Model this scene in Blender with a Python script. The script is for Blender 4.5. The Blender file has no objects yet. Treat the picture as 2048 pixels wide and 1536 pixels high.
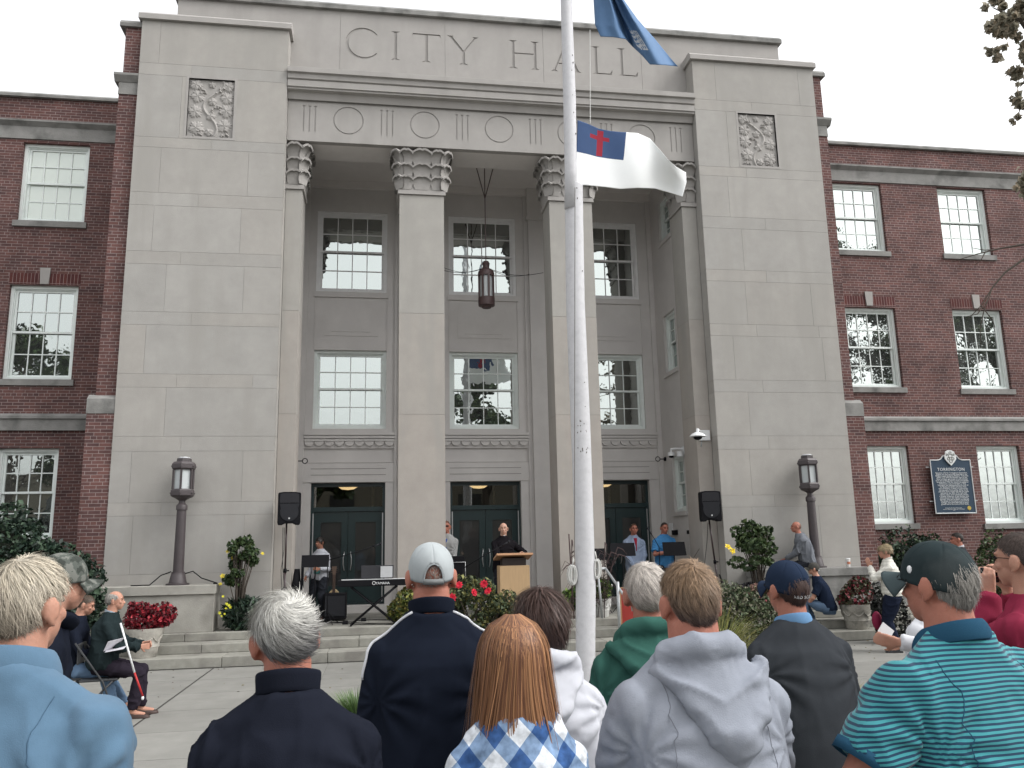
import bpy, math, random
import numpy as np
from mathutils import Vector, Matrix
random.seed(7); np.random.seed(7)
SC = bpy.context.scene
# ------------------------------------------------------------------ camera
FL = 1654.0; CX = 1024.0; CY = 768.0; CH = 1.85
def _n(v): v = np.array(v, float); return v/np.linalg.norm(v)
_Z = _n((-181, -8537, FL)); _X = _n((10490, 98, FL)); _X = _n(_X-_Z*_X.dot(_Z)); _Y = np.cross(_Z, _X)
ROT = np.stack([_X, _Y, _Z])                     # world = ROT @ camera(x right, y down, z forward)
cam = bpy.data.cameras.new('camera'); camo = bpy.data.objects.new('camera', cam)
SC.collection.objects.link(camo); SC.camera = camo
cam.sensor_width = 36; cam.lens = FL/2048*36; cam.clip_start = 0.05; cam.clip_end = 3000
M = Matrix.Identity(4)
for i in range(3):
    M[i][0] = ROT[i][0]; M[i][1] = -ROT[i][1]; M[i][2] = -ROT[i][2]
M[2][3] = CH; camo.matrix_world = M
# ------------------------------------------------------------------ world, sun, exposure
SUN_EL, SUN_AZ = math.radians(45), math.radians(115)
W = bpy.data.worlds.new('World'); SC.world = W; W.use_nodes = True
nt = W.node_tree; nt.nodes.clear()
sky = nt.nodes.new('ShaderNodeTexSky'); sky.sky_type = 'NISHITA'; sky.sun_disc = False
sky.sun_elevation = SUN_EL; sky.sun_rotation = SUN_AZ; sky.air_density = 1.0; sky.dust_density = 6.0; sky.ozone_density = 1.0
hs = nt.nodes.new('ShaderNodeHueSaturation'); hs.inputs['Saturation'].default_value = 0.10
bg = nt.nodes.new('ShaderNodeBackground'); bg.inputs['Strength'].default_value = 0.15
wo = nt.nodes.new('ShaderNodeOutputWorld')
gm = nt.nodes.new('ShaderNodeGamma'); gm.inputs[1].default_value = 0.6; nt.links.new(sky.outputs[0], gm.inputs[0]); nt.links.new(gm.outputs[0], hs.inputs['Color']); nt.links.new(hs.outputs[0], bg.inputs[0]); nt.links.new(bg.outputs[0], wo.inputs[0])
sd = bpy.data.lights.new('sun', 'SUN'); sd.energy = 0.3; sd.angle = math.radians(25); sd.color = (1, 0.97, 0.93)
so = bpy.data.objects.new('sun', sd); SC.collection.objects.link(so)
_d = Vector((math.sin(SUN_AZ)*math.cos(SUN_EL), math.cos(SUN_AZ)*math.cos(SUN_EL), math.sin(SUN_EL)))
so.rotation_euler = _d.to_track_quat('Z', 'Y').to_euler(); so.location = (0, 0, 30)
SC.view_settings.view_transform = 'Standard'; SC.view_settings.look = 'None'; SC.view_settings.exposure = 2.2; SC.view_settings.gamma = 1
SC.cycles.max_bounces = 6; SC.cycles.diffuse_bounces = 5; SC.cycles.glossy_bounces = 3; SC.cycles.transparent_max_bounces = 6
SC.cycles.caustics_reflective = False; SC.cycles.caustics_refractive = False
# ------------------------------------------------------------------ helpers
COL = SC.collection
def at(px, py, Y):
    d = ROT @ np.array([(px-CX)/FL, (py-CY)/FL, 1.0]); t = Y/d[1]
    return np.array([d[0]*t, Y, CH+d[2]*t])
def atz(px, py, z):
    d = ROT @ np.array([(px-CX)/FL, (py-CY)/FL, 1.0]); t = (z-CH)/d[2]
    return np.array([d[0]*t, d[1]*t, z])
def atx(px, py, x):
    d = ROT @ np.array([(px-CX)/FL, (py-CY)/FL, 1.0]); t = x/d[0]
    return np.array([x, d[1]*t, CH+d[2]*t])
def lin(c):
    return tuple(((v/255.0)/12.92 if v/255.0 <= .04045 else ((v/255.0+.055)/1.055)**2.4) for v in c)
def tag(o, label=None, cat=None, group=None, kind=None):
    if label: o['label'] = label
    if cat: o['category'] = cat
    if group: o['group'] = group
    if kind: o['kind'] = kind
    return o
def empty(name, loc=(0, 0, 0), label=None, cat=None, group=None, rz=0):
    o = bpy.data.objects.new(name, None); COL.objects.link(o); o.location = loc; o.rotation_euler = (0, 0, rz)
    o.empty_display_size = .2
    return tag(o, label, cat, group)
WORLDROOT = {}
def link(name, me, parent=None):
    o = bpy.data.objects.new(name, me); COL.objects.link(o)
    if parent is not None:
        o.parent = parent
        if parent.name in WORLDROOT: o.matrix_parent_inverse = WORLDROOT[parent.name]
    return o
def worldroot(o):
    WORLDROOT[o.name] = (Matrix.Translation(o.location) @ o.rotation_euler.to_matrix().to_4x4()).inverted(); return o
def copy_tree(o, parent=None, loc=None, label=None, rz=None):
    c = o.copy(); COL.objects.link(c)
    if parent is not None: c.parent = parent
    if loc is not None: c.location = loc
    if rz is not None: c.rotation_euler = (0, 0, rz)
    if label: c['label'] = label
    for ch in list(o.children): copy_tree(ch, c)
    return c
class MB:
    def __init__(s): s.v = []; s.f = []; s.m = []; s.c = []; s.n = 0; s.mat = 0; s.col = (1, 1, 1)
    def add(s, V, Fs):
        V = np.asarray(V, float).reshape(-1, 3); s.v.append(V)
        for f in Fs: s.f.append(tuple(int(i)+s.n for i in f)); s.m.append(s.mat); s.c.append(s.col)
        s.n += len(V)
    def box(s, x0, x1, y0, y1, z0, z1):
        s.add([(x0, y0, z0), (x1, y0, z0), (x1, y1, z0), (x0, y1, z0), (x0, y0, z1), (x1, y0, z1), (x1, y1, z1), (x0, y1, z1)],
              [(0, 3, 2, 1), (4, 5, 6, 7), (0, 1, 5, 4), (1, 2, 6, 5), (2, 3, 7, 6), (3, 0, 4, 7)])
    def obox(s, c, ax, ay, az):          # oriented box, half-axis vectors
        c, ax, ay, az = [np.array(q, float) for q in (c, ax, ay, az)]
        P = [c+i*ax+j*ay+k*az for k in (-1, 1) for j in (-1, 1) for i in (-1, 1)]
        s.add(P, [(0, 2, 3, 1), (4, 5, 7, 6), (0, 1, 5, 4), (1, 3, 7, 5), (3, 2, 6, 7), (2, 0, 4, 6)])
    def prism(s, poly, a, b, axis='x'):  # poly of (u,v) extruded between a and b on the axis
        n = len(poly)
        def P(t, u, v): return (t, u, v) if axis == 'x' else ((u, t, v) if axis == 'y' else (u, v, t))
        V = [P(a, u, v) for u, v in poly]+[P(b, u, v) for u, v in poly]
        s.add(V, [tuple(range(n))[::-1], tuple(range(n, 2*n))]+[(i, (i+1) % n, n+(i+1) % n, n+i) for i in range(n)])
    def tube(s, pts, r, n=8, cap=True, ell=None, side=None):
        pts = [np.array(p, float) for p in pts]; k = len(pts)
        if np.isscalar(r): r = [r]*k
        V = []; prev = None
        for i, p in enumerate(pts):
            t = _n(pts[min(i+1, k-1)]-pts[max(i-1, 0)]+1e-9)
            if side is not None: a = np.array(side, float)
            elif prev is not None: a = prev
            else: a = np.array((0, 0, 1.)) if abs(t[2]) < .9 else np.array((1., 0, 0))
            a = _n(a-t*a.dot(t)); b = np.cross(t, a); prev = a
            ra = r[i]; rb = ra if ell is None else ell[i]
            for j in range(n):
                th = 2*math.pi*j/n; V.append(p+a*math.cos(th)*ra+b*math.sin(th)*rb)
        Fs = [(i*n+j, i*n+(j+1) % n, (i+1)*n+(j+1) % n, (i+1)*n+j) for i in range(k-1) for j in range(n)]
        if cap: Fs += [tuple(range(n))[::-1], tuple((k-1)*n+j for j in range(n))]
        s.add(V, Fs)
    def lathe(s, prof, c=(0, 0, 0), n=24, ang=0):
        V = []; c = np.array(c, float)
        for r, z in prof:
            for j in range(n):
                th = 2*math.pi*j/n+ang; V.append((c[0]+r*math.cos(th), c[1]+r*math.sin(th), c[2]+z))
        k = len(prof)
        Fs = [(i*n+j, i*n+(j+1) % n, (i+1)*n+(j+1) % n, (i+1)*n+j) for i in range(k-1) for j in range(n)]
        Fs += [tuple(range(n))[::-1], tuple((k-1)*n+j for j in range(n))]
        s.add(V, Fs)
    def grid(s, P):
        P = np.asarray(P); a, b = P.shape[:2]
        s.add(P.reshape(-1, 3), [(i*b+j, i*b+j+1, (i+1)*b+j+1, (i+1)*b+j) for i in range(a-1) for j in range(b-1)])
    def ell(s, c, r, n=12, m=8, rot=None):
        V = []; c = np.array(c, float)
        for i in range(m+1):
            ph = math.pi*i/m
            for j in range(n):
                th = 2*math.pi*j/n
                q = np.array((math.sin(ph)*math.cos(th)*r[0], math.sin(ph)*math.sin(th)*r[1], -math.cos(ph)*r[2]))
                if rot is not None: q = rot @ q
                V.append(c+q)
        s.add(V, [(i*n+j, i*n+(j+1) % n, (i+1)*n+(j+1) % n, (i+1)*n+j) for i in range(m) for j in range(n)])
    def build(s, name, mats, parent=None, smooth=False, bevel=0, auto=False):
        V = np.concatenate(s.v) if s.v else np.zeros((0, 3))
        me = bpy.data.meshes.new(name); me.from_pydata(V.tolist(), [], s.f)
        if not isinstance(mats, (list, tuple)): mats = [mats]
        for m in mats: me.materials.append(m)
        if len(mats) > 1: me.polygons.foreach_set('material_index', s.m)
        if any(c != (1, 1, 1) for c in s.c):
            at_ = me.color_attributes.new('Col', 'FLOAT_COLOR', 'CORNER')
            lt = np.empty(len(me.polygons), int); me.polygons.foreach_get('loop_total', lt)
            cc = np.repeat(np.array([c+(1,) for c in s.c], float), lt, axis=0)
            at_.data.foreach_set('color', cc.ravel())
        if smooth: me.polygons.foreach_set('use_smooth', [True]*len(me.polygons))
        me.validate(); me.update()
        if auto: me.set_sharp_from_angle(angle=math.radians(38))
        o = link(name, me, parent)
        if bevel:
            b = o.modifiers.new('bevel', 'BEVEL'); b.width = bevel; b.segments = 2; b.limit_method = 'ANGLE'; b.angle_limit = math.radians(40)
        return o
def fast_mesh(name, V, F, mats, parent=None, smooth=True, C=None):   # numpy arrays, F all quads or tris
    me = bpy.data.meshes.new(name); k = F.shape[1]
    me.vertices.add(len(V)); me.vertices.foreach_set('co', np.asarray(V, np.float32).ravel())
    me.loops.add(F.size); me.loops.foreach_set('vertex_index', F.ravel().astype(np.int32))
    me.polygons.add(len(F)); me.polygons.foreach_set('loop_start', np.arange(0, F.size, k, dtype=np.int32))
    if smooth: me.polygons.foreach_set('use_smooth', np.ones(len(F), bool))
    if not isinstance(mats, (list, tuple)): mats = [mats]
    for m in mats: me.materials.append(m)
    if C is not None:   # per face colour
        a = me.color_attributes.new('Col', 'FLOAT_COLOR', 'CORNER')
        cc = np.ones((len(F)*k, 4), np.float32); cc[:, :3] = np.repeat(C, k, axis=0); a.data.foreach_set('color', cc.ravel())
    me.update(calc_edges=True); me.validate()
    return link(name, me, parent)
# value noise, vectorised
_perm = np.random.RandomState(3).rand(64, 64, 64)
def vnoise(P):
    P = np.asarray(P, float); i = np.floor(P).astype(int); f = P-i; f = f*f*(3-2*f); i %= 64; j = (i+1) % 64
    def g(a, b, c): return _perm[a, b, c]
    x0, y0, z0 = i[..., 0], i[..., 1], i[..., 2]; x1, y1, z1 = j[..., 0], j[..., 1], j[..., 2]
    fx, fy, fz = f[..., 0], f[..., 1], f[..., 2]
    a = g(x0, y0, z0)*(1-fx)+g(x1, y0, z0)*fx; b = g(x0, y1, z0)*(1-fx)+g(x1, y1, z0)*fx
    c = g(x0, y0, z1)*(1-fx)+g(x1, y0, z1)*fx; d = g(x0, y1, z1)*(1-fx)+g(x1, y1, z1)*fx
    return (a*(1-fy)+b*fy)*(1-fz)+(c*(1-fy)+d*fy)*fz
def fbm(P, o=3):
    s = 0; a = .5; t = 0
    for k in range(o): s = s+a*vnoise(np.asarray(P)*2**k+k*7.3); t += a; a *= .5
    return s/t
# ------------------------------------------------------------------ materials
def newmat(name):
    m = bpy.data.materials.new(name); m.use_nodes = True; t = m.node_tree
    return m, t, t.nodes['Principled BSDF']
def mat(name, col, rough=.7, var=.12, scale=6, bump=0, bscale=80, metal=0, spec=.3, vcol=False, stretch=(1, 1, 1), sheen=0, trans=0, bdist=.01, dark=None, dscale=1.5, dstretch=None):
    m, t, p = newmat(name); N = t.nodes; L = t.links
    tc = N.new('ShaderNodeTexCoord'); mp = N.new('ShaderNodeMapping'); mp.inputs['Scale'].default_value = stretch
    L.new(tc.outputs['Object'], mp.inputs[0])
    col = tuple(col)
    nz = N.new('ShaderNodeTexNoise'); nz.inputs['Scale'].default_value = scale; nz.inputs['Detail'].default_value = 5; nz.inputs['Roughness'].default_value = .65
    L.new(mp.outputs[0], nz.inputs['Vector'])
    mr = N.new('ShaderNodeMapRange'); mr.inputs[1].default_value = .25; mr.inputs[2].default_value = .75
    mr.inputs[3].default_value = 1-var; mr.inputs[4].default_value = 1+var; L.new(nz.outputs[0], mr.inputs[0])
    mx = N.new('ShaderNodeVectorMath'); mx.operation = 'SCALE'; L.new(mr.outputs[0], mx.inputs['Scale'])
    src = None
    if vcol:
        vc = N.new('ShaderNodeVertexColor'); vc.layer_name = 'Col'
        mu = N.new('ShaderNodeVectorMath'); mu.operation = 'MULTIPLY'; mu.inputs[1].default_value = col; L.new(vc.outputs[0], mu.inputs[0]); L.new(mu.outputs[0], mx.inputs[0])
    else: mx.inputs[0].default_value = col
    out = mx.outputs[0]
    if dark is not None:
        n2 = N.new('ShaderNodeTexNoise'); n2.inputs['Scale'].default_value = dscale; n2.inputs['Detail'].default_value = 6
        m2_ = N.new('ShaderNodeMapping'); m2_.inputs['Scale'].default_value = dstretch or (1, 1, 1); L.new(tc.outputs['Object'], m2_.inputs[0]); L.new(m2_.outputs[0], n2.inputs['Vector'])
        r2 = N.new('ShaderNodeMapRange'); r2.inputs[1].default_value = .5; r2.inputs[2].default_value = .72; L.new(n2.outputs[0], r2.inputs[0])
        mm = N.new('ShaderNodeMix'); mm.data_type = 'RGBA'; L.new(r2.outputs[0], mm.inputs[0]); L.new(out, mm.inputs[6]); mm.inputs[7].default_value = tuple(dark)+(1,)
        out = mm.outputs[2]
    L.new(out, p.inputs['Base Color'])
    p.inputs['Roughness'].default_value = rough; p.inputs['Metallic'].default_value = metal; p.inputs['Specular IOR Level'].default_value = spec
    if sheen: p.inputs['Sheen Weight'].default_value = sheen; p.inputs['Sheen Roughness'].default_value = .6
    if trans: p.inputs['Subsurface Weight'].default_value = trans; p.inputs['Subsurface Radius'].default_value = (.02, .008, .005); p.inputs['Subsurface Scale'].default_value = .5
    if bump:
        n3 = N.new('ShaderNodeTexNoise'); n3.inputs['Scale'].default_value = bscale; n3.inputs['Detail'].default_value = 4; L.new(mp.outputs[0], n3.inputs['Vector'])
        b = N.new('ShaderNodeBump'); b.inputs['Strength'].default_value = bump; b.inputs['Distance'].default_value = bdist
        L.new(n3.outputs[0], b.inputs['Height']); L.new(b.outputs[0], p.inputs['Normal'])
    return m
def brickmat(name, c1, c2, mortar, w=.215, h=.0652, soldier=False):
    m, t, p = newmat(name); N = t.nodes; L = t.links
    tc = N.new('ShaderNodeTexCoord'); sp = N.new('ShaderNodeSeparateXYZ'); L.new(tc.outputs['Object'], sp.inputs[0])
    ad = N.new('ShaderNodeMath'); ad.operation = 'ADD'; L.new(sp.outputs[0], ad.inputs[0]); L.new(sp.outputs[1], ad.inputs[1])
    cb = N.new('ShaderNodeCombineXYZ'); L.new(ad.outputs[0], cb.inputs[0]); L.new(sp.outputs[2], cb.inputs[1])
    br = N.new('ShaderNodeTexBrick'); br.inputs['Scale'].default_value = 1; br.inputs['Brick Width'].default_value = w; br.inputs['Row Height'].default_value = h
    br.inputs['Mortar Size'].default_value = .0055; br.inputs['Mortar Smooth'].default_value = .3; br.offset = .5; br.squash = .5 if not soldier else 1; br.squash_frequency = 6
    if soldier: br.offset = 0
    br.inputs['Color1'].default_value = c1+(1,); br.inputs['Color2'].default_value = c2+(1,); br.inputs['Mortar'].default_value = mortar+(1,)
    br.inputs['Bias'].default_value = -.1
    L.new(cb.outputs[0], br.inputs['Vector'])
    nz = N.new('ShaderNodeTexNoise'); nz.inputs['Scale'].default_value = 1.3; nz.inputs['Detail'].default_value = 8; nz.inputs['Roughness'].default_value = .7; L.new(tc.outputs['Object'], nz.inputs['Vector'])
    mr = N.new('ShaderNodeMapRange'); mr.inputs[1].default_value = .3; mr.inputs[2].default_value = .7; mr.inputs[3].default_value = .66; mr.inputs[4].default_value = 1.35; L.new(nz.outputs[0], mr.inputs[0])
    mx = N.new('ShaderNodeVectorMath'); mx.operation = 'SCALE'; L.new(br.outputs['Color'], mx.inputs[0]); L.new(mr.outputs[0], mx.inputs['Scale'])
    L.new(mx.outputs[0], p.inputs['Base Color']); p.inputs['Roughness'].default_value = .85; p.inputs['Specular IOR Level'].default_value = .2
    b = N.new('ShaderNodeBump'); b.invert = True; b.inputs['Strength'].default_value = .6; b.inputs['Distance'].default_value = .006; L.new(br.outputs['Fac'], b.inputs['Height']); L.new(b.outputs[0], p.inputs['Normal'])
    return m
def glassmat(name, dark, refl=.5, rough=.01, wav=.0):
    m, t, p = newmat(name); N = t.nodes; L = t.links
    p.inputs['Base Color'].default_value = dark+(1,); p.inputs['Roughness'].default_value = .6
    g = N.new('ShaderNodeBsdfGlossy'); g.inputs['Roughness'].default_value = rough; g.inputs['Color'].default_value = (.86, .93, .9, 1)
    mx = N.new('ShaderNodeMixShader'); mx.inputs[0].default_value = refl
    if wav:
        tc = N.new('ShaderNodeTexCoord'); nz = N.new('ShaderNodeTexNoise'); nz.inputs['Scale'].default_value = 3.5; nz.inputs['Detail'].default_value = 2; L.new(tc.outputs['Object'], nz.inputs['Vector'])
        b = N.new('ShaderNodeBump'); b.inputs['Strength'].default_value = wav; b.inputs['Distance'].default_value = .02; L.new(nz.outputs[0], b.inputs['Height']); L.new(b.outputs[0], g.inputs['Normal'])
    L.new(p.outputs[0], mx.inputs[1]); L.new(g.outputs[0], mx.inputs[2]); L.new(mx.outputs[0], N['Material Output'].inputs[0])
    return m
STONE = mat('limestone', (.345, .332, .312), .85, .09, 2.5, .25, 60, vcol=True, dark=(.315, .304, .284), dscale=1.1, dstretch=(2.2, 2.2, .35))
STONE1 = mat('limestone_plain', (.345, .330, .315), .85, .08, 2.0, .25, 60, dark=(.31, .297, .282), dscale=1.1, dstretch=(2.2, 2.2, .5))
STONE_R = mat('limestone_brightened', (.57, .55, .535), .85, .07, 2.0, .2, 60, dark=(.53, .51, .50), dscale=.9)  # same limestone, made paler so its colour carries extra light in the recess
STONE_D = mat('weathered_limestone', (.235, .232, .222), .9, .2, 3.0, .4, 40, dark=(.11, .11, .105), dscale=2.2)
MORTAR = mat('mortar', (.25, .242, .228), .95, .1)
BRICK = brickmat('red_brick', (.135, .067, .060), (.080, .047, .047), (.26, .21, .20))
SOLD = brickmat('soldier_brick', (.105, .036, .032), (.07, .027, .028), (.27, .19, .18), .072, .26, True)
WHITEP = mat('white_window_paint', (.74, .79, .77), .5, .06, 8)
GREYP = mat('grey_window_paint', (.74, .74, .74), .5, .06, 8)
GLASS = glassmat('window_glass', (.02, .022, .022), .52, wav=.1)
GLASSD = glassmat('door_glass', (.010, .010, .010), .07, wav=.1)
GLASS2 = glassmat('pale_glass', (.50, .54, .48), .25)  # window glass over a pale green-white base
DOORG = mat('dark_green_door_paint', (.012, .030, .032), .35, .1, spec=.5)
STEEL = mat('brushed_steel', (.55, .56, .57), .35, .05, metal=.7)
GALV = mat('galvanised_steel', (.42, .44, .45), .5, .15, 30, metal=.4)
BRONZE = mat('bronze_paint', (.055, .045, .048), .5, .15, 10, spec=.5)
MAROON = mat('maroon_lantern_metal', (.075, .045, .045), .5, .12, 10, spec=.5)
MILK = mat('frosted_glass', (.50, .53, .54), .3, .04)
BLACK = mat('black_plastic', (.008, .008, .010), .75, .1, spec=.12)
GRILLE = mat('speaker_grille', (.022, .023, .027), .7, .1, 40, .3, 300, spec=.15)
WHITEPL = mat('white_plastic', (.72, .73, .74), .4, .03)
MAPLE = mat('maple_wood', (.44, .30, .17), .5, .10, 5, stretch=(8, 8, .6))
MAPLED = mat('oiled_maple_wood', (.40, .22, .12), .45, .12, 5, stretch=(.8, 8, 8))
CONC = mat('plaza_concrete', (.225, .222, .208), .9, .14, 3, .3, 90, vcol=True, dark=(.20, .197, .182), dscale=.9)
STEPST = mat('step_granite', (.27, .265, .24), .9, .16, 8, .4, 60, vcol=True, dark=(.19, .18, .165), dscale=2.6)
# ================================================================== CITY HALL
FP, FF, FA, FC, BW, WG, PR = 16.2, 16.4, 16.6, 16.5, 19.25, 18.3, 16.3
XL0, XL1, XR0, XR1 = -4.92, -2.0, 6.9, 9.84
SL, SR = -1.85, 6.75
TZ = .456
hall = empty('city_hall', (2.42, 18, 0), 'stone and red brick civic building with pillared portico and carved CITY HALL lettering', 'building')
bpy.context.view_layer.update(); worldroot(hall)
def cutwall(lo, hi, z0, z1, ops):    # rectangles of a wall minus openings (u0,u1,z0,z1)
    us = sorted({lo, hi, *[o[0] for o in ops], *[o[1] for o in ops]}); R = []
    for a, b in zip(us[:-1], us[1:]):
        if b-a < 1e-6: continue
        zs = sorted([(o[2], o[3]) for o in ops if o[0] <= a+1e-6 and o[1] >= b-1e-6]); z = z0
        for c, d in zs:
            if c > z: R.append((a, b, z, c))
            z = d
        if z < z1: R.append((a, b, z, z1))
    return R
def wallboxes(mb, lo, hi, z0, z1, d0, d1, ops, axis='y'):
    for a, b, c, d in cutwall(lo, hi, z0, z1, ops):
        if axis == 'y': mb.box(a, b, d0, d1, c, d)
        else: mb.box(d0, d1, a, b, c, d)
def rnd_tone(s=.06): 
    k = 1+random.uniform(-s, s); w = random.uniform(-.012, .012); return (k*(1+w), k, k*(1-w))
def ashlar(mb, x0, x1, zs, Y, seed=1, tone=.035, holes=(), g=.0022, wmin=1.3, wmax=2.6, face='y'):
    rs = random.Random(seed)
    for i, (c, d) in enumerate(zip(zs[:-1], zs[1:])):
        x = x0; first = True; off = rs.uniform(.35, .9) if i % 2 else rs.uniform(.9, 1.5)
        cuts = [x0]
        while x < x1:
            w = off if first else rs.uniform(wmin, wmax); first = False
            x = x+w
            if x1-x < .35: x = x1
            cuts.append(min(x, x1))
        for a, b in zip(cuts[:-1], cuts[1:]):
            k = 1+rs.uniform(-tone, tone); w = rs.uniform(-.01, .01); mb.col = (k*(1+w), k, k*(1-w))
            segs = [(a, b, c, d)]
            for h in holes:
                ns = []
                for s in segs:
                    if h[0] >= s[1] or h[1] <= s[0] or h[2] >= s[3] or h[3] <= s[2]: ns.append(s); continue
                    ns += [(p, q, r, t) for p, q, r, t in cutwall(s[0], s[1], s[2], s[3], [(max(h[0], s[0]), min(h[1], s[1]), max(h[2], s[2]), min(h[3], s[3]))])]
                segs = ns
            for p, q, r, t in segs:
                gp = g if p == a else 0; gq = g if q == b else 0; gr = g if r == c else 0; gt = g if t == d else 0
                if face == 'y': mb.box(p+gp, q-gq, Y, Y+.007, r+gr, t-gt)
                elif face == '-x': mb.box(Y, Y+.007, p+gp, q-gq, r+gr, t-gt)
                elif face == '+x': mb.box(Y-.007, Y, p+gp, q-gq, r+gr, t-gt)
    mb.col = (1, 1, 1)
# course heights read off the front: tall and short courses in turn
zc = [.3, 1.45, 2.50, 2.74, 3.69, 3.97, 4.90, 5.16, 6.12, 6.38, 7.34, 7.60, 8.55, 8.82, 9.78, 10.0, 11.36, 11.62, 12.58]
RELL = (-3.94, -3.04, 10.06, 11.34); RELR = (7.91, 8.80, 10.07, 11.34)
def heightfield_relief(x0, x1, z0, z1, Y, mirror):
    nx, nz = 130, 180
    u, v = np.meshgrid(np.linspace(0, 1, nx), np.linspace(0, 1, nz))
    if mirror: u = 1-u
    asp = (z1-z0)/(x1-x0); X = u; Zz = v*asp; H = np.zeros_like(u)
    # winding vine
    ts = np.linspace(0, 1, 160); vx = .52+.26*np.sin(ts*2*math.pi*1.25+.6)*(.4+.6*ts); vz = ts*asp
    D = np.full_like(u, 9.)
    for a, b in zip(vx, vz): D = np.minimum(D, (X-a)**2+(Zz-b)**2)
    D = np.sqrt(D); H = np.maximum(H, .024*np.clip(1-(D/.035)**2, 0, 1)+.006*(np.cos(D*180) > 0)*(D < .04))
    rs = np.random.RandomState(5)
    def leaf(cx, cz, r, rot, h=.036):
        nonlocal H
        dx, dz = X-cx, Zz-cz; rr = np.hypot(dx, dz); th = np.arctan2(dz, dx)+rot
        lob = r*(.68+.22*np.abs(np.cos(2.5*th))+.08*np.cos(15*th)); k = np.clip(1-rr/lob, 0, 1)
        hh = h*np.minimum(1, k*5)*(.65+.35*np.cos(rr/r*2.4))*(.85+.15*np.cos(5*th)); H = np.maximum(H, hh)
    for cx, cz, r, rot in [(.2, .22, .2, .3), (.8, .3, .2, 1), (.16, .62, .19, 2), (.84, .66, .2, 3), (.5, .52, .13, 1.2), (.2, 1.0, .19, .6), (.84, .98, .18, 1.9), (.48, .12, .12, .5), (.15, 1.28, .17, 2.6), (.86, 1.28, .17, .1), (.52, .88, .12, 2.2), (.5, 1.3, .1, 1)]:
        leaf(cx, cz, r, rot)
    for cx, cz, n in [(.3, 1.14, 14), (.62, .68, 9), (.22, .08, 12), (.83, .1, 10), (.68, 1.16, 8)]:
        for q in range(n):
            a, b = cx+rs.uniform(-.09, .09), cz+rs.uniform(-.1, .1); d = ((X-a)**2+(Zz-b)**2)/.026**2
            H = np.maximum(H, .044*np.sqrt(np.clip(1-d, 0, 1)))
    H += .003*fbm(np.stack([X*14, Zz*14, 0*X], -1))
    e = np.minimum.reduce([u, 1-u, v, 1-v]); H = H*np.clip(e/.012, 0, 1)
    P = np.stack([x0+np.linspace(0, 1, nx)[None, :]*(x1-x0)+0*u, Y-H, z0+v*(z1-z0)], -1)
    return P
for nm, x0, x1, rel, sd_, mir, dirn in (('left', XL0, XL1, RELL, 11, False, '+x'), ('right', XR0, XR1, RELR, 23, True, '-x')):
    mb = MB(); mb.mat = 1; hole = rel
    wallboxes(mb, x0+.002, x1-.002, 0, 12.575, FP+.006, FP+.10, [hole])
    mb.box(x0+.002, x1-.002, FP+.10, 17.3, 0, 12.575)
    mb.mat = 0; ashlar(mb, x0, x1, zc, FP, seed=sd_, holes=[hole])
    if dirn == '+x': ashlar(mb, FP+.01, FA+.6, zc, x1+.004, seed=sd_+1, face='+x', wmin=2, wmax=3)
    else: ashlar(mb, FP+.01, FA+.6, zc, x0-.004, seed=sd_+1, face='-x', wmin=2, wmax=3)
    mb.mat = 2
    # coping
    mb.prism([(FP-.07, 12.58), (FP-.07, 12.69), (FP+.02, 12.77), (17.3, 12.77), (17.3, 12.58)], x0-.06, x1+.06)
    # raised frame round the relief
    r = rel
    for a, b, c, d in ((r[0]-.05, r[1]+.05, r[2]-.05, r[2]), (r[0]-.05, r[1]+.05, r[3], r[3]+.05), (r[0]-.05, r[0], r[2], r[3]), (r[1], r[1]+.05, r[2], r[3])):
        mb.box(a, b, FP-.004, FP+.05, c, d)
    py_ = mb.build('stone_pylon', [STONE, MORTAR, STONE1], hall)
    g = MB(); g.grid(heightfield_relief(r[0], r[1], r[2], r[3], FP+.05, mir)[::-1]); g.build('carved_vine_relief', STONE1, py_, smooth=True)
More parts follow.
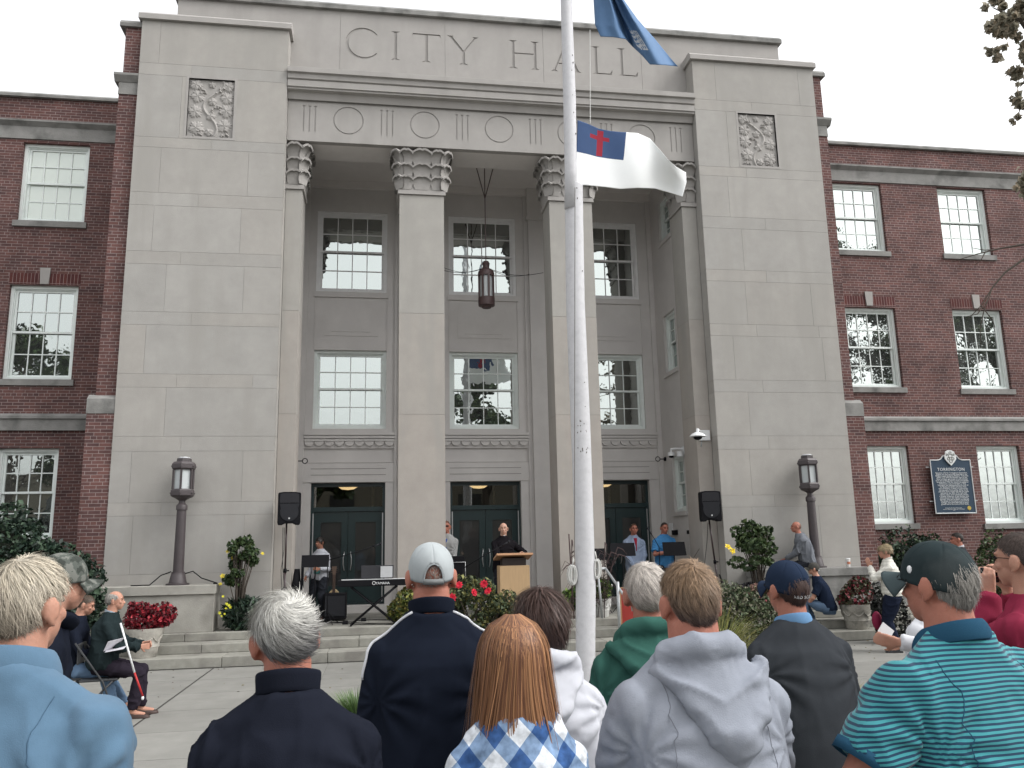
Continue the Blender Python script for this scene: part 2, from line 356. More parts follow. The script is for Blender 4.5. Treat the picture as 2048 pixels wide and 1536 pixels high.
# ---- windows
def window(u0, u1, z0, z1, face, depth, frame=WHITEP, glass=GLASS, cols=4, sill=.12, set_=.09, sillw=.06, name='window', parent=hall, sillmat=STONE_D):
    # face: 'y' looks to -Y at y=depth; '-x' looks to -X at x=depth; '+x' looks to +X
    def B(mb, a, b, w0, w1, c, d):
        if face == 'y': mb.box(a, b, depth+w0, depth+w1, c, d)
        elif face == '-x': mb.box(depth+w0, depth+w1, a, b, c, d)
        else: mb.box(depth-w1, depth-w0, a, b, c, d)
    def ring(mb, a, b, c, d, t, w0, w1, tb=None):
        tb = tb or t
        B(mb, a, a+t, w0, w1, c, d); B(mb, b-t, b, w0, w1, c, d); B(mb, a+t, b-t, w0, w1, d-t, d); B(mb, a+t, b-t, w0, w1, c, c+tb)
    mb = MB(); ring(mb, u0, u1, z0, z1, .065, set_, set_+.2); ring(mb, u0+.055, u1-.055, z0+.055, z1-.055, .03, set_+.03, set_+.19)
    fr = mb.build(name, frame, parent)
    a, b, c, d = u0+.085, u1-.085, z0+.085, z1-.085; mid = (c+d)/2
    for nm_, c0, d0, w in (('upper_sash', mid, d, set_+.06), ('lower_sash', c, mid+.045, set_+.10)):
        mb = MB(); ring(mb, a, b, c0, d0, .045, w, w+.035)
        ga, gb, gc, gd = a+.045, b-.045, c0+.045, d0-.045
        for i in range(1, cols): x = ga+(gb-ga)*i/cols; B(mb, x-.011, x+.011, w+.006, w+.03, gc, gd)
        z = (gc+gd)/2; xs = [ga]+[ga+(gb-ga)*i/cols for i in range(1, cols)]+[gb]
        for i in range(cols): B(mb, xs[i]+(.011 if i else 0), xs[i+1]-(.011 if i < cols-1 else 0), w+.006, w+.03, z-.011, z+.011)
        mb.build(nm_, frame, fr)
    mb = MB(); B(mb, a+.01, b-.01, set_+.085, set_+.09, mid, d-.01); B(mb, a+.01, b-.01, set_+.12, set_+.125, c+.01, mid+.04)
    mb.build('glass', glass, fr)
    if sill:
        mb = MB(); B(mb, u0-sillw, u1+sillw, -.045, set_+.1, z0-sill, z0); mb.build('sill', sillmat, fr)
    return fr
# ---- recessed back wall
C3 = [-.725, 2.42, 5.555]
opsB = []
for c in C3: opsB += [(c-.83, c+.83, .60, 3.30), (c-.83, c+.83, 4.54, 6.40), (c-.83, c+.83, 7.81, 9.84)]
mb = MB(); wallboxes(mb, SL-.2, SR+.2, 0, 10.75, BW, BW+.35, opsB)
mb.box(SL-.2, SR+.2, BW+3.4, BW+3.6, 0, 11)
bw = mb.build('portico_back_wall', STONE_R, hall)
mb = MB()
for x0, x1 in ((.40, 1.29), (3.55, 4.46)):
    mb.box(x0, x1, BW-.16, BW-.001, TZ, 9.75); mb.box(x0-.05, x1+.05, BW-.2, BW-.002, 9.75, 9.85); mb.box(x0-.02, x1+.02, BW-.18, BW-.003, 9.85, 10.6)
    mb.box(x0-.1, x0, BW-.07, BW-.001, TZ, 10.5); mb.box(x1, x1+.1, BW-.07, BW-.001, TZ, 10.5)
for x0, x1 in ((SL, SL+.12), (SR-.12, SR)): mb.box(x0, x1, BW-.07, BW-.001, TZ, 10.5)
mb.build('pilaster_strips', STONE_R, bw, bevel=.006)
for i, c in enumerate(C3):
    mb = MB(); a, b = (SL+.12 if i == 0 else c-1.03), (SR-.12 if i == 2 else c+1.03)
    for z0, z1, p in ((4.38, 4.44, .13), (4.31, 4.37, .11), (4.245, 4.30, .09), (4.08, 4.24, .035)): mb.box(a, b, BW-p, BW-.001, z0, z1)
    n = 9; w = (b-a)/n
    for k in range(n):
        xc = a+w*(k+.5); poly = [(xc+w*.48*math.cos(t), 4.244+.11*math.sin(t)) for t in np.linspace(math.pi, 2*math.pi, 13)]
        mb.prism(poly, BW-.075, BW-.036, 'y')
    mb.build('scalloped_ledge', STONE_R, hall)
    mb = MB()
    mb.box(a, b, BW-.05, BW-.001, 3.56+.19, 3.76); mb.box(a, b, BW-.045, BW-.001, 3.31, 3.745)
    mb.mat = 1
    for z in (3.47, 3.61, 3.748): mb.box(c-.84 if z < 3.7 else a, c+.84 if z < 3.7 else b, BW-.048, BW-.044, z, z+.014)
    mb.mat = 0
    mb.box(a, c-.83, BW-.03, BW-.001, TZ, 3.31); mb.box(c+.83, b, BW-.03, BW-.001, TZ, 3.31)
    mb.box(c-.95, c+.95, BW-.42, BW-.002, TZ, .60)          # door step
    mb.build('door_surround', [STONE_R, MORTAR], hall, bevel=.004)
    # panel under the upper window
    mb = MB(); mb.box(c-.86, c+.86, BW-.035, BW-.001, 7.68, 7.81); mb.box(c-.62, c+.62, BW-.012, BW-.001, 6.74, 7.45); mb.box(c-.45, c+.45, BW-.022, BW-.0125, 6.84, 7.32)
    mb.box(c-.845, c-.83, BW-.02, BW-.001, 6.44, 7.66); mb.box(c+.83, c+.845, BW-.02, BW-.001, 6.44, 7.66)
    mb.build('spandrel_panel', STONE_R, hall)
    window(c-.83, c+.83, 7.81, 9.84, 'y', BW, GREYP, sill=0, set_=.03)
    window(c-.83, c+.83, 4.54, 6.40, 'y', BW, WHITEP, sill=0, set_=.07)
# ---- doors
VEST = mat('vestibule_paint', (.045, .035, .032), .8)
TRG, t_, p_ = newmat('transom_glass')
g_ = t_.nodes.new('ShaderNodeBsdfGlossy'); g_.inputs['Roughness'].default_value = .01; tr_ = t_.nodes.new('ShaderNodeBsdfTransparent'); tr_.inputs[0].default_value = (.7, .75, .72, 1)
mx_ = t_.nodes.new('ShaderNodeMixShader'); mx_.inputs[0].default_value = .20; t_.links.new(tr_.outputs[0], mx_.inputs[1]); t_.links.new(g_.outputs[0], mx_.inputs[2]); t_.links.new(mx_.outputs[0], t_.nodes['Material Output'].inputs[0])
LAMPW = mat('lit_bowl_shade', (.8, .6, .35), .5); LAMPW.node_tree.nodes['Principled BSDF'].inputs['Emission Color'].default_value = (1, .62, .32, 1); LAMPW.node_tree.nodes['Principled BSDF'].inputs['Emission Strength'].default_value = .55
for i, c in enumerate(C3):
    Y = BW+.12
    mb = MB()
    for a, b in ((c-.83, c-.77), (c+.77, c+.83)): mb.box(a, b, Y, Y+.12, .60, 3.30)
    mb.box(c-.77, c+.77, Y, Y+.12, 3.22, 3.30); mb.box(c-.77, c+.77, Y-.01, Y+.12, 2.66, 2.76); mb.box(c-.77, c+.77, Y, Y+.12, .60, .63)
    dr = mb.build('entrance_door', DOORG, hall)
    mb = MB(); mb.box(c-.77, c+.77, Y+.05, Y+.055, 2.76, 3.22); mb.build('transom', TRG, dr)
    for s in (-1, 1):
        mb = MB(); x0, x1 = sorted((c+s*.005, c+s*.765)); z0, z1 = .635, 2.655
        gx0, gx1, gz0, gz1 = x0+.16, x1-.14, 1.02, 2.42
        for q in cutwall(x0, x1, z0, z1, [(gx0, gx1, gz0, gz1)]): mb.box(q[0], q[1], Y+.03, Y+.075, q[2], q[3])
        lf = mb.build('door_leaf', DOORG, dr)
        mb = MB(); mb.box(gx0, gx1, Y+.05, Y+.055, gz0, gz1); mb.build('glass', GLASSD, lf)
        mb = MB(); hx = c+s*.07
        mb.tube([(hx, Y+.03, 1.35), (hx, Y-.05, 1.37), (hx+s*.02, Y-.06, 1.5), (hx+s*.02, Y-.06, 1.62), (hx, Y-.05, 1.74), (hx, Y+.03, 1.76)], .012, 6); mb.build('handle', STEEL, lf, smooth=True)
        mb = MB(); mb.box(c+s*.775-.012, c+s*.775+.012, Y-.014, Y-.001, .65, 2.62); mb.build('steel_edge_strip', STEEL, dr)
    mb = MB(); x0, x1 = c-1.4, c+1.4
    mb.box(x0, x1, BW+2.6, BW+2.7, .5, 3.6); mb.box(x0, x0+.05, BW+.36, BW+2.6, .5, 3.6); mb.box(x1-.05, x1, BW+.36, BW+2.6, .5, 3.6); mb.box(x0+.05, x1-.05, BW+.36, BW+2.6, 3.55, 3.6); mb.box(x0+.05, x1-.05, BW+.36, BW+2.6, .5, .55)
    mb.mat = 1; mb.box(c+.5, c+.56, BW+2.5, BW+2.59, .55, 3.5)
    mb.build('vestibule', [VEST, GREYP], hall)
    lc = at((957, 957, 957)[i], 975, BW+1.1); off = (c-2.42)*1.0
    mb = MB(); mb.lathe([(.02, -.115), (.14, -.10), (.22, -.05), (.26, 0), (.25, .005), (.02, .01)], (c-.05, BW+1.0, 3.32), 20); mb.mat = 1; mb.tube([(c-.05, BW+1., 3.33), (c-.05, BW+1., 3.55)], .012, 6)
    mb.build('ceiling_bowl_lamp', [LAMPW, BRONZE], hall, smooth=True)
# ---- side walls of the portico
opsS = [(17.83, 18.60, 2.50, 3.78), (17.86, 18.64, 5.78, 7.20), (17.80, 18.58, 9.03, 10.1)]
for s, X in ((-1, SL), (1, SR)):
    mb = MB()
    a, b = (X-.3, X) if s < 0 else (X, X+.3)
    wallboxes(mb, 16.9, BW-.001, 0, 10.75, a, b, opsS, axis='x')
    mb.box(*( (XL0+.02, X-.31) if s < 0 else (X+.31, XR1-.02)), 17.31, BW+2, 0, 12.5)
    if s > 0:
        mb.box(X-.03, X-.001, 17.3, BW-.08, .9, 1.0)
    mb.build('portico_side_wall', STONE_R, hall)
    for q in opsS: window(q[0], q[1], q[2], q[3], '-x' if s > 0 else '+x', X, WHITEP, cols=2, sill=.09, set_=.06, sillmat=STONE_R)
# ---- pillars
def leafpatch(mb, base, r, o, w, h, curl, lip=.05):
    base, r, o = np.array(base, float), _n(r), _n(o); up = np.array((0, 0, 1.)); U = np.linspace(-1, 1, 9); V = np.linspace(0, 1, 10)
    P = np.zeros((len(V)+2, len(U), 3))
    for i, v in enumerate(V):
        for j, u in enumerate(U):
            wid = w/2*(.78+.30*math.sin(v*1.9)); top = 1-.26*abs(u)**2.2-.05*math.exp(-(u/.12)**2)
            z = h*v*top; out = .015+curl*v**2.6*(1-.25*u*u)+.02*(1-u*u)*v*(1-v)*2-.012*math.exp(-(u/.15)**2)*v
            P[i, j] = base+r*(u*wid)+up*z+o*out
    for k, (dz, do) in enumerate(((-.012, lip*.75), (-lip*1.1, lip*.55))):
        for j, u in enumerate(U): P[len(V)+k, j] = P[len(V)-1, j]+up*dz+o*do
    mb.grid(P); Q = P.copy()-o*.03; mb.grid(Q[::-1])
def capital(mb, x0, x1, y0, y1, z0, z1, faces=('f', 'l', 'r')):
    mb.box(x0+.002, x1-.002, y0+.002, y1-.002, z0, z1)
    zt = [z0+.02, z0+.27*(z1-z0)+.03, z0+.56*(z1-z0)+.03]; hh = (z1-z0)/2.9
    for t in range(3):
        curl = (.06, .085, .13)[t]; zb = zt[t]; grow = (0, .012, .035)[t]; H = hh*(1, 1, 1.06)[t]; W_ = (.36, .36, .40)[t]
        for f in faces:
            if f == 'f': c = ((x0+x1)/2, y0-grow, zb); r, o, L = (1, 0, 0), (0, -1, 0), x1-x0
            elif f == 'l': c = (x0-grow, (y0+y1)/2, zb); r, o, L = (0, -1, 0), (-1, 0, 0), y1-y0
            else: c = (x1+grow, (y0+y1)/2, zb); r, o, L = (0, 1, 0), (1, 0, 0), y1-y0
            if L > .6: 
                leafpatch(mb, c, r, o, W_, H, curl)
            else: leafpatch(mb, c, r, o, min(L, .3), H, curl)
            for s in (-1, 1):
                if L > .6:
                    p = np.array(c)+np.array(r)*s*(L/2-.13); leafpatch(mb, p, r, o, .28, H*.97, curl*.95)
        for sx, X in ((-1, x0), (1, x1)):
            if (sx < 0 and 'l' in faces) or (sx > 0 and 'r' in faces):
                leafpatch(mb, (X, y0, zb), (1, sx*1.0, 0) if sx > 0 else (1, -1, 0), (sx, -1, 0), .24, H*.97, curl*1.1)
    mb.box(x0-.035, x1+.035, y0-.035, y1, z0-.09, z0)
def pillar(x0, x1, y0, y1, name='pillar', faces=('f', 'l', 'r')):
    mb = MB(); zz = [TZ+.28, 4.45, 6.55, 9.14]; mb.col = (1, 1, 1)
    for i, (c, d) in enumerate(zip(zz[:-1], zz[1:])):
        mb.col = ((1.03, .985, .96), (1.02, .99, .97), (1.0, 1.0, .99))[i]; mb.box(x0, x1, y0, y1, c+.003, d-.003)
    mb.mat = 1; mb.box(x0+.006, x1-.006, y0+.006, y1-.006, TZ, 9.14)
    mb.mat = 0; mb.col = (.95, .95, .95); mb.box(x0-.04, x1+.04, y0-.04, y1+.04, TZ, TZ+.22); mb.box(x0-.02, x1+.02, y0-.02, y1+.02, TZ+.223, TZ+.277)
    p = mb.build(name, [STONE, MORTAR], hall)
    m2 = MB(); capital(m2, x0, x1, y0, y1, 9.235, 10.17, faces); m2.build('palm_leaf_capital', STONE1, p, smooth=True, auto=True)
x0 = at(798, 627, FC)[0]; x1 = at(889, 627, FC)[0]; pillar(x0, x1, FC, FC+.75)
x0 = at(1098, 400, FC)[0]; x1 = at(1183, 400, FC)[0]; pillar(x0, x1, FC, FC+.75)
pillar(XL1+.012, -1.66, FC, FC+.75, 'half_pillar', ('f', 'r')); pillar(6.56, XR0-.012, FC, FC+.75, 'half_pillar', ('f', 'l'))
# ---- entablature with the incised frieze, cornice and attic lettering
def boolean_cut(slab, cutter_mb):
    me = bpy.data.meshes.new('cut'); V = np.concatenate(cutter_mb.v); me.from_pydata(V.tolist(), [], cutter_mb.f)
    import bmesh
    bm = bmesh.new(); bm.from_mesh(me); bmesh.ops.recalc_face_normals(bm, faces=bm.faces); bm.to_mesh(me); bm.free()
    co = bpy.data.objects.new('cut', me); COL.objects.link(co)
    md = slab.modifiers.new('b', 'BOOLEAN'); md.object = co; md.operation = 'DIFFERENCE'; md.solver = 'EXACT'; md.use_self = True
    bpy.context.view_layer.update(); dg = bpy.context.evaluated_depsgraph_get()
    nm = bpy.data.meshes.new_from_object(slab.evaluated_get(dg)); slab.modifiers.clear()
    if len(nm.polygons) > 8: old = slab.data; slab.data = nm; nm.name = slab.name
    bpy.data.objects.remove(co)
zf0 = at(900, 297, FF)[2]; zf1 = at(572, 191, FF)[2]; cz = at(845, 250, FF)[2]
mb = MB(); mb.box(XL1+.01, XR0-.01, FF, FF+.14, zf0, zf1); fz = mb.build('frieze', STONE1, hall)
cut = MB()
cxs = [at(p, q, FF)[0] for p, q in ((697, 241), (845, 250), (992, 259), (1137, 268), (1283, 276))]
sp = (cxs[-1]-cxs[0])/4; cxs = [cxs[0]+sp*i for i in range(5)]; rr = .315
for c in cxs:
    n = 48; 
    for k in range(n):
        t0, t1 = 2*math.pi*k/n, 2*math.pi*(k+1)/n
        poly = [(c+r*math.cos(t), cz+r*math.sin(t)) for r, t in ((rr, t0), (rr, t1), (rr-.024, t1), (rr-.024, t0))]
    # ring cutter as one closed mesh
    V = []; 
    for k in range(n):
        t = 2*math.pi*k/n
        for r, y in ((rr, FF-.05), (rr, FF+.017), (rr-.024, FF+.017), (rr-.024, FF-.05)): V.append((c+r*math.cos(t), y, cz+r*math.sin(t)))
    F = [(k*4+a, k*4+(a+1) % 4, ((k+1) % n)*4+(a+1) % 4, ((k+1) % n)*4+a) for k in range(n) for a in range(4)]
    cut.add(V, F)
gz0, gz1 = at(610, 263, FF)[2], at(610, 211, FF)[2]
for i in range(6):
    c = cxs[0]-sp/2+sp*i
    for d in (-.118, 0, .118):
        cut.prism([(c+d-.011, gz0), (c+d+.011, gz0), (c+d+.012, gz1-.05), (c+d+.028, gz1), (c+d-.028, gz1), (c+d-.012, gz1-.05)], FF-.05, FF+.015, 'y')
boolean_cut(fz, cut)
mb = MB(); mb.box(XL1+.01, XR0-.01, FF+.141, 17.25, zf0+.001, zf1); mb.box(SL, SR, 17.251, BW, 10.60, 10.75)
mb.box(SL, SR, 17.251, 17.33, zf0+.03, 10.60); mb.box(SL+.0, SR-.0, BW-.1, BW-.003, 10.42, 10.60)
mb.build('portico_ceiling', mat('brightened_ceiling', (.66, .63, .61), .9, .04), hall)  # colour lightened to put more light into the shaded soffit
zt = [at(572, p, FF-.2)[2] for p in (135, 146, 158, 172, 179, 192)]
mb = MB(); e0, e1 = XL1+.0, XR0-.0
mb.prism([(FF+.2, zf1-.001), (FF-.02, zf1-.001), (FF-.05, zt[5]+.03), (FF-.10, zt[4]+.02), (FF-.19, zt[4]+.04), (FF-.19, zt[3]), (FF-.22, zt[3]+.008), (FF-.22, zt[2]-.012), (FF-.20, zt[2]),
          (FF-.24, zt[2]+.02), (FF-.25, zt[1]-.02), (FF-.30, zt[1]), (FF-.30, zt[0]-.02), (FF-.27, zt[0]), (FF+.2, zt[0]+.02)], e0+.013, e1-.013)
mb.build('cornice', STONE1, hall)
mb = MB(); zA0 = zt[0]+.0; zA1 = at(1300, 70, FA)[2]; aL = at(356, 12, FA)[0]; aR = at(1556, 100, FA)[0]
mb.box(aL, aR, FA+.05, 17.6, 11.0, zA1); att = mb.build('attic', STONE1, hall)
cuts_x = [at(p, 100, FA)[0] for p in (680, 890, 1086, 1281)]
mb = MB(); mb.box(aL, aR, FA, FA+.049, 11.0, zA1-.002); lt = mb.build('incised_lettering', STONE1, att)
cut = MB()
z0, z1 = at(752, 117, FA)[2], at(752, 60, FA)[2]; h_ = z1-z0
def stroke(p, q, w=.06, d=.045):
    p, q = np.array(p, float), np.array(q, float); t = _n(q-p); n_ = np.array((-t[1], t[0]))*w/2
    P = [p+n_, q+n_, q-n_, p-n_]; cut.prism([tuple(a) for a in P], FA-.03, FA+d*.6+random.uniform(-.002, .002), 'y')
def serif(x, z, up=True, w=.1):
    s = 1 if up else -1
    cut.prism([(x-w, z), (x+w, z), (x+.022, z-s*.035), (x-.022, z-s*.035)][::s], FA-.03, FA+.018, 'y')
def XP(px): return at(px, 100, FA)[0]
cxx = XP(727); R = h_*.52; zc_ = (z0+z1)/2
V = []; n = 30
for k in range(n+1):
    t = math.radians(38+k*(284/n)); w = .014+.026*math.sin(math.pi*k/n)
    for r, y in ((R+w*.6, FA-.03), (R+w*.6, FA+.020), (R-w, FA+.020), (R-w, FA-.03)): V.append((cxx+r*math.cos(t)*1.02, y, zc_+r*math.sin(t)))
F = [(k*4+a, k*4+(a+1) % 4, (k+1)*4+(a+1) % 4, (k+1)*4+a) for k in range(n) for a in range(4)]+[(3, 2, 1, 0), tuple(n*4+a for a in range(4))]
cut.add(V, F)
xi = XP(791); stroke((xi, z0+.01), (xi, z1-.01)); serif(xi, z1); serif(xi, z0, False)
xt = XP(853); stroke((xt, z0+.01), (xt, z1-.01)); serif(xt, z0, False); stroke((xt-.3, z1-.02), (xt+.3, z1-.02), .03); cut.prism([(xt-.32, z1-.1), (xt-.28, z1-.03), (xt-.3, z1-.01)], FA-.03, FA+.02, 'y'); cut.prism([(xt+.32, z1-.1), (xt+.3, z1-.01), (xt+.28, z1-.03)], FA-.03, FA+.02, 'y')
xy = XP(927); stroke((xy, z0+.01), (xy, zc_-.02)); stroke((xy-.29, z1-.01), (xy, zc_-.04), .05); stroke((xy+.27, z1-.01), (xy, zc_-.04), .03); serif(xy, z0, False); serif(xy-.29, z1, True, .08); serif(xy+.27, z1, True, .07)
xh = XP(1048); w_ = .25
for s in (-1, 1): stroke((xh+s*w_, z0+.01), (xh+s*w_, z1-.01)); serif(xh+s*w_, z1); serif(xh+s*w_, z0, False)
stroke((xh-w_, zc_+.03), (xh+w_, zc_+.03), .028)
xa = XP(1131); stroke((xa-.27, z0+.01), (xa, z1), .03); stroke((xa+.27, z0+.01), (xa, z1), .055); stroke((xa-.17, z0+.2), (xa+.17, z0+.2), .026); serif(xa-.27, z0, False, .08); serif(xa+.27, z0, False, .08)
for px in (1191, 1242):
    xl = XP(px); stroke((xl, z0+.01), (xl, z1-.01)); serif(xl, z1); serif(xl, z0, False, .08); stroke((xl, z0+.015), (xl+.34, z0+.015), .026); cut.prism([(xl+.3, z0), (xl+.36, z0), (xl+.38, z0+.12)], FA-.03, FA+.024, 'y')
for x in cuts_x: cut.prism([(x-.003, 11.05), (x+.003, 11.05), (x+.003, zA1-.01), (x-.003, zA1-.01)], FA-.03, FA+.01, 'y')
boolean_cut(lt, cut)
mb = MB(); mb.prism([(FA-.08, zA1), (FA-.08, zA1+.10), (FA+.02, zA1+.2), (17.65, zA1+.2), (17.65, zA1)], aL-.07, aR+.07)
mb.build('attic_coping', STONE_D, att)
# ---- brick side piers
for s, e in ((-1, XL0), (1, XR1)):
    def X(a): return e+s*a
    def bx(mb, a, b, *r): q = sorted((X(a), X(b))); mb.box(q[0], q[1], *r)
    mb = MB(); bx(mb, .003, .33 if s < 0 else .24, PR, 17.6, 11.38, 12.44); bx(mb, .003, .38 if s < 0 else .28, PR, WG+1, 4.6, 10.94); bx(mb, .003, .49 if s < 0 else .42, PR-.1+.02, WG+1, 0, 4.42)
    pr = mb.build('brick_pier', BRICK, hall)
    mb = MB(); w = .38 if s < 0 else .28
    q = sorted((X(.003), X(w+.06))); mb.prism([(PR-.06, 12.44), (PR-.06, 12.52), (PR, 12.60), (17.62, 12.60), (17.62, 12.44)], *q); mb.build('pier_coping', STONE_D, pr); mb = MB()
    q = sorted((X(.003), X(w+.01))); mb.box(q[0], q[1], PR-.02, WG+1, 10.94, 11.0); mb.box(q[0], q[1], PR-.01, WG+1, 11.003, 11.20)
    q = sorted((X(.003), X(w+.09))); mb.prism([(PR-.02, 11.205), (PR-.10, 11.32), (PR-.10, 11.37), (WG+1, 11.38), (WG+1, 11.205)], *q); mb.build('pier_band', STONE_D, pr); mb = MB()
    q = sorted((X(.003), X((.5 if s < 0 else .43)))); mb.prism([(PR-.09, 4.40), (PR-.09, 4.68), (PR+.02, 4.77), (WG+.9, 4.77), (WG+.9, 4.40)], *q)
    mb.build('pier_offset_cap', STONE_D, pr)
# ---- brick wings
def wing(x0, x1, ops, keys, beltx):
    mb = MB(); wallboxes(mb, x0, x1, 0, 10.84, WG, WG+.35, [o[:4] for o in ops]); mb.box(x0, x1, WG+.02, WG+.35, 11.26, 11.84)
    mb.box(x0, x1, WG+.36, 27, 0, 11.5)
    wl = mb.build('brick_wing', BRICK, hall)
    mb = MB(); mb.box(x0, x1, WG-.03, WG+.4, 10.84, 10.92); mb.box(x0, x1, WG-.015, WG+.4, 10.923, 11.14); mb.prism([(WG-.015, 11.143), (WG-.10, 11.23), (WG-.10, 11.27), (WG+.02, 11.30), (WG+.4, 11.30), (WG+.4, 11.143)], x0, x1)
    mb.prism([(WG-.06, 11.84), (WG-.06, 11.90), (WG, 11.96), (WG+.45, 11.96), (WG+.45, 11.84)], x0, x1); mb.build('cornice_band', STONE_D, wl)
    mb = MB(); mb.box(x0, x1, WG-.06, WG+.3, 4.36, 4.60); mb.prism([(WG-.10, 4.603), (WG-.10, 4.66), (WG-.01, 4.72), (WG+.3, 4.72), (WG+.3, 4.603)], x0, x1); mb.build('belt_course', STONE_D, wl)
    for o in ops:
        window(o[0], o[1], o[2], o[3], 'y', WG, WHITEP, glass=o[4], sill=.13)
    for a, b in keys:
        c = (a+b)/2; mb = MB(); mb.box(a-.03, c-.1, WG-.006, WG+.1, 7.52, 7.76); mb.box(c+.1, b+.03, WG-.006, WG+.1, 7.52, 7.76); mb.build('soldier_brick_lintel', SOLD, wl)
        mb = MB(); mb.prism([(c-.085, 7.52), (c+.085, 7.52), (c+.105, 7.88), (c-.105, 7.88)], WG-.03, WG+.1, 'y'); mb.build('keystone', STONE1, wl)
wing(-15, XL0-.2, [(-7.83, -6.46, 8.94, 10.77, GLASS2), (-7.83, -6.46, 5.44, 7.50, GLASS), (-7.75, -6.58, 2.15, 4.0, GLASS), (-12.2, -10.83, 8.94, 10.77, GLASS), (-12.2, -10.83, 5.44, 7.5, GLASS)], [(-7.83, -6.46), (-12.2, -10.83)], 0)
wing(XR1+.1, 24, [(11.33, 12.71, 8.96, 10.80, GLASS), (14.31, 15.71, 8.96, 10.80, GLASS), (11.34, 12.73, 5.44, 7.48, GLASS), (14.31, 15.72, 5.42, 7.49, GLASS), (11.50, 12.66, 2.14, 4.0, GLASS), (14.50, 15.68, 2.10, 4.0, GLASS), (18.3, 19.7, 8.96, 10.8, GLASS), (18.3, 19.7, 5.42, 7.49, GLASS)], [(11.34, 12.73), (14.31, 15.72), (18.3, 19.7)], 0)
# ================================================================== GROUND, STEPS, PLANTERS
def structure(o): o['kind'] = 'structure'; return o
mb = MB(); mb.box(-400, 400, -400, 400, -.5, -.012); structure(mb.build('ground', mat('worn_asphalt', (.085, .085, .08), .95, .15, 5, .4, 120)))
mb = MB(); mb.mat = 1; mb.box(-30, 34, -12, 14.9, -.011, -.004); mb.mat = 0
rs = random.Random(4); ys = [-11]+[-.0+0*i for i in range(0)]; ys = [12.04+1.21*i for i in range(-18, 3)]; xs = [-2.62+1.8*i for i in range(-14, 20)]
for j in range(len(ys)-1):
    for i in range(len(xs)-1):
        k = 1+rs.uniform(-.05, .05); mb.col = (k, k, k*.99); gap = .009 if i == 13 else .004
        y1 = min(ys[j+1], 14.6); mb.box(xs[i]+(.016 if i == 14 else .002), xs[i+1]-(.016 if i == 13 else .002), ys[j]+.006, y1-.006, -.004, 0)
structure(mb.build('plaza_paving', [CONC, mat('dark_paving_joint', (.05, .048, .044), .95)]))
DST = [(14.5, 0, .168), (15.03, .168, .318), (15.5, .318, TZ)]
steps = empty('entrance_steps', (2.4, 14.5, 0)); structure(steps); bpy.context.view_layer.update(); worldroot(steps)
for k, (y, a, b) in enumerate(DST):
    mb = MB(); x = -7.4; rs2 = random.Random(k+2); xe = 12.2
    while x < xe:
        w = rs2.uniform(1.2, 1.9); x2 = min(x+w, xe); kk = 1+rs2.uniform(-.08, .08); mb.col = (kk, kk, kk*.98)
        if x2 > x+.01: mb.box(x+.003, x2-.003, y, y+.95, a, b)
        x = x2
    mb.build('stone_step', STEPST, steps, bevel=.012)
mb = MB(); rs3 = random.Random(9); x = -7.4
while x < 12.2:
    y = 16.46
    while y < BW:
        kk = 1+rs3.uniform(-.06, .06); mb.col = (kk, kk, kk); mb.box(x+.003, min(x+1.2, 12.2)-.003, y+.003, min(y+1.2, BW)-.003, .2, TZ); y += 1.2
    x += 1.2
mb.build('terrace_paving', STEPST, steps)
# planter pedestals either side
for s, a, b, lab in ((-1, -4.95, at(430, 1200, 15.6)[0], 'long limestone pedestal wall carrying the lamp post beside red potted plant'), (1, 7.3, at(1742, 1140, 15.6)[0], 'long limestone pedestal wall with paper cup and seated man on its ledge')):
    mb = MB(); mb.box(a+.02, b-.02, 15.62, FP-.003, TZ, 1.10); mb.box(a, b, 15.58, FP-.003, 1.103, 1.26)
    tag(mb.build('pedestal_wall', STONE_D if s > 0 else mat('stained_limestone', (.33, .32, .29), .9, .16, 2.5, .4, 50, dark=(.19, .18, .16), dscale=1.6), bevel=.008), lab, 'stone wall')
mb = MB(); mb.box(at(1742, 1140, 15.6)[0]+.01, 12.2, 15.9, WG-.1, 0, .95); tag(mb.build('low_wall', STONE_D, bevel=.01), 'low grey stone wall behind the woman in white jacket', 'stone wall')

rs = random.Random(12); mb = MB()
for k in range(170):
    x, y = rs.uniform(-8, 9), rs.choice((rs.uniform(4, 14.4), rs.uniform(12.5, 14.45))); a = rs.uniform(0, 6.3); w = rs.uniform(.012, .028); c, s_ = math.cos(a)*w, math.sin(a)*w; mb.col = rs.choice(((.16, .10, .04), (.10, .07, .04), (.22, .17, .06), (.07, .06, .045)))
    mb.add([(x+c, y+s_, .004), (x-s_*.6, y+c*.6, .012), (x-c, y-s_, .003), (x+s_*.6, y-c*.6, .010)], [(0, 1, 2, 3)])
tag(mb.build('fallen_leaves', mat('dry_leaf', (1, 1, 1), .9, .1, vcol=True)), 'few small dry leaves scattered over the pale paving', 'leaves', kind='stuff')
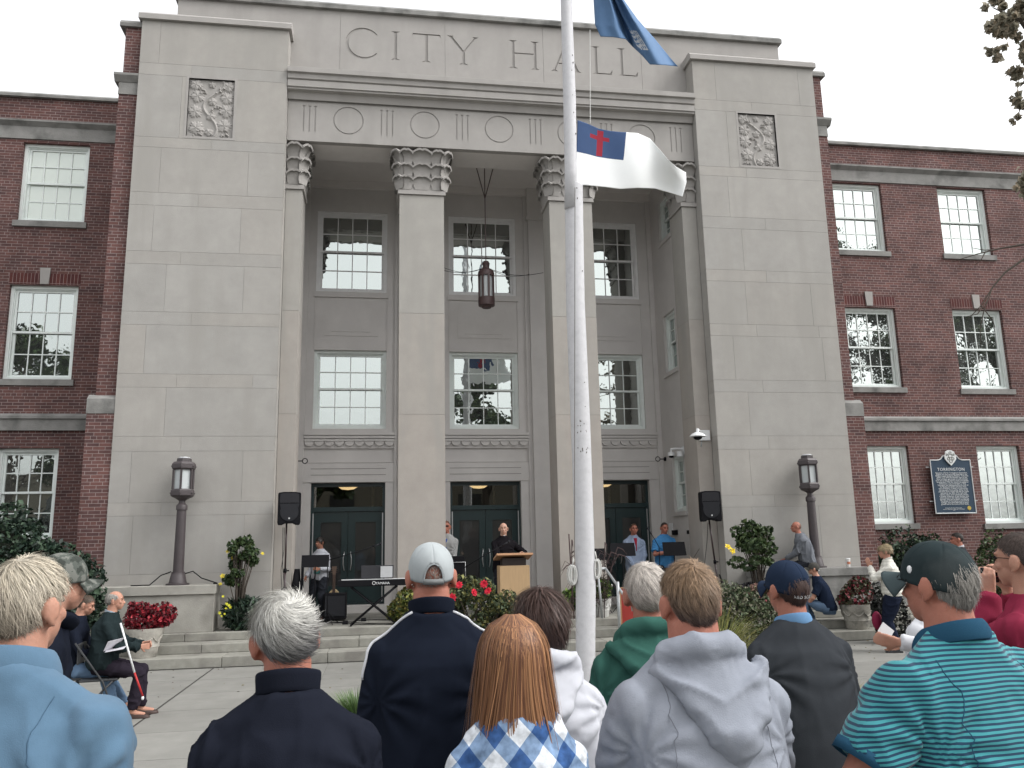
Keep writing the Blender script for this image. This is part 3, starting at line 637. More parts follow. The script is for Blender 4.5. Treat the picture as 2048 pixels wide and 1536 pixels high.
# ================================================================== PLANTS
def leaves(n_, P, size, cols, aspect=1.6, up=.4, out=None, jit=.9, seed=0, fold=.25):
    """numpy leaf clumps: every leaf two tris folded on its midrib, returns V,F,C"""
    rs = np.random.RandomState(seed); n = len(P)
    N = rs.normal(size=(n, 3))*jit
    if out is not None: N += out*1.0
    N[:, 2] += up; N /= np.linalg.norm(N, axis=1)[:, None]
    T = rs.normal(size=(n, 3)); T -= N*(T*N).sum(1)[:, None]; T /= np.linalg.norm(T, axis=1)[:, None]; Bv = np.cross(N, T)
    s = size*(.6+.8*rs.rand(n))[:, None]; L = s*aspect/2; w = s/2
    V = np.stack([P-T*L, P+Bv*w+N*w*fold*1.5, P+T*L, P-Bv*w+N*w*fold*1.5], 1).reshape(-1, 3)
    i = np.arange(n)*4; F = np.concatenate([np.stack([i, i+1, i+2], 1), np.stack([i, i+2, i+3], 1)])
    cols = np.array(cols); k = rs.randint(len(cols), size=n); c = cols[k]*(.7+.6*rs.rand(n))[:, None]
    return V, F, np.concatenate([c, c])
def cluster_points(blobs, n, seed=0, shell=.55):
    rs = np.random.RandomState(seed); vol = np.array([b[3]*b[4]*b[5] for b in blobs])**.72; k = rs.choice(len(blobs), n, p=vol/vol.sum())
    D = rs.normal(size=(n, 3)); D /= np.linalg.norm(D, axis=1)[:, None]; r = (shell+(1-shell)*rs.rand(n))**.8
    Bb = np.array([b for b in blobs]); P = Bb[k, :3]+D*r[:, None]*Bb[k, 3:6]*(1+.0*rs.rand(n))[:, None]
    nz = vnoise(P*3.1+9); P += D*(nz[:, None]-.5)*Bb[k, 3:6]*.55
    return P, D
LEAFM = {}
def leafmat(name, rough=.55, spec=.3):
    if name in LEAFM: return LEAFM[name]
    m = mat(name, (1, 1, 1), rough, .12, 12, vcol=True, spec=spec); 
    LEAFM[name] = m; return m
LEAF = leafmat('leaf'); GLOSSY = leafmat('glossy_leaf', .35, .5); PETAL = leafmat('petal', .6, .2); BARK = mat('bark', (.07, .058, .048), .95, .25, 12, .6, 40, stretch=(6, 6, 1))
def hulljit(blobs, k, seed, rad=.35, spread=.8):
    rs = random.Random(seed); out = []
    for b in blobs:
        for _ in range(k):
            d = Vector((rs.gauss(0, 1), rs.gauss(0, 1), rs.gauss(0, 1))).normalized(); r = rs.uniform(.5, 1)*spread; q = rs.uniform(.7, 1.3)*rad
            out.append((b[0]+d.x*r*b[3], b[1]+d.y*r*b[4], b[2]+d.z*r*b[5], b[3]*q, b[4]*q, b[5]*q))
    return out
def shrub(name, label, cat, loc, blobs, n, size, cols, seed=1, aspect=1.7, stems=True, mat_=None, group=None, core=True, flowers=None, sub=5, out=.8, spread=.85):
    o = empty(name, loc, label, cat, group); bl = hulljit(blobs, sub, seed, rad=.33, spread=spread) + (list(blobs) if core else [])
    P, D = cluster_points(bl, n, seed, .7); P = P[P[:, 2] > .0]; D = D[:len(P)]
    V, F, C = leaves(0, P, size, cols, aspect, .35, None, .9, seed); fast_mesh('foliage', V, F, mat_ or LEAF, o, False, C)
    if n > 30000:
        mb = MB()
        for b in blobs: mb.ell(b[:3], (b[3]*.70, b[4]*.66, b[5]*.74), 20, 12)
        mb.build('dark_core', mat('core_shade', (.012, .015, .010), .95, .3, 30), o, smooth=True)  # solid dark ellipsoids put in as the shade inside the bush
    if stems:
        mb = MB(); rs = random.Random(seed)
        for b in bl[:26]: mb.tube([(rs.uniform(-.05, .05), rs.uniform(-.05, .05), 0), (b[0]*.4, b[1]*.4, b[2]*.55), (b[0], b[1], b[2])], [.014, .010, .004], 5)
        mb.build('stem', BARK, o, smooth=True)
    if flowers:
        for fn, (cols2, k, sz, petals, pts) in flowers.items():
            rs = np.random.RandomState(seed+5)
            if pts is None: Q, D2 = cluster_points(blobs, k, seed+3, 1.0); Q = Q[Q[:, 1] < np.median(Q[:, 1])+.1]
            else: Q = np.array(pts, float)
            for q in Q:
                mb = MB(); nrm = _n(np.array((rs.normal()*.4, -1, .5+rs.normal()*.2))); a = _n(np.cross(nrm, (0, 0, 1))); b = np.cross(a, nrm)
                s = sz*(.8+.4*rs.rand())
                for layer, (rad, lift) in enumerate(((1, .0), (.62, .25))):
                    for j in range(petals):
                        t = 2*math.pi*(j+layer*.5)/petals; d = a*math.cos(t)+b*math.sin(t); e = -a*math.sin(t)+b*math.cos(t); c = np.array(cols2)*(.8+.4*rs.rand()); mb.col = tuple(c)
                        mb.add([q, q+d*s*rad*.6+e*s*.33*rad+nrm*s*(.12+lift), q+d*s*rad+nrm*s*(.1+lift), q+d*s*rad*.6-e*s*.33*rad+nrm*s*(.12+lift)], [(0, 1, 2, 3)])
                mb.build(fn, PETAL, o)
    return o
G1 = [(.035, .06, .022), (.05, .085, .03), (.025, .045, .02), (.07, .10, .035)]
GD = [(.016, .032, .022), (.026, .048, .03), (.012, .022, .016), (.045, .075, .045)]
GR = [(.05, .075, .035), (.075, .10, .05), (.04, .055, .03), (.12, .14, .075)]
RD = [(.20, .012, .022), (.28, .02, .03), (.12, .010, .02), (.06, .012, .014)]
# dark clipped holly-like bush at the left, its label tells it apart
c = at(95, 1180, 17.0); 
shrub('holly_bush', 'big dark green evergreen bush in front of the left brick wing', 'bush', (-6.15, 15.2, .2), [(-.2, 0, 1.15, 1.35, .8, 1.25), (-1.7, .2, 1.25, 1.3, .8, 1.3), (.80, -.1, .85, .85, .6, .95)], 46000, .060, GD, 3, sub=10)
shrub('evergreen_shrub', 'dark leafy shrub under the window beside the blue historical sign', 'bush', (11.9, 17.4, .4), [(0, 0, .75, .95, .6, .80), (.7, .1, .55, .7, .5, .65)], 7000, .055, GD+G1[:1], 5)
shrub('evergreen_shrub', 'light green shrub behind the man in the dark suit', 'bush', (14.3, 17.3, .4), [(0, 0, .62, 1.0, .6, .85), (1.2, .1, .7, 1.0, .6, .9)], 7000, .05, G1, 6)
# shrubs on the terrace
p = at(485, 1130, 16.0)
pts = [at(a, b, 15.75)-np.array((p[0], 15.75, TZ)) for a, b in ((468, 1092), (456, 1103), (525, 1107), (466, 1115), (445, 1152), (441, 1168))]
shrub('flowering_hibiscus', 'tall bush with small yellow flowers beside the left lamp pedestal', 'flower bush', (p[0], 15.75, TZ), [(0, 0, 1.20, .26, .22, .28), (-.05, 0, 1.42, .16, .15, .2), (.12, 0, 1.35, .15, .15, .2), (-.1, 0, .95, .18, .16, .2)], 1500, .05, G1, 8, flowers={'yellow_flower': ((.75, .62, .08), 6, .045, 5, pts)}, aspect=1.5, core=False, sub=8, spread=1.15)
p2 = at(490, 1220, 15.95)
pts = [at(a, b, 15.62)-np.array((p2[0], 15.8, TZ)) for a, b in ((453, 1208), (458, 1211), (452, 1217), (439, 1226), (443, 1232), (449, 1228), (446, 1193), (461, 1215))]
shrub('low_leafy_shrub', 'low dark shrub with long leaves and tiny yellow blooms at the terrace corner', 'flower bush', (p2[0], 15.8, TZ), [(0, 0, .30, .36, .2, .30), (-.15, 0, .3, .25, .2, .28), (.2, 0, .25, .28, .2, .25)], 1900, .06, GD+[(.07, .09, .075)], 9, flowers={'yellow_bloom': ((.6, .58, .06), 6, .028, 5, pts)}, aspect=3.2, stems=False)
p = at(1510, 1120, 15.5)
pts = [at(1465, 1102, 15.1)-np.array((p[0], 15.4, TZ)), at(1456, 1094, 15.15)-np.array((p[0], 15.4, TZ)), at(1525, 1085, 15.15)-np.array((p[0], 15.4, TZ))]
shrub('flowering_hibiscus', 'round topped hibiscus with one open yellow flower beside the right speaker stand', 'flower bush', (p[0], 15.4, TZ), [(0, 0, 1.30, .42, .34, .34), (.2, 0, 1.5, .22, .2, .2), (-.2, 0, 1.5, .2, .2, .22), (0, 0, 1.05, .42, .3, .22)], 1700, .062, G1+[(.1, .14, .07)], 12, flowers={'yellow_flower': ((.85, .66, .05), 3, .075, 5, pts)}, aspect=1.5, core=False, sub=8, spread=1.1)
p = at(1500, 1195, 15.4)
shrub('purple_leaf_plant', 'very dark purple low plant under the hibiscus by the right pedestal', 'plant', (p[0]-.15, 15.2, TZ), [(0, 0, .3, .4, .25, .3), (-.35, 0, .15, .3, .2, .2)], 1600, .06, [(.02, .016, .022), (.03, .022, .03), (.012, .012, .014)], 14, stems=False, aspect=2)
# big bed in front of the steps: green-white bush to the right
p = at(1480, 1240, 13.2)
shrub('spotted_bush', 'big bush of small grey green leaves left of the navy capped man', 'bush', (p[0], 13.0, 0), [(0, 0, .62, .62, .5, .5), (-.35, 0, .75, .35, .35, .38), (.4, 0, .55, .4, .4, .42)], 5200, .036, GR+[(.2, .19, .14)], 16, flowers={'pink_bud': ((.45, .12, .15), 9, .022, 4, None)})
shrub('pink_bush', 'small bush of pinkish leaves beside the squatting officer', 'bush', (p[0]+.55, 13.4, .1), [(0, 0, .8, .25, .2, .25)], 800, .05, [(.2, .11, .09), (.12, .1, .06), (.25, .16, .12)], 17)
# rose bush in the middle
p = at(955, 1240, 13.4)
pts = [at(a, b, 12.75)-np.array((p[0], 13.2, 0)) for a, b in ((904, 1195), (948, 1185), (976, 1182), (918, 1170), (968, 1168))]
shrub('rose_bush', 'wide rose bush with bright red blooms in front of the podium', 'flower bush', (p[0], 13.2, 0), [(0, 0, .7, .62, .45, .55), (-.15, 0, 1.1, .3, .25, .3), (.3, 0, .9, .4, .3, .4), (-.35, 0, .85, .3, .3, .35), (.55, 0, .55, .35, .3, .4)], 6500, .036, GR+[(.22, .22, .08), (.14, .13, .04)], 21, flowers={'red_rose': ((.62, .03, .06), 5, .065, 8, pts)}, core=False, sub=10, spread=1.0)
p = at(815, 1200, 15.9)
shrub('variegated_shrub', 'yellow green shrub at the foot of the left pillar behind the white capped man', 'bush', (p[0], 15.9, TZ), [(0, 0, .36, .33, .25, .33), (-.2, 0, .25, .22, .2, .24)], 1700, .045, [(.10, .13, .03), (.20, .20, .05), (.05, .07, .025), (.13, .11, .03)], 23)
# grass clumps
def grass(name, label, loc, n, h, r, cols, seed=1, droop=.5, w=.006, cat='ornamental grass'):
    rs = np.random.RandomState(seed); th = rs.rand(n)*2*math.pi; rad = r*np.sqrt(rs.rand(n))*.35; lean = .25+rs.rand(n)*1.0; L = h*(.6+.6*rs.rand(n)); k = 7
    Vs = []; 
    for i in range(k):
        t = i/(k-1); rr = rad+lean*r*t**1.4; z = L*(t-droop*lean*t**2.6*.7); d = np.stack([np.cos(th), np.sin(th), 0*th], 1); p = d*rr[:, None]; p[:, 2] = z
        sd = np.stack([-np.sin(th), np.cos(th), 0*th], 1)*(w*(1-t**2)+.0006); Vs += [p-sd, p+sd]
    V = np.stack(Vs, 1).reshape(-1, 3); b = np.arange(n)*2*k; F = np.concatenate([np.stack([b+2*i, b+2*i+1, b+2*i+3, b+2*i+2], 1) for i in range(k-1)])
    cl = np.array(cols)[rs.randint(len(cols), size=n)]*(.75+.5*rs.rand(n))[:, None]
    o = fast_mesh(name, V, F, LEAF, None, False, np.concatenate([cl]*(k-1))); o.location = loc; return tag(o, label, cat)
YG = [(.20, .21, .05), (.28, .27, .09), (.12, .15, .04), (.33, .31, .14)]
p = at(1425, 1290, 11.4); grass('ornamental_grass', 'yellow green grass clump between grey hoodie and charcoal sweater', (p[0], 11.4, 0), 900, .95, .75, YG, 2)
p = at(1716, 1400, 7.2); grass('ornamental_grass', 'bright yellow grass spilling by the kerb beside the striped polo shirt', (p[0]-.0, 7.6, .12), 900, .46, .42, YG, 3, .7)
p = at(712, 1362, 8.6); grass('green_tuft_plant', 'small fresh green plant between the two dark jackets', (p[0]+.03, 8.6, .1), 900, .36, .26, [(.09, .16, .05), (.13, .20, .07), (.06, .1, .04)], 5, .2, .005, 'plant')
mb = MB(); p = at(712, 1380, 8.5)
mb.tube([(p[0]+.22+.42*math.cos(t), 8.85+.42*math.sin(t), .06) for t in np.linspace(0, 2*math.pi, 25)], .07, 8, cap=False)
tag(mb.build('bed_edging', mat('edging_stone', (.42, .42, .38), .9, .2, 9), smooth=True), 'pale round stone edging under the fresh green plant', 'edging')
mb = MB(); q = at(1715, 1440, 7.2); mb.box(q[0]-.25, q[0]+1.2, 7.15, 7.35, 0, .14); tag(mb.build('kerb_stone', STONE_D, bevel=.02), 'grey kerb stone under the bright yellow grass', 'kerb')
# urn planters
def pot(name, label, loc, R, H, n=28, mat_=None):
    mb = MB(); mb.lathe([(.001, 0), (R*.66, 0), (R*.70, H*.04), (R*.74, H*.30), (R*.80, H*.36), (R*.78, H*.40), (R*.90, H*.72), (R*.97, H*.80), (R*1.0, H*.93), (R*1.03, H), (R*.93, H), (R*.88, H*.9), (.001, H*.88)], (0, 0, 0), n)
    for k in range(8):     # swag garland round the body
        t0 = 2*math.pi*k/8; pts = []
        for i in range(7):
            t = t0+2*math.pi/8*i/6; z = H*(.72-.18*math.sin(math.pi*i/6)); r = R*(.775+.125*(z/H-.40)/.32)+.004; pts.append((r*math.cos(t), r*math.sin(t), z))
        mb.tube(pts, .014, 5)
    o = mb.build(name, mat_, smooth=True, auto=True); o.location = loc; return tag(o, label, 'planter')
POTM = mat('weathered_pot_stone', (.42, .40, .36), .9, .2, 14, .5, 70, dark=(.20, .19, .17), dscale=7)
pl = at(293, 1262, 14.9); pot('urn_planter', 'cream stone urn full of red coleus beside the old man', (pl[0]-.02, 14.86, .168), .30, .46, mat_=POTM)
shrub('red_coleus', 'bright red coleus filling the left urn', 'plant', (pl[0], 14.86, .56), [(0, 0, .20, .44, .34, .24), (-.15, 0, .36, .2, .2, .16), (.2, 0, .25, .25, .25, .2)], 1700, .055, RD, 31, aspect=1.2, stems=False)
pr_ = at(1708, 1225, 14.9); pot('urn_planter', 'weathered stone urn in front of the right pedestal wall', (pr_[0], 14.82, .168), .29, .45, mat_=mat('old_pot_stone', (.33, .315, .28), .9, .25, 14, .5, 70, dark=(.12, .12, .11), dscale=6))
shrub('red_green_coleus', 'dull red and green leafy plant in the right urn', 'plant', (pr_[0], 14.82, .55), [(0, 0, .22, .36, .3, .26), (.1, 0, .42, .2, .2, .16)], 1700, .05, [(.16, .02, .03), (.06, .06, .03), (.09, .035, .03), (.045, .05, .03)], 33, aspect=1.3, stems=False)
p = at(1182, 1215, 15.7); pot('urn_planter', 'white urn behind the flagpole', (p[0]+.25, 15.9, TZ), .2, .34, mat_=mat('white_pot', (.6, .6, .58), .6))
shrub('white_flower_plant', 'bright green plant with white flowers behind the flagpole', 'plant', (p[0]-.05, 15.9, TZ+.12), [(0, 0, .30, .42, .25, .3), (.3, 0, .38, .22, .2, .2), (-.3, 0, .22, .2, .2, .25)], 1500, .055, [(.10, .18, .03), (.05, .09, .025), (.16, .24, .05), (.03, .05, .02)], 35, stems=False, flowers={'white_flower': ((.75, .75, .72), 9, .03, 5, None)})
# tall dry fountain grass on both sides of the pole
mb = MB(); rs = random.Random(3); base = at(1140, 1225, 15.9)
for k in range(9):
    x0 = base[0]+rs.uniform(-.1, .75); a = rs.uniform(-1, 1); h = rs.uniform(.9, 1.5); pts = [np.array((x0, 15.7+rs.uniform(-.1, .1), TZ))]
    for t in (.4, .75, .92, 1.0): pts.append(np.array((x0+a*.35*t*t, 15.7-.1*t, TZ+h*t*(1-.12*t*t*abs(a)))))
    e = pts[-1]; pts.append(e+np.array((a*.13, 0, -.04))); pts.append(e+np.array((a*.24, 0, -.14)))
    mb.tube(pts, [.006, .006, .008, .012, .014, .011, .003], 5)
    for j in range(8):
        t = rs.uniform(.2, .85); q = np.array((x0+a*.35*t*t, 15.68, TZ+h*t)); s = rs.choice((-1, 1)); mb.tube([q, q+np.array((s*.12, -.02, .08)), q+np.array((s*.24, -.03, -.06-.1*rs.random()))], [.007, .006, .001], 4)
mb.tube([(base[0]+.02, 15.66, TZ), (base[0]-.03, 15.64, 2.02)], .013, 6)
tag(mb.build('fountain_grass', mat('dry_purple_grass', (.075, .05, .05), .8, .2, 20), smooth=True), 'tall dry brown fountain grass around the flagpole foot', 'ornamental grass')
mb = MB(); q = at(1388, 1115, 16.6); mb.tube([(q[0]+.02, 16.6, TZ), q, at(1399, 1097, 16.6)], [.008, .008, .005], 5); tag(mb.build('bare_twig', BARK), 'thin bare twig behind the grey hoodie head', 'twig')
# ---- trees
def branch_tree(name, label, loc, H, crown, n, leaf, cols, seed, trunk_r=.28, vis_blobs=None, limbs=9, group=None):
    o = empty(name, loc, label, 'tree', group); rs = random.Random(seed); mb = MB()
    zt_ = H*.42; mb.tube([(0, 0, -.1), (.05, .03, zt_*.5), (0, .1, zt_), (.1, 0, H*.62), (0, 0, H*.85)], [trunk_r*1.25, trunk_r, trunk_r*.8, trunk_r*.5, trunk_r*.15], 12)
    bl = []
    for k in range(limbs):
        a = 2*math.pi*k/limbs+rs.uniform(-.3, .3); L = crown*rs.uniform(.6, 1); z0 = rs.uniform(.35, .7)*H; e = np.array((math.cos(a)*L, math.sin(a)*L, min(H, z0+H*rs.uniform(.12, .35))))
        m = e*.5; m[2] = z0+(e[2]-z0)*.6; mb.tube([(0, 0, z0), m, e], [trunk_r*.35, trunk_r*.2, .03], 7)
        for j in range(3):
            t = rs.uniform(.5, 1); q = m+(e-m)*t; d = np.array((rs.gauss(0, 1), rs.gauss(0, 1), rs.gauss(.2, .8)))*crown*.2; mb.tube([q, q+d], [.05, .012], 5); bl.append((*(q+d), crown*.24, crown*.24, crown*.2))
        bl.append((*e, crown*.3, crown*.3, crown*.24))
    if vis_blobs: bl += vis_blobs
    mb.build('trunk', BARK, o, smooth=True)
    P, D = cluster_points(hulljit(bl, 6, seed, .45, 1)+bl, n, seed, .4); V, F, C = leaves(0, P, leaf, cols, 1.3, .3, None, .9, seed); fast_mesh('crown', V, F, LEAF, o, False, C)
    return o
MLEAF = mat('hazed_maple_leaf', (1, 1, 1), .6, .12, 12, vcol=True, spec=.2); _t = MLEAF.node_tree; _tr = _t.nodes.new('ShaderNodeBsdfTranslucent'); _vc = _t.nodes.new('ShaderNodeVertexColor'); _vc.layer_name = 'Col'; _mx = _t.nodes.new('ShaderNodeMixShader'); _mx.inputs[0].default_value = .5
_t.links.new(_vc.outputs[0], _tr.inputs[0]); _t.links.new(_t.nodes['Principled BSDF'].outputs[0], _mx.inputs[1]); _t.links.new(_tr.outputs[0], _mx.inputs[2]); _t.links.new(_mx.outputs[0], _t.nodes['Material Output'].inputs[0])
# the tree whose branch tips hang in at the top right of the photograph
tp = at(2100, 300, 9.0)
T = empty('maple_tree', (tp[0]+2.2, 8.6, 0), 'maple tree with branches hanging into the top right corner', 'tree')
mb = MB(); mb.tube([(0, 0, -.1), (0, 0, 2), (.1, 0, 4.5), (.05, 0, 7.5), (.2, .1, 11)], [.36, .27, .22, .15, .04], 12)
def rel(px, py, Y): return at(px, py, Y)-np.array((tp[0]+2.2, 8.6, 0))
limbs_ = [((0, 0, 4.5), [rel(2120, 150, 9), rel(2040, 40, 9), rel(1985, 15, 9)], .06), ((0, 0, 4), [rel(2130, 300, 9), rel(2060, 180, 9), rel(2035, 230, 9)], .05), ((0, 0, 3), [rel(2120, 400, 9), rel(2060, 350, 9)], .05)]
for a, b, r in limbs_: mb.tube([a]+b, [r*1.6]+list(np.linspace(r*.8, .006, len(b))), 6)
# bare twigs in front of the right hand windows
for pts in ([(2120, 480), (2048, 489), (2000, 497), (1955, 508), (1903, 524)], [(2120, 500), (2048, 518), (2010, 545), (1985, 575), (1963, 610), (1935, 640)], [(1985, 575), (1968, 620), (1960, 660), (1962, 690)], [(1975, 600), (1955, 628), (1930, 634)], [(1990, 500), (1968, 500), (1945, 496)], [(1963, 612), (1985, 640), (1990, 655)], [(1970, 505), (1962, 520), (1950, 530)]):
    mb.tube([rel(a, b, 8.9) for a, b in pts], list(np.linspace(.019 if len(pts) > 4 else .008, .0035, len(pts))), 5)
mb.build('trunk', BARK, T, smooth=True)
vb = []
for a, b, r in ((2010, 12, .16), (2035, 25, .18), (1992, 55, .13), (2010, 50, .15), (1985, 100, .08), (2000, 108, .09), (2040, 60, .12), (2046, 120, .10), (2040, 200, .09), (2046, 165, .06), (2030, 240, .055), (2050, 95, .1), (1972, 18, .06), (2060, 30, .3), (2080, 120, .25), (2075, 220, .2), (2050, 345, .07), (2040, 372, .06), (2065, 370, .12), (2080, 350, .15), (2048, 395, .05)):
    q = rel(a, b, 9.0+random.uniform(-.2, .2)); vb.append((*q, r, r, r))
rs = random.Random(8)
for k in range(26): a = rs.uniform(0, 6.28); r = rs.uniform(.3, 3.0); vb.append((.5+abs(r*math.cos(a)) if r*math.cos(a) < -1.2 else r*math.cos(a), r*math.sin(a), rs.uniform(7, 11.5), .8, .8, .6))
P1, D1 = cluster_points(hulljit(vb[:21], 5, 9, .42, 1.3), 2500, 2, .2); P2, D2 = cluster_points(hulljit(vb[21:], 5, 3, .5, 1), 7000, 3, .3)
P = np.concatenate([P1, P2]); P = P[(P[:, 0] > rel(1955, 100, 9)[0]-.05)]
V, F, C = leaves(0, P, .075, [(.30, .28, .22), (.36, .33, .26), (.24, .23, .18), (.38, .32, .24)], 1.25, .2, None, .9, 4); fast_mesh('crown', V, F, MLEAF, T, False, C)  # leaf colours paled and greyed to carry the flare haze
# park trees behind the camera: the windows mirror them
for k, (x, y, h, c) in enumerate(((-20, -12, 15, 3.6), (-5, -20, 9.5, 3.0), (6.5, -13, 12.5, 2.3), (15, -20, 12, 3.4), (28, -10, 20, 5.6), (38, -12, 17, 5.5), (-31, -16, 13, 4.5), (20, -13, 11, 3.0))):
    branch_tree('park_tree', ('broad leafy tree', 'tall leafy tree', 'round leafy tree', 'big spreading tree', 'large dark tree', 'far leafy tree', 'distant leafy tree', 'slender tree')[k]+' standing in the park across from the portico', (x, y, 0), h, c, 5200, .34, G1, 40+k)

o = empty('commercial_building', (5, -46, 0), 'long tan building across the park, mirrored in the windows', 'building')
mb = MB(); mb.box(-45, 45, -5, 0, 0, 8.5); mb.box(-45.2, 45.2, -5.2, .2, 8.5, 9); mb.build('wall', mat('tan_brick_wall', (.15, .135, .105), .9, .15), o)
for i in range(14):
    for z in (1.0, 4.8): mb = MB(); x = -42+6.4*i; mb.box(x, x+2.4, .01, .06, z, z+2.2); mb.build('window', GLASSD, o)
# ================================================================== THINGS ON AND AROUND THE TERRACE
# lamp posts
def lamp_post(loc, label, group, ang):
    o = empty('lamp_post', loc, label, 'street lamp', group)
    mb = MB(); mb.lathe([(.001, 0), (.20, 0), (.20, .03), (.155, .035), (.125, .17), (.115, .19), (.115, .23), (.001, .23)], n=20); mb.build('base', BRONZE, o, smooth=True, auto=True)
    mb = MB(); mb.lathe([(.001, .23), (.094, .23), (.082, 1.32), (.098, 1.325), (.098, 1.40), (.088, 1.42), (.07, 1.43), (.055, 1.46), (.055, 1.50), (.001, 1.50)], n=18); mb.build('pole', BRONZE, o, smooth=True, auto=True)
    hd = None; mb = MB(); n = 6
    mb.lathe([(.001, 1.49), (.06, 1.49), (.12, 1.53), (.19, 1.56), (.212, 1.585), (.212, 1.67), (.19, 1.70), (.001, 1.70)], n=n, ang=ang)
    mb.lathe([(.001, 2.05), (.19, 2.05), (.216, 2.075), (.216, 2.15), (.185, 2.19), (.135, 2.20), (.13, 2.255), (.001, 2.26)], n=n, ang=ang)
    for j in range(n):
        t = 2*math.pi*j/n+ang; c = np.array((math.cos(t)*.183, math.sin(t)*.183, 1.875)); mb.obox(c, np.array((math.cos(t), math.sin(t), 0))*.012, np.array((-math.sin(t), math.cos(t), 0))*.018, (0, 0, .176))
        for z in (1.625, 2.11): mb.ell((math.cos(t)*.21, math.sin(t)*.21, z), (.018, .018, .018), 8, 5)
    hd = mb.build('lamp_head', BRONZE, o, auto=False)
    mb = MB(); mb.lathe([(.001, 1.70), (.155, 1.70), (.155, 2.05), (.001, 2.05)], n=n, ang=ang); mb.build('frosted_panes', MILK, hd)
    mb = MB(); mb.lathe([(.001, 2.255), (.12, 2.256), (.08, 2.285), (.001, 2.29)], n=16); mb.build('top_cap', mat('pale_cap_metal', (.45, .46, .48), .4), hd, smooth=True)
    return o
xl = at(356, 1168, 15.93)[0]; xr = at(1632, 1138, 15.93)[0]
lamp_post((xl, 15.9, 1.26), 'dark lamp post on the pedestal wall above the bright red plant', 'lamp posts on the pedestal walls', math.radians(30))
lamp_post((xr, 15.9, 1.26), 'dark lamp post on the pedestal wall behind the seated bald man', 'lamp posts on the pedestal walls', math.radians(5))
mb = MB(); z = 1.275
mb.tube([(xl-.75, 15.75, z), (xl-.45, 15.8, z), (xl-.28, 15.85, z+.16), (xl-.12, 15.9, z+.22)], .010, 6); mb.tube([(xl+.12, 15.9, z+.18), (xl+.26, 15.85, z+.22), (xl+.42, 15.8, z+.10), (xl+.7, 15.8, z), (at(430, 1160, 15.7)[0]-.03, 15.72, z)], .010, 6)
tag(mb.build('power_cable', BLACK, smooth=True), 'black cable looping from the left lamp post base', 'cable')
# paper cup
c = at(1700, 1139, 15.75); mb = MB(); mb.lathe([(.001, 0), (.036, 0), (.048, .15), (.001, .15)], n=20); o = mb.build('paper_cup', mat('cup_paper', (.68, .66, .64), .6, .03), smooth=True, auto=True); o.location = (c[0], 15.8, 1.26); tag(o, 'white paper cup with pink logo on the right pedestal wall', 'cup')
mb = MB(); mb.lathe([(.001, .15), (.052, .15), (.052, .165), (.045, .17), (.001, .172)], n=20); mb.build('lid', WHITEPL, o, smooth=True, auto=True)
mb = MB(); mb.lathe([(.0432, .055), (.0465, .105)], n=20); mb.f = [f for k, f in enumerate(mb.f[:-2]) if 12 <= k % 20 <= 17]; mb.m = mb.m[:len(mb.f)]; mb.c = mb.c[:len(mb.f)]; mb.build('printed_logo', mat('pink_print', (.5, .2, .12), .6), o)
# speakers and stands
def speaker(loc, label, rz):
    o = empty('loudspeaker', loc, label, 'loudspeaker', 'loudspeakers on tripod stands', rz)
    mb = MB(); w, h, d = .205, .60, .17
    poly = [(-w, .05), (-w*.93, .0), (-w*.55, 0), (-w*.45, .03), (w*.45, .03), (w*.55, 0), (w*.93, 0), (w, .05), (w*1.0, h-.05), (w*.97, h-.015), (w*.5, h), (-w*.5, h), (-w*.97, h-.015), (-w, h-.05)]
    mb.prism([(a, b) for a, b in poly], -d*.6, d*.7, 'y'); mb.prism([(a*.7, b*.93+.02) for a, b in poly], d*.7, d*1.5, 'y'); b_ = mb.build('cabinet', BLACK, o, bevel=.012)
    mb = MB(); g = [(w*.82*math.sin(t)*.98, .235-.17*math.cos(t)) for t in np.linspace(-math.pi*.62, math.pi*.62, 25)]
    g2 = [(w*.86, .36), (w*.86, .37)]; poly = [(x, z_) for x, z_ in g]+[(w*.86, .385), (-w*.86, .385)]; mb.prism(poly[::-1], -d*.6-.012, -d*.6-.001, 'y'); mb.build('grille', GRILLE, b_, bevel=.004)
    mb = MB(); mb.prism([(-w*.85, .40), (w*.85, .40), (w*.8, .56), (w*.5, .575), (-w*.5, .575), (-w*.8, .56)], -d*.6-.008, -d*.6-.001, 'y'); mb.build('horn', mat('horn_plastic', (.02, .02, .024), .35), b_)
    mb = MB(); mb.ell((0, -d*.6-.014, .115), (.016, .004, .016), 10, 6); mb.build('badge', STEEL, b_, smooth=True)
def stand(loc, h, label, group, lean=0):
    o = empty('speaker_stand', loc, label, 'tripod stand', group)
    mb = MB(); mb.tube([(0, 0, .12), (lean*.5, 0, h*.55)], .019, 10); mb.tube([(lean*.5, 0, h*.55), (lean, 0, h+.06)], .0165, 10); mb.build('pole', mat('stand_tube', (.03, .015, .017), .35, .1, spec=.5), o, smooth=True)
    mb = MB(); mb.tube([(lean*.5, 0, h*.53), (lean*.5, 0, h*.57)], .03, 10); mb.tube([(lean*.5+.02, 0, h*.55), (lean*.5+.07, 0, h*.55)], .012, 6); mb.build('collar', BLACK, o, smooth=True)
    for k in range(3):
        a = 2*math.pi*k/3+.5; e = np.array((math.cos(a)*.42, math.sin(a)*.42, .012)); mb = MB(); mb.tube([(math.cos(a)*.02, math.sin(a)*.02, .72), e], .011, 6); mb.tube([(0, 0, .22), e*.55+np.array((0, 0, .22))*.55*.9], .007, 5); mb.build('leg', BLACK, o, smooth=True)
    return o
sx = at(573, 1052, 15.95); speaker((at(579, 1020, 15.9)[0], 15.85, at(578, 1050, 15.85)[2]), 'black loudspeaker on tripod beside the left half pillar', .12)
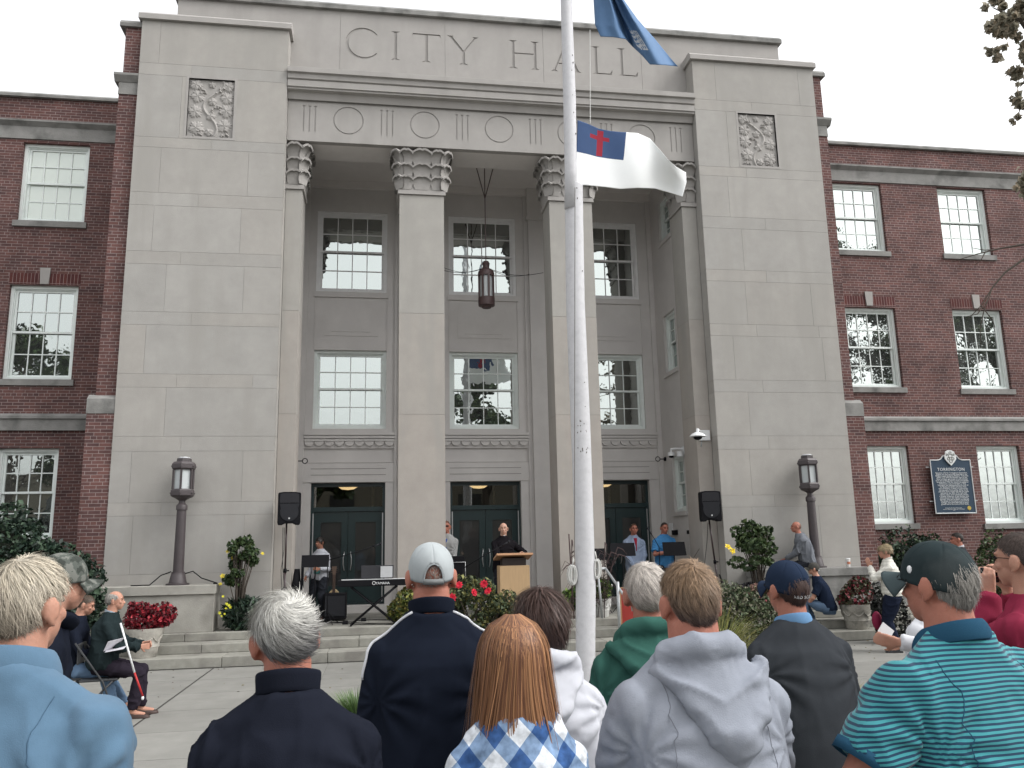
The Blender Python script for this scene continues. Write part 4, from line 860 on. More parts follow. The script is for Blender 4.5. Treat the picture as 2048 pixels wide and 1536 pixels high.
stand((sx[0], 15.95, TZ), at(578, 1050, 15.95)[2]-TZ, 'tripod speaker stand left of the keyboard', 'speaker stands')
sx = at(1418, 1040, 15.95); speaker((sx[0], 15.85, at(1418, 1043, 15.85)[2]), 'black loudspeaker on tripod against the right pylon', -.18)
stand((at(1440, 1180, 15.95)[0], 15.95, TZ), at(1418, 1043, 15.95)[2]-TZ, 'tripod speaker stand leaning beside the hibiscus', 'speaker stands', lean=sx[0]-at(1440, 1180, 15.95)[0])
mb = MB(); a = at(566, 1055, 16.0); mb.tube([a, at(565, 1130, 16.0), at(570, 1190, 16.0), at(560, 1215, 16.0)], .006, 5); mb.tube([at(569, 1055, 16.0), at(568, 1100, 16), at(562, 1140, 16.0), at(564, 1215, 16)], .005, 5); tag(mb.build('speaker_cable', BLACK, smooth=True), 'thin black cable hanging behind the left speaker stand', 'cable')
mb = MB(); mb.tube([at(1416, 1045, 15.97), at(1414, 1085, 15.97), at(1409, 1130, 15.97), at(1412, 1175, 15.97)], .006, 5); tag(mb.build('speaker_cable', BLACK, smooth=True), 'thin black cable hanging under the right loudspeaker', 'cable')
# music stands
def music_stand(px0, px1, py0, py1, Y, label, frame=BLACK, paper=None, tilt=.3, n='music_stand'):
    a, b = at(px0, (py0+py1)/2, Y), at(px1, (py0+py1)/2, Y); zt_, zb = at((px0+px1)/2, py0, Y)[2], at((px0+px1)/2, py1, Y)[2]; cx = (a[0]+b[0])/2; w = (b[0]-a[0])/2; h = (zt_-zb)/2
    o = empty(n, (cx, Y, TZ), label, 'music stand', 'black music stands'); zc_ = (zt_+zb)/2-TZ; A = np.array((0, tilt, 1.))*h
    mb = MB(); mb.obox((0, 0, zc_), (w, 0, 0), (0, -.004, .001), A); mb.obox((0, .03, zc_-h), (w, 0, 0), (0, .03, 0), (0, 0, .004)); mb.build('desk', frame, o)
    mb = MB(); mb.tube([(0, .03, zc_-h*.6), (0, .04, .25)], .011, 8); mb.tube([(0, 0.02, zc_-h*.5), (0, .05, zc_-h*.9)], .02, 6); mb.build('pole', BLACK, o, smooth=True)
    for k in range(3): t = 2.1*k+.4; mb = MB(); mb.tube([(0, .04, .28), (math.cos(t)*.26, math.sin(t)*.26+.04, .012)], .008, 5); mb.build('leg', BLACK, o, smooth=True)
    if paper:
        mb = MB(); q = paper; mb.obox((q[0]*w, .012+.0, zc_+q[1]*h), (q[2]*w, 0, 0), (0, .002, 0), A*q[3]); mb.build('sheet_music', mat('sheet_paper', (.55, .56, .54), .8, .03), o)
    return o
music_stand(603, 658, 1110, 1134, 16.25, 'music stand in front of the woman in the white cardigan', paper=(-.86, -.75, .2, .15))
music_stand(1221, 1270, 1086, 1112, 16.5, 'music stand with white folder before the man in the light blue jacket', paper=(.86, 0, .16, 1.0))
music_stand(1326, 1371, 1084, 1111, 16.5, 'music stand in front of the man in the blue T-shirt')
music_stand(1189, 1212, 1097, 1120, 16.3, 'small music stand with pale edges just right of the flagpole')
# mic stands
def mic(path, base, Y, label, mic_at=-1):
    P = [at(a, b, Y) for a, b in path]; o = empty('microphone_stand', (at(*base, Y)[0], Y, TZ), label, 'microphone stand', 'microphone boom stands'); ori = np.array((at(*base, Y)[0], Y, TZ))
    mb = MB(); mb.tube([p-ori for p in P], .008, 6); mb.build('boom', BLACK, o, smooth=True)
    mb = MB(); mb.tube([(0, 0, .1), P[0]-ori if base[0] != path[0][0] else P[0]-ori], .009, 6); mb.build('pole', BLACK, o, smooth=True)
    for k in range(3): t = 2.1*k+.9; mb = MB(); mb.tube([(0, 0, .22), (math.cos(t)*.3, math.sin(t)*.3, .012)], .008, 5); mb.build('leg', BLACK, o, smooth=True)
    e = P[-1]-ori; d = _n(P[-1]-P[-2]); mb = MB(); mb.tube([e-d*.02, e+d*.10], [.012, .016], 8); mb.ell(e+d*.13, (.026, .026, .028), 10, 7); mb.build('microphone', GRILLE, o, smooth=True)
mic([(655, 1121), (700, 1108), (748, 1092)], (655, 1200), 16.35, 'boom microphone stand reaching right over the keyboard')
mic([(926, 1137), (965, 1113), (1006, 1090)], (926, 1220), 15.85, 'boom microphone stand pointing at the clergyman')
mic([(1318, 1094), (1309, 1078), (1302, 1067)], (1322, 1200), 16.6, 'microphone stand between the two men on the right')
# keyboard
kc = at(748, 1166, 15.75); o = empty('keyboard_piano', (kc[0], 15.75, TZ), 'long black electric piano on crossed legs at the left of the terrace', 'keyboard')
zk = kc[2]-TZ; L = (at(822, 1166, 15.75)[0]-at(677, 1166, 15.75)[0])/2
mb = MB(); mb.box(-L, L, -.02, .30, zk-.055, zk+.055); bd = mb.build('case', BLACK, o, bevel=.008)
mb = MB(); mb.box(-L+.06, L-.06, .15, .28, zk+.056, zk+.066); mb.build('white_keys', WHITEPL, o)
mb = MB()
for s in (-1, 1):
    for y in (0, .26): mb.tube([(s*.42, y+.01, zk-.06), (-s*.40, y+.01, .02)], .016, 6)
    mb.tube([(s*.42, -.02, zk-.07), (s*.42, .3, zk-.07)], .014, 6); mb.tube([(s*.40, -.08, .02), (s*.40, .36, .02)], .018, 6)
mb.build('crossed_legs', BLACK, o, smooth=True)
def text(name, s, size, loc, mat_, parent=None, rot=(math.pi/2, 0, 0), depth=.001, align='CENTER', sx=1, spacing=1, line=1):
    cu = bpy.data.curves.new('t', 'FONT'); cu.body = s; cu.size = size; cu.align_x = align; cu.extrude = depth; cu.space_character = spacing; cu.space_line = line; cu.resolution_u = 2
    to = bpy.data.objects.new('t', cu); COL.objects.link(to); bpy.context.view_layer.update(); dg = bpy.context.evaluated_depsgraph_get()
    me = bpy.data.meshes.new_from_object(to.evaluated_get(dg)); bpy.data.objects.remove(to); me.materials.clear(); me.materials.append(mat_)
    Mx = Matrix.Translation(loc) @ Matrix.Rotation(rot[2], 4, 'Z') @ Matrix.Rotation(rot[0], 4, 'X') @ Matrix.Diagonal((sx, 1, 1, 1)); me.transform(Mx); me.name = name
    return link(name, me, parent)
text('brand_lettering', 'YAMAHA', .062, (at(763, 1166, 15.75)[0]-kc[0]+.02, -.031, zk-.025), WHITEPL, bd)
mb = MB(); mb.tube([(at(749, 1166, 15.75)[0]-kc[0]+.028*math.cos(t)-.01, -.0285, zk+.0+.028*math.sin(t)) for t in np.linspace(0, 6.28, 13)], .004, 4, cap=False); mb.build('brand_emblem', WHITEPL, bd)
q0, q1 = at(722, 1157, 15.95), at(787, 1130, 15.95); mb = MB(); mb.box(q0[0], q1[0], 15.93, 16.0, q0[2], q1[2]); o2 = mb.build('score_binder', mat('charcoal_card', (.035, .035, .04), .7), bevel=.004); tag(o2, 'open dark score binder with white pages on the keyboard', 'binder')
mb = MB(); q0, q1 = at(761, 1155, 15.9), at(785, 1132, 15.9); mb.box(q0[0], q1[0], 15.915, 15.928, q0[2], q1[2]); mb.build('white_page', mat('page', (.48, .49, .5), .8), o2)
# amplifier, guitar, bag, floor pedals
q0, q1 = at(646, 1237, 16.9), at(693, 1186, 16.9); mb = MB(); mb.box(q0[0], q1[0], 16.9, 17.25, TZ+.03, q1[2]); o = mb.build('amplifier', BLACK, bevel=.02); tag(o, 'black cube amplifier on the floor in front of the acoustic guitar', 'amplifier')
mb = MB(); mb.box(q0[0]+.03, q1[0]-.03, 16.885, 16.899, TZ+.1, q1[2]-.05); mb.build('grille_cloth', GRILLE, o)
gx = at(668, 1180, 17.35)[0]; o = empty('acoustic_guitar', (gx, 17.35, TZ), 'pale wooden acoustic guitar standing behind the black amplifier', 'guitar'); zb = at(668, 1186, 17.35)[2]-TZ
mb = MB(); P = [(r*math.cos(t), z) for z, r, t in ()]
out = []
for t in np.linspace(-math.pi/2, math.pi*1.5, 48):
    z = .25+.25*math.sin(t); w = .19 if z < .2 else .14; ww = (.195-.075*max(0, (z-.2))/.3)-.03*math.exp(-((z-.31)/.05)**2); out.append((ww*math.cos(t)*(1 if abs(math.cos(t)) > 0 else 1), z+zb-.42))
mb.prism(out[::-1], -.05, .05, 'y'); body = mb.build('sound_box', mat('spruce', (.55, .42, .24), .4, .1), o, bevel=.006)
mb = MB(); mb.box(-.028, .028, -.065, -.045, zb-.02, zb+.36); mb.build('neck', mat('rosewood', (.07, .045, .035), .5, .2), o); mb = MB(); mb.prism([(-.03, zb+.36), (.03, zb+.36), (.045, zb+.52), (-.045, zb+.52)], -.065, -.045, 'y')
for s in (-1, 1):
    for z in (.40, .44, .48): mb.tube([(s*.035, -.055, zb+z), (s*.062, -.055, zb+z)], .006, 5)
mb.build('headstock', mat('headstock_wood', (.12, .08, .06), .5), o)
q0 = at(595, 1185, 16.6); mb = MB(); mb.tube([(q0[0]-.02, 16.6, TZ), (q0[0]-.03, 16.62, 1.0), (q0[0]-.02, 16.62, at(592, 1138, 16.6)[2])], [.13, .11, .05], 12, ell=[.07, .07, .04]); tag(mb.build('instrument_bag', BLACK, smooth=True), 'black upright instrument bag beside the left half pillar', 'bag')
mb = MB(); q0 = at(602, 1130, 16.5); mb.box(q0[0], q0[0]+.05, 16.55, 16.6, TZ, q0[2]); tag(mb.build('folded_stand', BLACK, bevel=.01), 'narrow black folded stand beside the instrument bag', 'folded stand')
for px, py, Y, lab in ((690, 1249, 16.2, 'flat black foot pedal on the terrace floor by the amplifier'), (727, 1243, 16.3, 'black foot pedal beneath the electric piano')):
    q0 = atz(px, py, TZ); mb = MB(); mb.prism([(0, 0), (.14, 0), (.14, .06), (0, .03)], -.05, .05, 'x'); o = mb.build('foot_pedal', BLACK, bevel=.006); o.location = (q0[0], q0[1], TZ); tag(o, lab, 'pedal')
mb = MB(); rs = random.Random(2)
for k in range(3):
    a = atz(650+rs.uniform(-10, 0), 1245, TZ+.01); b = atz(790, 1245+rs.uniform(-8, 6), TZ+.01); pts = [a+(b-a)*t+np.array((0, .12*math.sin(t*9+k*2), 0)) for t in np.linspace(0, 1, 14)]; mb.tube(pts, .006, 5)
tag(mb.build('floor_cables', BLACK, smooth=True), 'black cables trailing across the terrace floor under the keyboard', 'cable')
# podium
pc = at(1026, 1125, 15.95); hw = (at(1056, 1140, 15.9)[0]-at(997, 1140, 15.9)[0])/2
o = empty('lectern', (pc[0], 15.95, TZ), 'pale maple lectern with slanted top on the terrace', 'lectern')
zt_ = at(1026, 1131, 15.9)[2]-TZ
mb = MB(); mb.box(-hw, hw, -.2, .2, 0, zt_-.0); mb.build('cabinet', MAPLE, o, bevel=.006)
mb = MB(); mb.box(-hw+.06, hw+.0-.06, -.17, .17, zt_+.001, zt_+.14); mb.build('riser', mat('dark_recess_board', (.03, .022, .02), .7), o)
mb = MB(); mb.obox((0, -.0, zt_+.165), (hw*1.22, 0, 0), (0, .26, -.05), (0, .006, .02)); mb.build('slanted_top', MAPLED, o, bevel=.005)
# other tall cabinet with small white table edge behind the capped man
q0, q1 = at(905, 1165, 16.9), at(921, 1112, 16.9)
o = empty('equipment_cart', ((q0[0]+q1[0])/2, 17.0, TZ), 'dark equipment cart with steel rails behind the white capped man', 'cart')
mb = MB(); mb.box(-.28, .16, -.15, .2, .0, q1[2]-TZ); mb.build('cabinet', BLACK, o, bevel=.01); mb = MB(); mb.tube([(.17, -.16, .4), (.17, -.16, q1[2]-TZ-.12), (-.15, -.16, q1[2]-TZ-.12)], .008, 6); mb.build('rail', STEEL, o, smooth=True)
# handrail and red board
o = empty('handrail', (at(1200, 1228, 15.6)[0], 15.55, TZ), 'grey pipe handrail coming down the steps beside the flagpole', 'handrail'); R0 = np.array((at(1200, 1228, 15.6)[0], 15.55, TZ))
mb = MB(); A = at(1187, 1139, 15.6)-R0; Bp = at(1211, 1137, 15.55)-R0; Cp = at(1250, 1194, 14.75)-R0; Dp = at(1262, 1198, 14.7)-R0; E_ = at(1266, 1222, 14.7)-R0
mb.tube([A, Bp], .025, 10); mb.tube([Bp, Cp, Dp, E_], .025, 10); mb.ell(Bp, (.026, .026, .026), 10, 6); mb.build('rail', GALV, o, smooth=True)
mb = MB(); mb.tube([(A[0]+.12, 0.0, 0), (A[0]+.07, 0, A[2])], .022, 10); mb.build('post', GALV, o, smooth=True); mb = MB(); f_ = at(1238, 1230, 14.95)-R0; mb.tube([(f_[0], f_[1], -.29), (f_[0]-.0, f_[1], (Bp[2]+Cp[2])/2+.02)], .03, 10); mb.build('post', GALV, o, smooth=True)
q0, q1 = at(1241, 1235, 15.1), at(1275, 1174, 15.1); o = empty('display_board', (q0[0], 15.1, .318), 'red board with tan wooden edge beside the handrail', 'board'); w = q1[0]-q0[0]; h = q1[2]-.318
mb = MB(); mb.box(.03, w, 0, .03, .03, h-.02); mb.build('panel', mat('red_panel', (.30, .035, .028), .6, .08), o); mb = MB(); mb.box(0, .029, -.01, .04, 0, h); mb.box(.029, w+.03, -.01, .04, h-.019, h); mb.build('frame', MAPLED, o)
# hanging lantern
lc = at(973, 600, 17.9); lx = lc[0]; Z = lambda py: at(973, py, 17.9)[2]
o = empty('hanging_lantern', (lx, 17.9, Z(616)), 'long maroon cylinder lantern hanging in the middle of the portico', 'hanging lamp'); z0 = Z(616)
H = lambda py: Z(py)-z0
mb = MB(); mb.lathe([(.001, .02), (.10, 0), (.12, .03), (.185, .05), (.19, .10), (.19, H(596)), (.001, H(596))], n=20); mb.lathe([(.001, H(553)), (.19, H(553)), (.19, H(548)), (.175, H(543)), (.14, H(540)), (.075, H(537)), (.075, H(530)), (.09, H(528)), (.06, H(523)), (.001, H(522))], n=20)
for k in range(8): t = 2*math.pi*k/8+.2; mb.obox((.178*math.cos(t), .178*math.sin(t), (H(596)+H(553))/2), np.array((math.cos(t), math.sin(t), 0))*.01, np.array((-math.sin(t), math.cos(t), 0))*.02, (0, 0, (H(553)-H(596))/2+.002))
cg = mb.build('cage', MAROON, o, smooth=True, auto=True); mb = MB(); mb.lathe([(.001, H(596)+.001), (.145, H(596)+.001), (.145, H(553)-.001), (.001, H(553)-.001)], n=16); mb.build('frosted_glass', MILK, cg, smooth=True, auto=True)
zc_ = 10.6-z0; mb = MB(); mb.tube([(0, 0, H(523)), (0, 0, zc_)], .011, 6); mb.lathe([(.001, zc_-.03), (.09, zc_-.03), (.09, zc_)], n=14)
vz = Z(381)-z0
for s in (-1, 1): mb.tube([(0, 0, vz-.2), (s*.22, -.05, zc_-.02)], .011, 6)
mb.build('hanging_rod', MAROON, o, smooth=True, auto=True)
mb = MB()
for (tx, ty, tz) in ((1.27-lx, -.7, Z(557)-z0), (3.52-lx, -.7, Z(562)-z0), (1.27-lx, 1.2, Z(505)-z0), (3.56-lx, 1.2, Z(512)-z0)):
    a = np.array((0, 0, H(535))); b = np.array((tx, ty, tz)); pts = [a+(b-a)*t-np.array((0, 0, .12*math.sin(math.pi*t))) for t in np.linspace(0, 1, 9)]; mb.tube(pts, .006, 4)
mb.build('guy_wire', BLACK, o, smooth=True)
# cameras and ring hooks
def cam_dome(px, py, s, label):
    c = atx(px, py, SR-.25); X, Y, Zc = c; o = empty('security_camera', (SR, Y, Zc), label, 'security camera', 'white security cameras'); return o, Y, Zc
c = at(1408, 871, FC); o = empty('security_camera', (c[0], FC, c[2]), 'larger white dome camera on a plate at the edge of the right pylon', 'security camera', 'white security cameras')
mb = MB(); mb.box(-.12, .12, -.04, -.001, -.11, .11); mb.build('mounting_plate', WHITEPL, o, bevel=.006)
mb = MB(); mb.tube([(-.10, -.05, .07), (-.2, -.2, .09), (-.26, -.3, .09), (-.26, -.3, .03)], .028, 8); mb.lathe([(.001, .03), (.05, .03), (.11, .0), (.165, -.045), (.165, -.065), (.001, -.065)], (-.26, -.3, 0), 20); mb.build('arm_and_hood', WHITEPL, o, smooth=True, auto=True)
mb = MB(); mb.lathe([(.001, -.065), (.09, -.066), (.085, -.10), (.05, -.125), (.001, -.135)], (-.26, -.3, 0), 16); mb.build('lens_dome', BLACK, o, smooth=True)
c = atx(1366, 902, SR-.02); o = empty('security_camera', (SR-.001, c[1], c[2]), 'smaller white twin dome camera over the lowest side window', 'security camera', 'white security cameras')
mb = MB(); mb.box(-.03, 0, -.08, .08, -.08, .1); mb.tube([(-.03, 0, .05), (-.2, -.0, .05), (-.3, 0, .04), (-.3, 0, -.03)], .026, 8); mb.lathe([(.001, -.02), (.075, -.03), (.075, -.11), (.001, -.11)], (-.3, 0, 0), 16); mb.lathe([(.001, .0), (.07, -.01), (.08, -.13), (.001, -.135)], (-.1, -.02, 0), 16); mb.build('housing', WHITEPL, o, smooth=True, auto=True)
mb = MB(); mb.lathe([(.001, -.11), (.055, -.11), (.05, -.145), (.001, -.155)], (-.3, 0, 0), 14); mb.build('lens_dome', BLACK, o, smooth=True)
mb = MB(); mb.tube([at(1403, 880, FC+.01)+np.array((0, -.012, 0)), at(1402, 893, FC+.01)+np.array((0, -.012, 0)), at(1389, 897, FC+.2)*1.0, atx(1372, 906, SR-.02)], .014, 6); tag(mb.build('conduit', GALV, smooth=True), 'grey conduit joining the two white cameras', 'conduit')
for px, py, s, lab in ((601, 922, 1, 'black ring hook on the left wall above the left door'), (1322, 918, -1, 'black ring hook on the right wall above the right door')):
    X = SL if s > 0 else SR; c = atx(px-8*s, py, X+.02*s); mb = MB(); mb.tube([(X, c[1], c[2]), (X+s*.04, c[1], c[2])], .05, 10); mb.tube([(X+s*.04, c[1], c[2]), (X+s*.15, c[1], c[2])], .012, 6)
    mb.tube([(X+s*(.2+.055*math.cos(t)), c[1], c[2]+.055*math.sin(t)) for t in np.linspace(0, 6.28, 17)], .010, 6, cap=False); tag(mb.build('ring_hook', BLACK, smooth=True), lab, 'wall hook', 'black ring hooks')
for a, b, lab in (((1346, 1070), (1354, 1060), 'small dark call box on the side wall behind the blue T-shirt man'), ((1376, 1068), (1384, 1060), 'small dark wall box nearest the right speaker stand')):
    p, q = atx(a[0], a[1], SR-.02), atx(b[0], b[1], SR-.02); mb = MB(); ys = sorted((p[1], q[1])); mb.box(SR-.05, SR-.001, ys[0], max(ys[1], ys[0]+.12), min(p[2], q[2]), max(p[2], q[2])); tag(mb.build('wall_box', BLACK, bevel=.004), lab, 'wall box')
p = atx(1341, 1060, SR-.02); mb = MB(); mb.box(SR-.012, SR-.001, p[1]-.12, p[1]+.12, p[2]-.12, p[2]+.16); tag(mb.build('wall_poster', WHITEPL), 'small white poster on the side wall beside the blue T-shirt man', 'poster')
# historical sign
o = empty('historical_sign', (13.65, WG, 2.36), 'dark blue historical sign with white lettering and crest on the right brick wing', 'sign')
NAVY = mat('sign_navy', (.022, .045, .075), .5, .06); SW = mat('sign_white', (.62, .64, .64), .6, .06)
hw, hh = .535, 1.275
outl = [(-hw, 0), (hw, 0), (hw, hh), (.32, hh), (.24, hh+.03), (.19, hh+.10), (-.19, hh+.10), (-.24, hh+.03), (-.32, hh), (-hw, hh)]
mb = MB(); mb.prism([(a*1.0, b) for a, b in outl], -.12, -.09, 'y'); pn = mb.build('panel', NAVY, o)
mb = MB(); n = len(outl)
for i in range(n): a, b = outl[i], outl[(i+1) % n]; mb.tube([(a[0], -.122, a[1]), (b[0], -.122, b[1])], .013, 6)
mb.build('border', SW, pn)
mb = MB(); mb.box(-hw-.1, hw+.1, -.088, -.06, 1.1, 1.12); mb.box(-hw-.1, hw+.1, -.088, -.06, .28, .30); mb.box(-.3, -.26, -.06, 0, .2, 1.2); mb.box(.26, .3, -.06, 0, .2, 1.2); mb.build('bracket', GALV, o)
mb = MB(); mb.prism([(0, hh-.14), (.09, hh-.06), (.15, hh+.02), (.165, hh+.10), (.13, hh+.14), (.12, hh+.2), (.05, hh+.235), (-.05, hh+.235), (-.12, hh+.2), (-.13, hh+.14), (-.165, hh+.10), (-.15, hh+.02), (-.09, hh-.06)], -.155, -.123, 'y'); cr = mb.build('crest', SW, pn, bevel=.006)
mb = MB()
for x, z, r in ((0, .1, .05), (-.06, .03, .03), (.06, .03, .03), (0, -.03, .04), (0, .17, .03), (-.09, .13, .02), (.09, .13, .02)): mb.tube([(x+r*math.cos(t), -.158, hh+z+r*math.sin(t)) for t in np.linspace(0, 6.28, 11)], .007, 4, cap=False)
mb.build('crest_carving', mat('crest_shadow_paint', (.12, .12, .10), .7), cr)
text('sign_title', 'TORRINGTON', .105, (0, -.1215, hh-.26), SW, pn, depth=.002, spacing=1.08)
body_ = ["Named in 1732 for Torrington in Devonshire,", "England, this was one of the townships in the", "Western Lands divided by Windsor. Town first", "settled 1735 when first families came to live.", "River privileges gave power to early industry", "from the turning of wood to brass and needles.", "Incorporated 1740, first church was gathered", "and became a city on October 1, 1923.", "Torrington was distinguished by the birth of", "the abolitionist leader and many other", "sons of industry. A center of clock works,", "carriage parts, brass goods, skates, hooks", "and wool. Here canned milk was first made", "and sold in tins. Bells of the early mills", "called to labor. In the nineteenth century", "a growing settlement of new families came", "and took part in the making of machines,", "bearings, tools and hardware sent abroad.", "The people of Torrington, proud of their", "heritage, look ahead with faith in future", "growth and in the works of their hands."]
text('sign_text', '\n'.join(body_), .052, (0, -.1215, hh-.325), SW, pn, depth=.001, sx=.88, line=.72)
text('sign_footer', 'Erected by the City of Torrington\nand the Connecticut Historical Commission\n1975', .032, (-.05, -.1215, .115), SW, pn, depth=.001, line=.9)
mb = MB(); mb.tube([(.36, -.125, .02+.06), (.36, -.121, .02+.06)], .001, 4); mb.tube([(.36, -.126, .05), (.36, -.126, .09)], .006, 5); mb.lathe([(.001, 0), (.05, 0), (.05, .004), (.001, .004)], (0, 0, 0), 14); V = mb.v[-1]; mb.v[-1] = np.stack([V[:, 0]+.36, -.122-V[:, 2], V[:, 1]+.12], 1); mb.build('tree_emblem', mat('gold_paint', (.45, .33, .06), .5), pn)
# ================================================================== FLAGPOLE AND FLAGS
YP = 11.5; PX = at(1171, 1320, YP)[0]
POLEW = mat('peeling_white_paint', (.56, .56, .58), .6, .05, 20, .4, 60, dark=(.50, .50, .52), dscale=9)
o = empty('flagpole', (PX, YP, 0), 'tall white painted wooden flagpole in front of the steps', 'flagpole')
def P_(px, py): return at(px, py, YP)-np.array((PX, YP, 0))
mb = MB(); pts = [(1171, 1320, 38), (1171.5, 1180, 39), (1169, 1080, 37.5), (1161, 850, 38), (1150.5, 600, 36.5), (1147.5, 372, 35)]
def rad(w, px, py): return (at(px+w/2, py, YP)[0]-at(px-w/2, py, YP)[0])/2
pp = [P_(a, b) for a, b, w in pts]; rr_ = [rad(w, a, b) for a, b, w in pts]; pp.insert(0, np.array((pp[0][0], 0, 0.))); rr_.insert(0, rr_[0]*1.02); mb.tube(pp, rr_, 20); mb.build('lower_mast', POLEW, o, smooth=True, auto=True)
mb = MB(); pts = [(1140, 420, 25), (1140, 340, 24), (1137.5, 200, 25), (1131, 0, 22), (1121, -260, 19)]; mb.tube([P_(a, b)-np.array((0, .05, 0)) for a, b, w in pts], [rad(w, a, b) for a, b, w in pts], 16); mb.build('upper_mast', POLEW, o, smooth=True)
rs = random.Random(6); mb = MB()
for k in range(34):
    py = rs.choice((rs.uniform(380, 900), rs.uniform(840, 910), rs.uniform(100, 340))); t = (py-372)/(1180-372); ax = 1147+t*23 if py > 372 else 1136+py*.02; c = P_(ax+rs.uniform(-11, 11), py); r_ = .142 if py > 372 else .095; ang = math.asin(max(-.95, min(.95, (c[0]-P_(ax, py)[0])/r_)))
    cc = P_(ax, py)+np.array((math.sin(ang)*r_*.97, -math.cos(ang)*r_*.965-(0 if py > 372 else .05), 0)); mb.ell(cc, (.008, .006, rs.uniform(.008, .02)), 6, 4)
mb.build('paint_chips', mat('bare_wood', (.12, .11, .10), .9), o)['kind'] = 'stuff'
ROPE = mat('white_rope', (.62, .62, .60), .8, .1, 60)
mb = MB(); mb.tube([at(1150, 375, YP-.28)-np.array((PX, YP, 0)), at(1149.5, 700, YP-.28)-np.array((PX, YP, 0)), at(1149, 1118, YP-.28)-np.array((PX, YP, 0))], .006, 5); mb.build('halyard', mat('dark_rope', (.16, .15, .14), .8), o)
mb = MB(); mb.tube([at(1180, 60, YP)-np.array((PX, YP, 0)), at(1180.5, 247, YP)-np.array((PX, YP, 0))], .006, 5); mb.build('flag_line', ROPE, o)
for (cx_, cy_, s) in ((1145, 1150, -1), (1193, 1138, 1)):
    mb = MB(); rs = random.Random(int(cx_))
    for k in range(22):
        w = rs.uniform(1.5, 9); h = rs.uniform(16, 21); dy = rs.uniform(-.05, .05); dx = rs.uniform(-2, 2)
        mb.tube([at(cx_+dx+w*math.cos(t), cy_+h*math.sin(t), YP-.05+dy)-np.array((PX, YP, 0)) for t in np.linspace(0, 6.28, 15)], .007, 5, cap=False)
    mb.tube([at(cx_, cy_-20, YP-.06)-np.array((PX, YP, 0)), at(cx_+s*-3, cy_-35, YP-.05)-np.array((PX, YP, 0))], .01, 5); mb.build('rope_coil', ROPE, o, smooth=True)
def coons(top, bot, left, right, nu, nv):
    def sample(pts, n):
        pts = np.array(pts, float); d = np.r_[0, np.cumsum(np.linalg.norm(np.diff(pts, axis=0), axis=1))]; d /= d[-1]; t = np.linspace(0, 1, n); return np.stack([np.interp(t, d, pts[:, k]) for k in range(2)], 1)
    T, B_, L, R = sample(top, nu), sample(bot, nu), sample(left, nv), sample(right, nv); u = np.linspace(0, 1, nu)[None, :, None]; v = np.linspace(0, 1, nv)[:, None, None]
    return (1-v)*T[None]+v*B_[None]+(1-u)*L[:, None]+u*R[:, None]-((1-u)*(1-v)*T[0]+u*(1-v)*T[-1]+(1-u)*v*B_[0]+u*v*B_[-1])
def cloth(name, label, G, Y, wave, mats, pick, cat='flag'):
    nv, nu = G.shape[:2]; P = np.zeros((nv, nu, 3))
    for j in range(nv):
        for i in range(nu): u, v = i/(nu-1), j/(nv-1); P[j, i] = at(G[j, i, 0], G[j, i, 1], Y+wave(u, v))
    idx = np.arange(nv*nu).reshape(nv, nu); F = np.stack([idx[:-1, :-1], idx[1:, :-1], idx[1:, 1:], idx[:-1, 1:]], -1).reshape(-1, 4)
    o = fast_mesh(name, P.reshape(-1, 3), F, mats); mi = [pick((i+.5)/(nu-1), (j+.5)/(nv-1)) for j in range(nv-1) for i in range(nu-1)]; o.data.polygons.foreach_set('material_index', mi)
    so_ = o.modifiers.new('thickness', 'SOLIDIFY'); so_.thickness = .004
    return tag(o, label, cat)
FW = mat('white_flag_cloth', (.88, .9, .9), .8, .02, sheen=.2); FB = mat('blue_flag_cloth', (.045, .085, .19), .8, .05); FR = mat('red_flag_cloth', (.30, .02, .04), .8, .05); FB2 = mat('state_blue_cloth', (.085, .165, .30), .75, .08)
G = coons([(1155, 240), (1175, 247), (1197, 257), (1222, 262), (1244, 264), (1275, 266), (1300, 277), (1318, 297), (1335, 318), (1352, 333), (1372, 345)], [(1151, 369), (1180, 371), (1210, 374), (1240, 378), (1275, 376), (1310, 377), (1335, 384), (1365, 393)], [(1155, 240), (1153, 300), (1151, 369)], [(1372, 345), (1373, 365), (1365, 393)], 100, 60)
def pickc(u, v):
    if u < .40 and v < .50:
        if (.172 < u < .224 and .03 < v < .47) or (.115 < u < .275 and .13 < v < .205): return 2
        return 1
    return 0
cloth('christian_flag', 'white flag with blue corner and red cross flying from the flagpole', G, YP, lambda u, v: .10*math.sin(u*7+v*2)*u+.05*math.sin(u*13-v*3)*u+.12*u*v, [FW, FB, FR], pickc)
G = coons([(1183, -110), (1200, -112), (1225, -100)], [(1201, 73), (1225, 74), (1252, 78), (1268, 96), (1285, 112), (1300, 129), (1330, 130), (1356, 133)], [(1183, -110), (1187, 0), (1190, 50), (1201, 73)], [(1225, -100), (1248, 0), (1275, 38), (1310, 78), (1340, 115), (1356, 133)], 80, 80)
cloth('state_flag', 'folded blue flag with a partly hidden emblem at the top of the flagpole', G, YP, lambda u, v: .13*math.sin(u*11+v*3)+.05*math.sin(u*23+v*5), [FB2, mat('emblem_white', (.5, .52, .55), .8, .4, 60)], lambda u, v: 1 if (.62 < u < .78 and .68 < v < .86 and (math.sin(u*260)+math.sin(v*150+u*40)) > -.35) else 0)
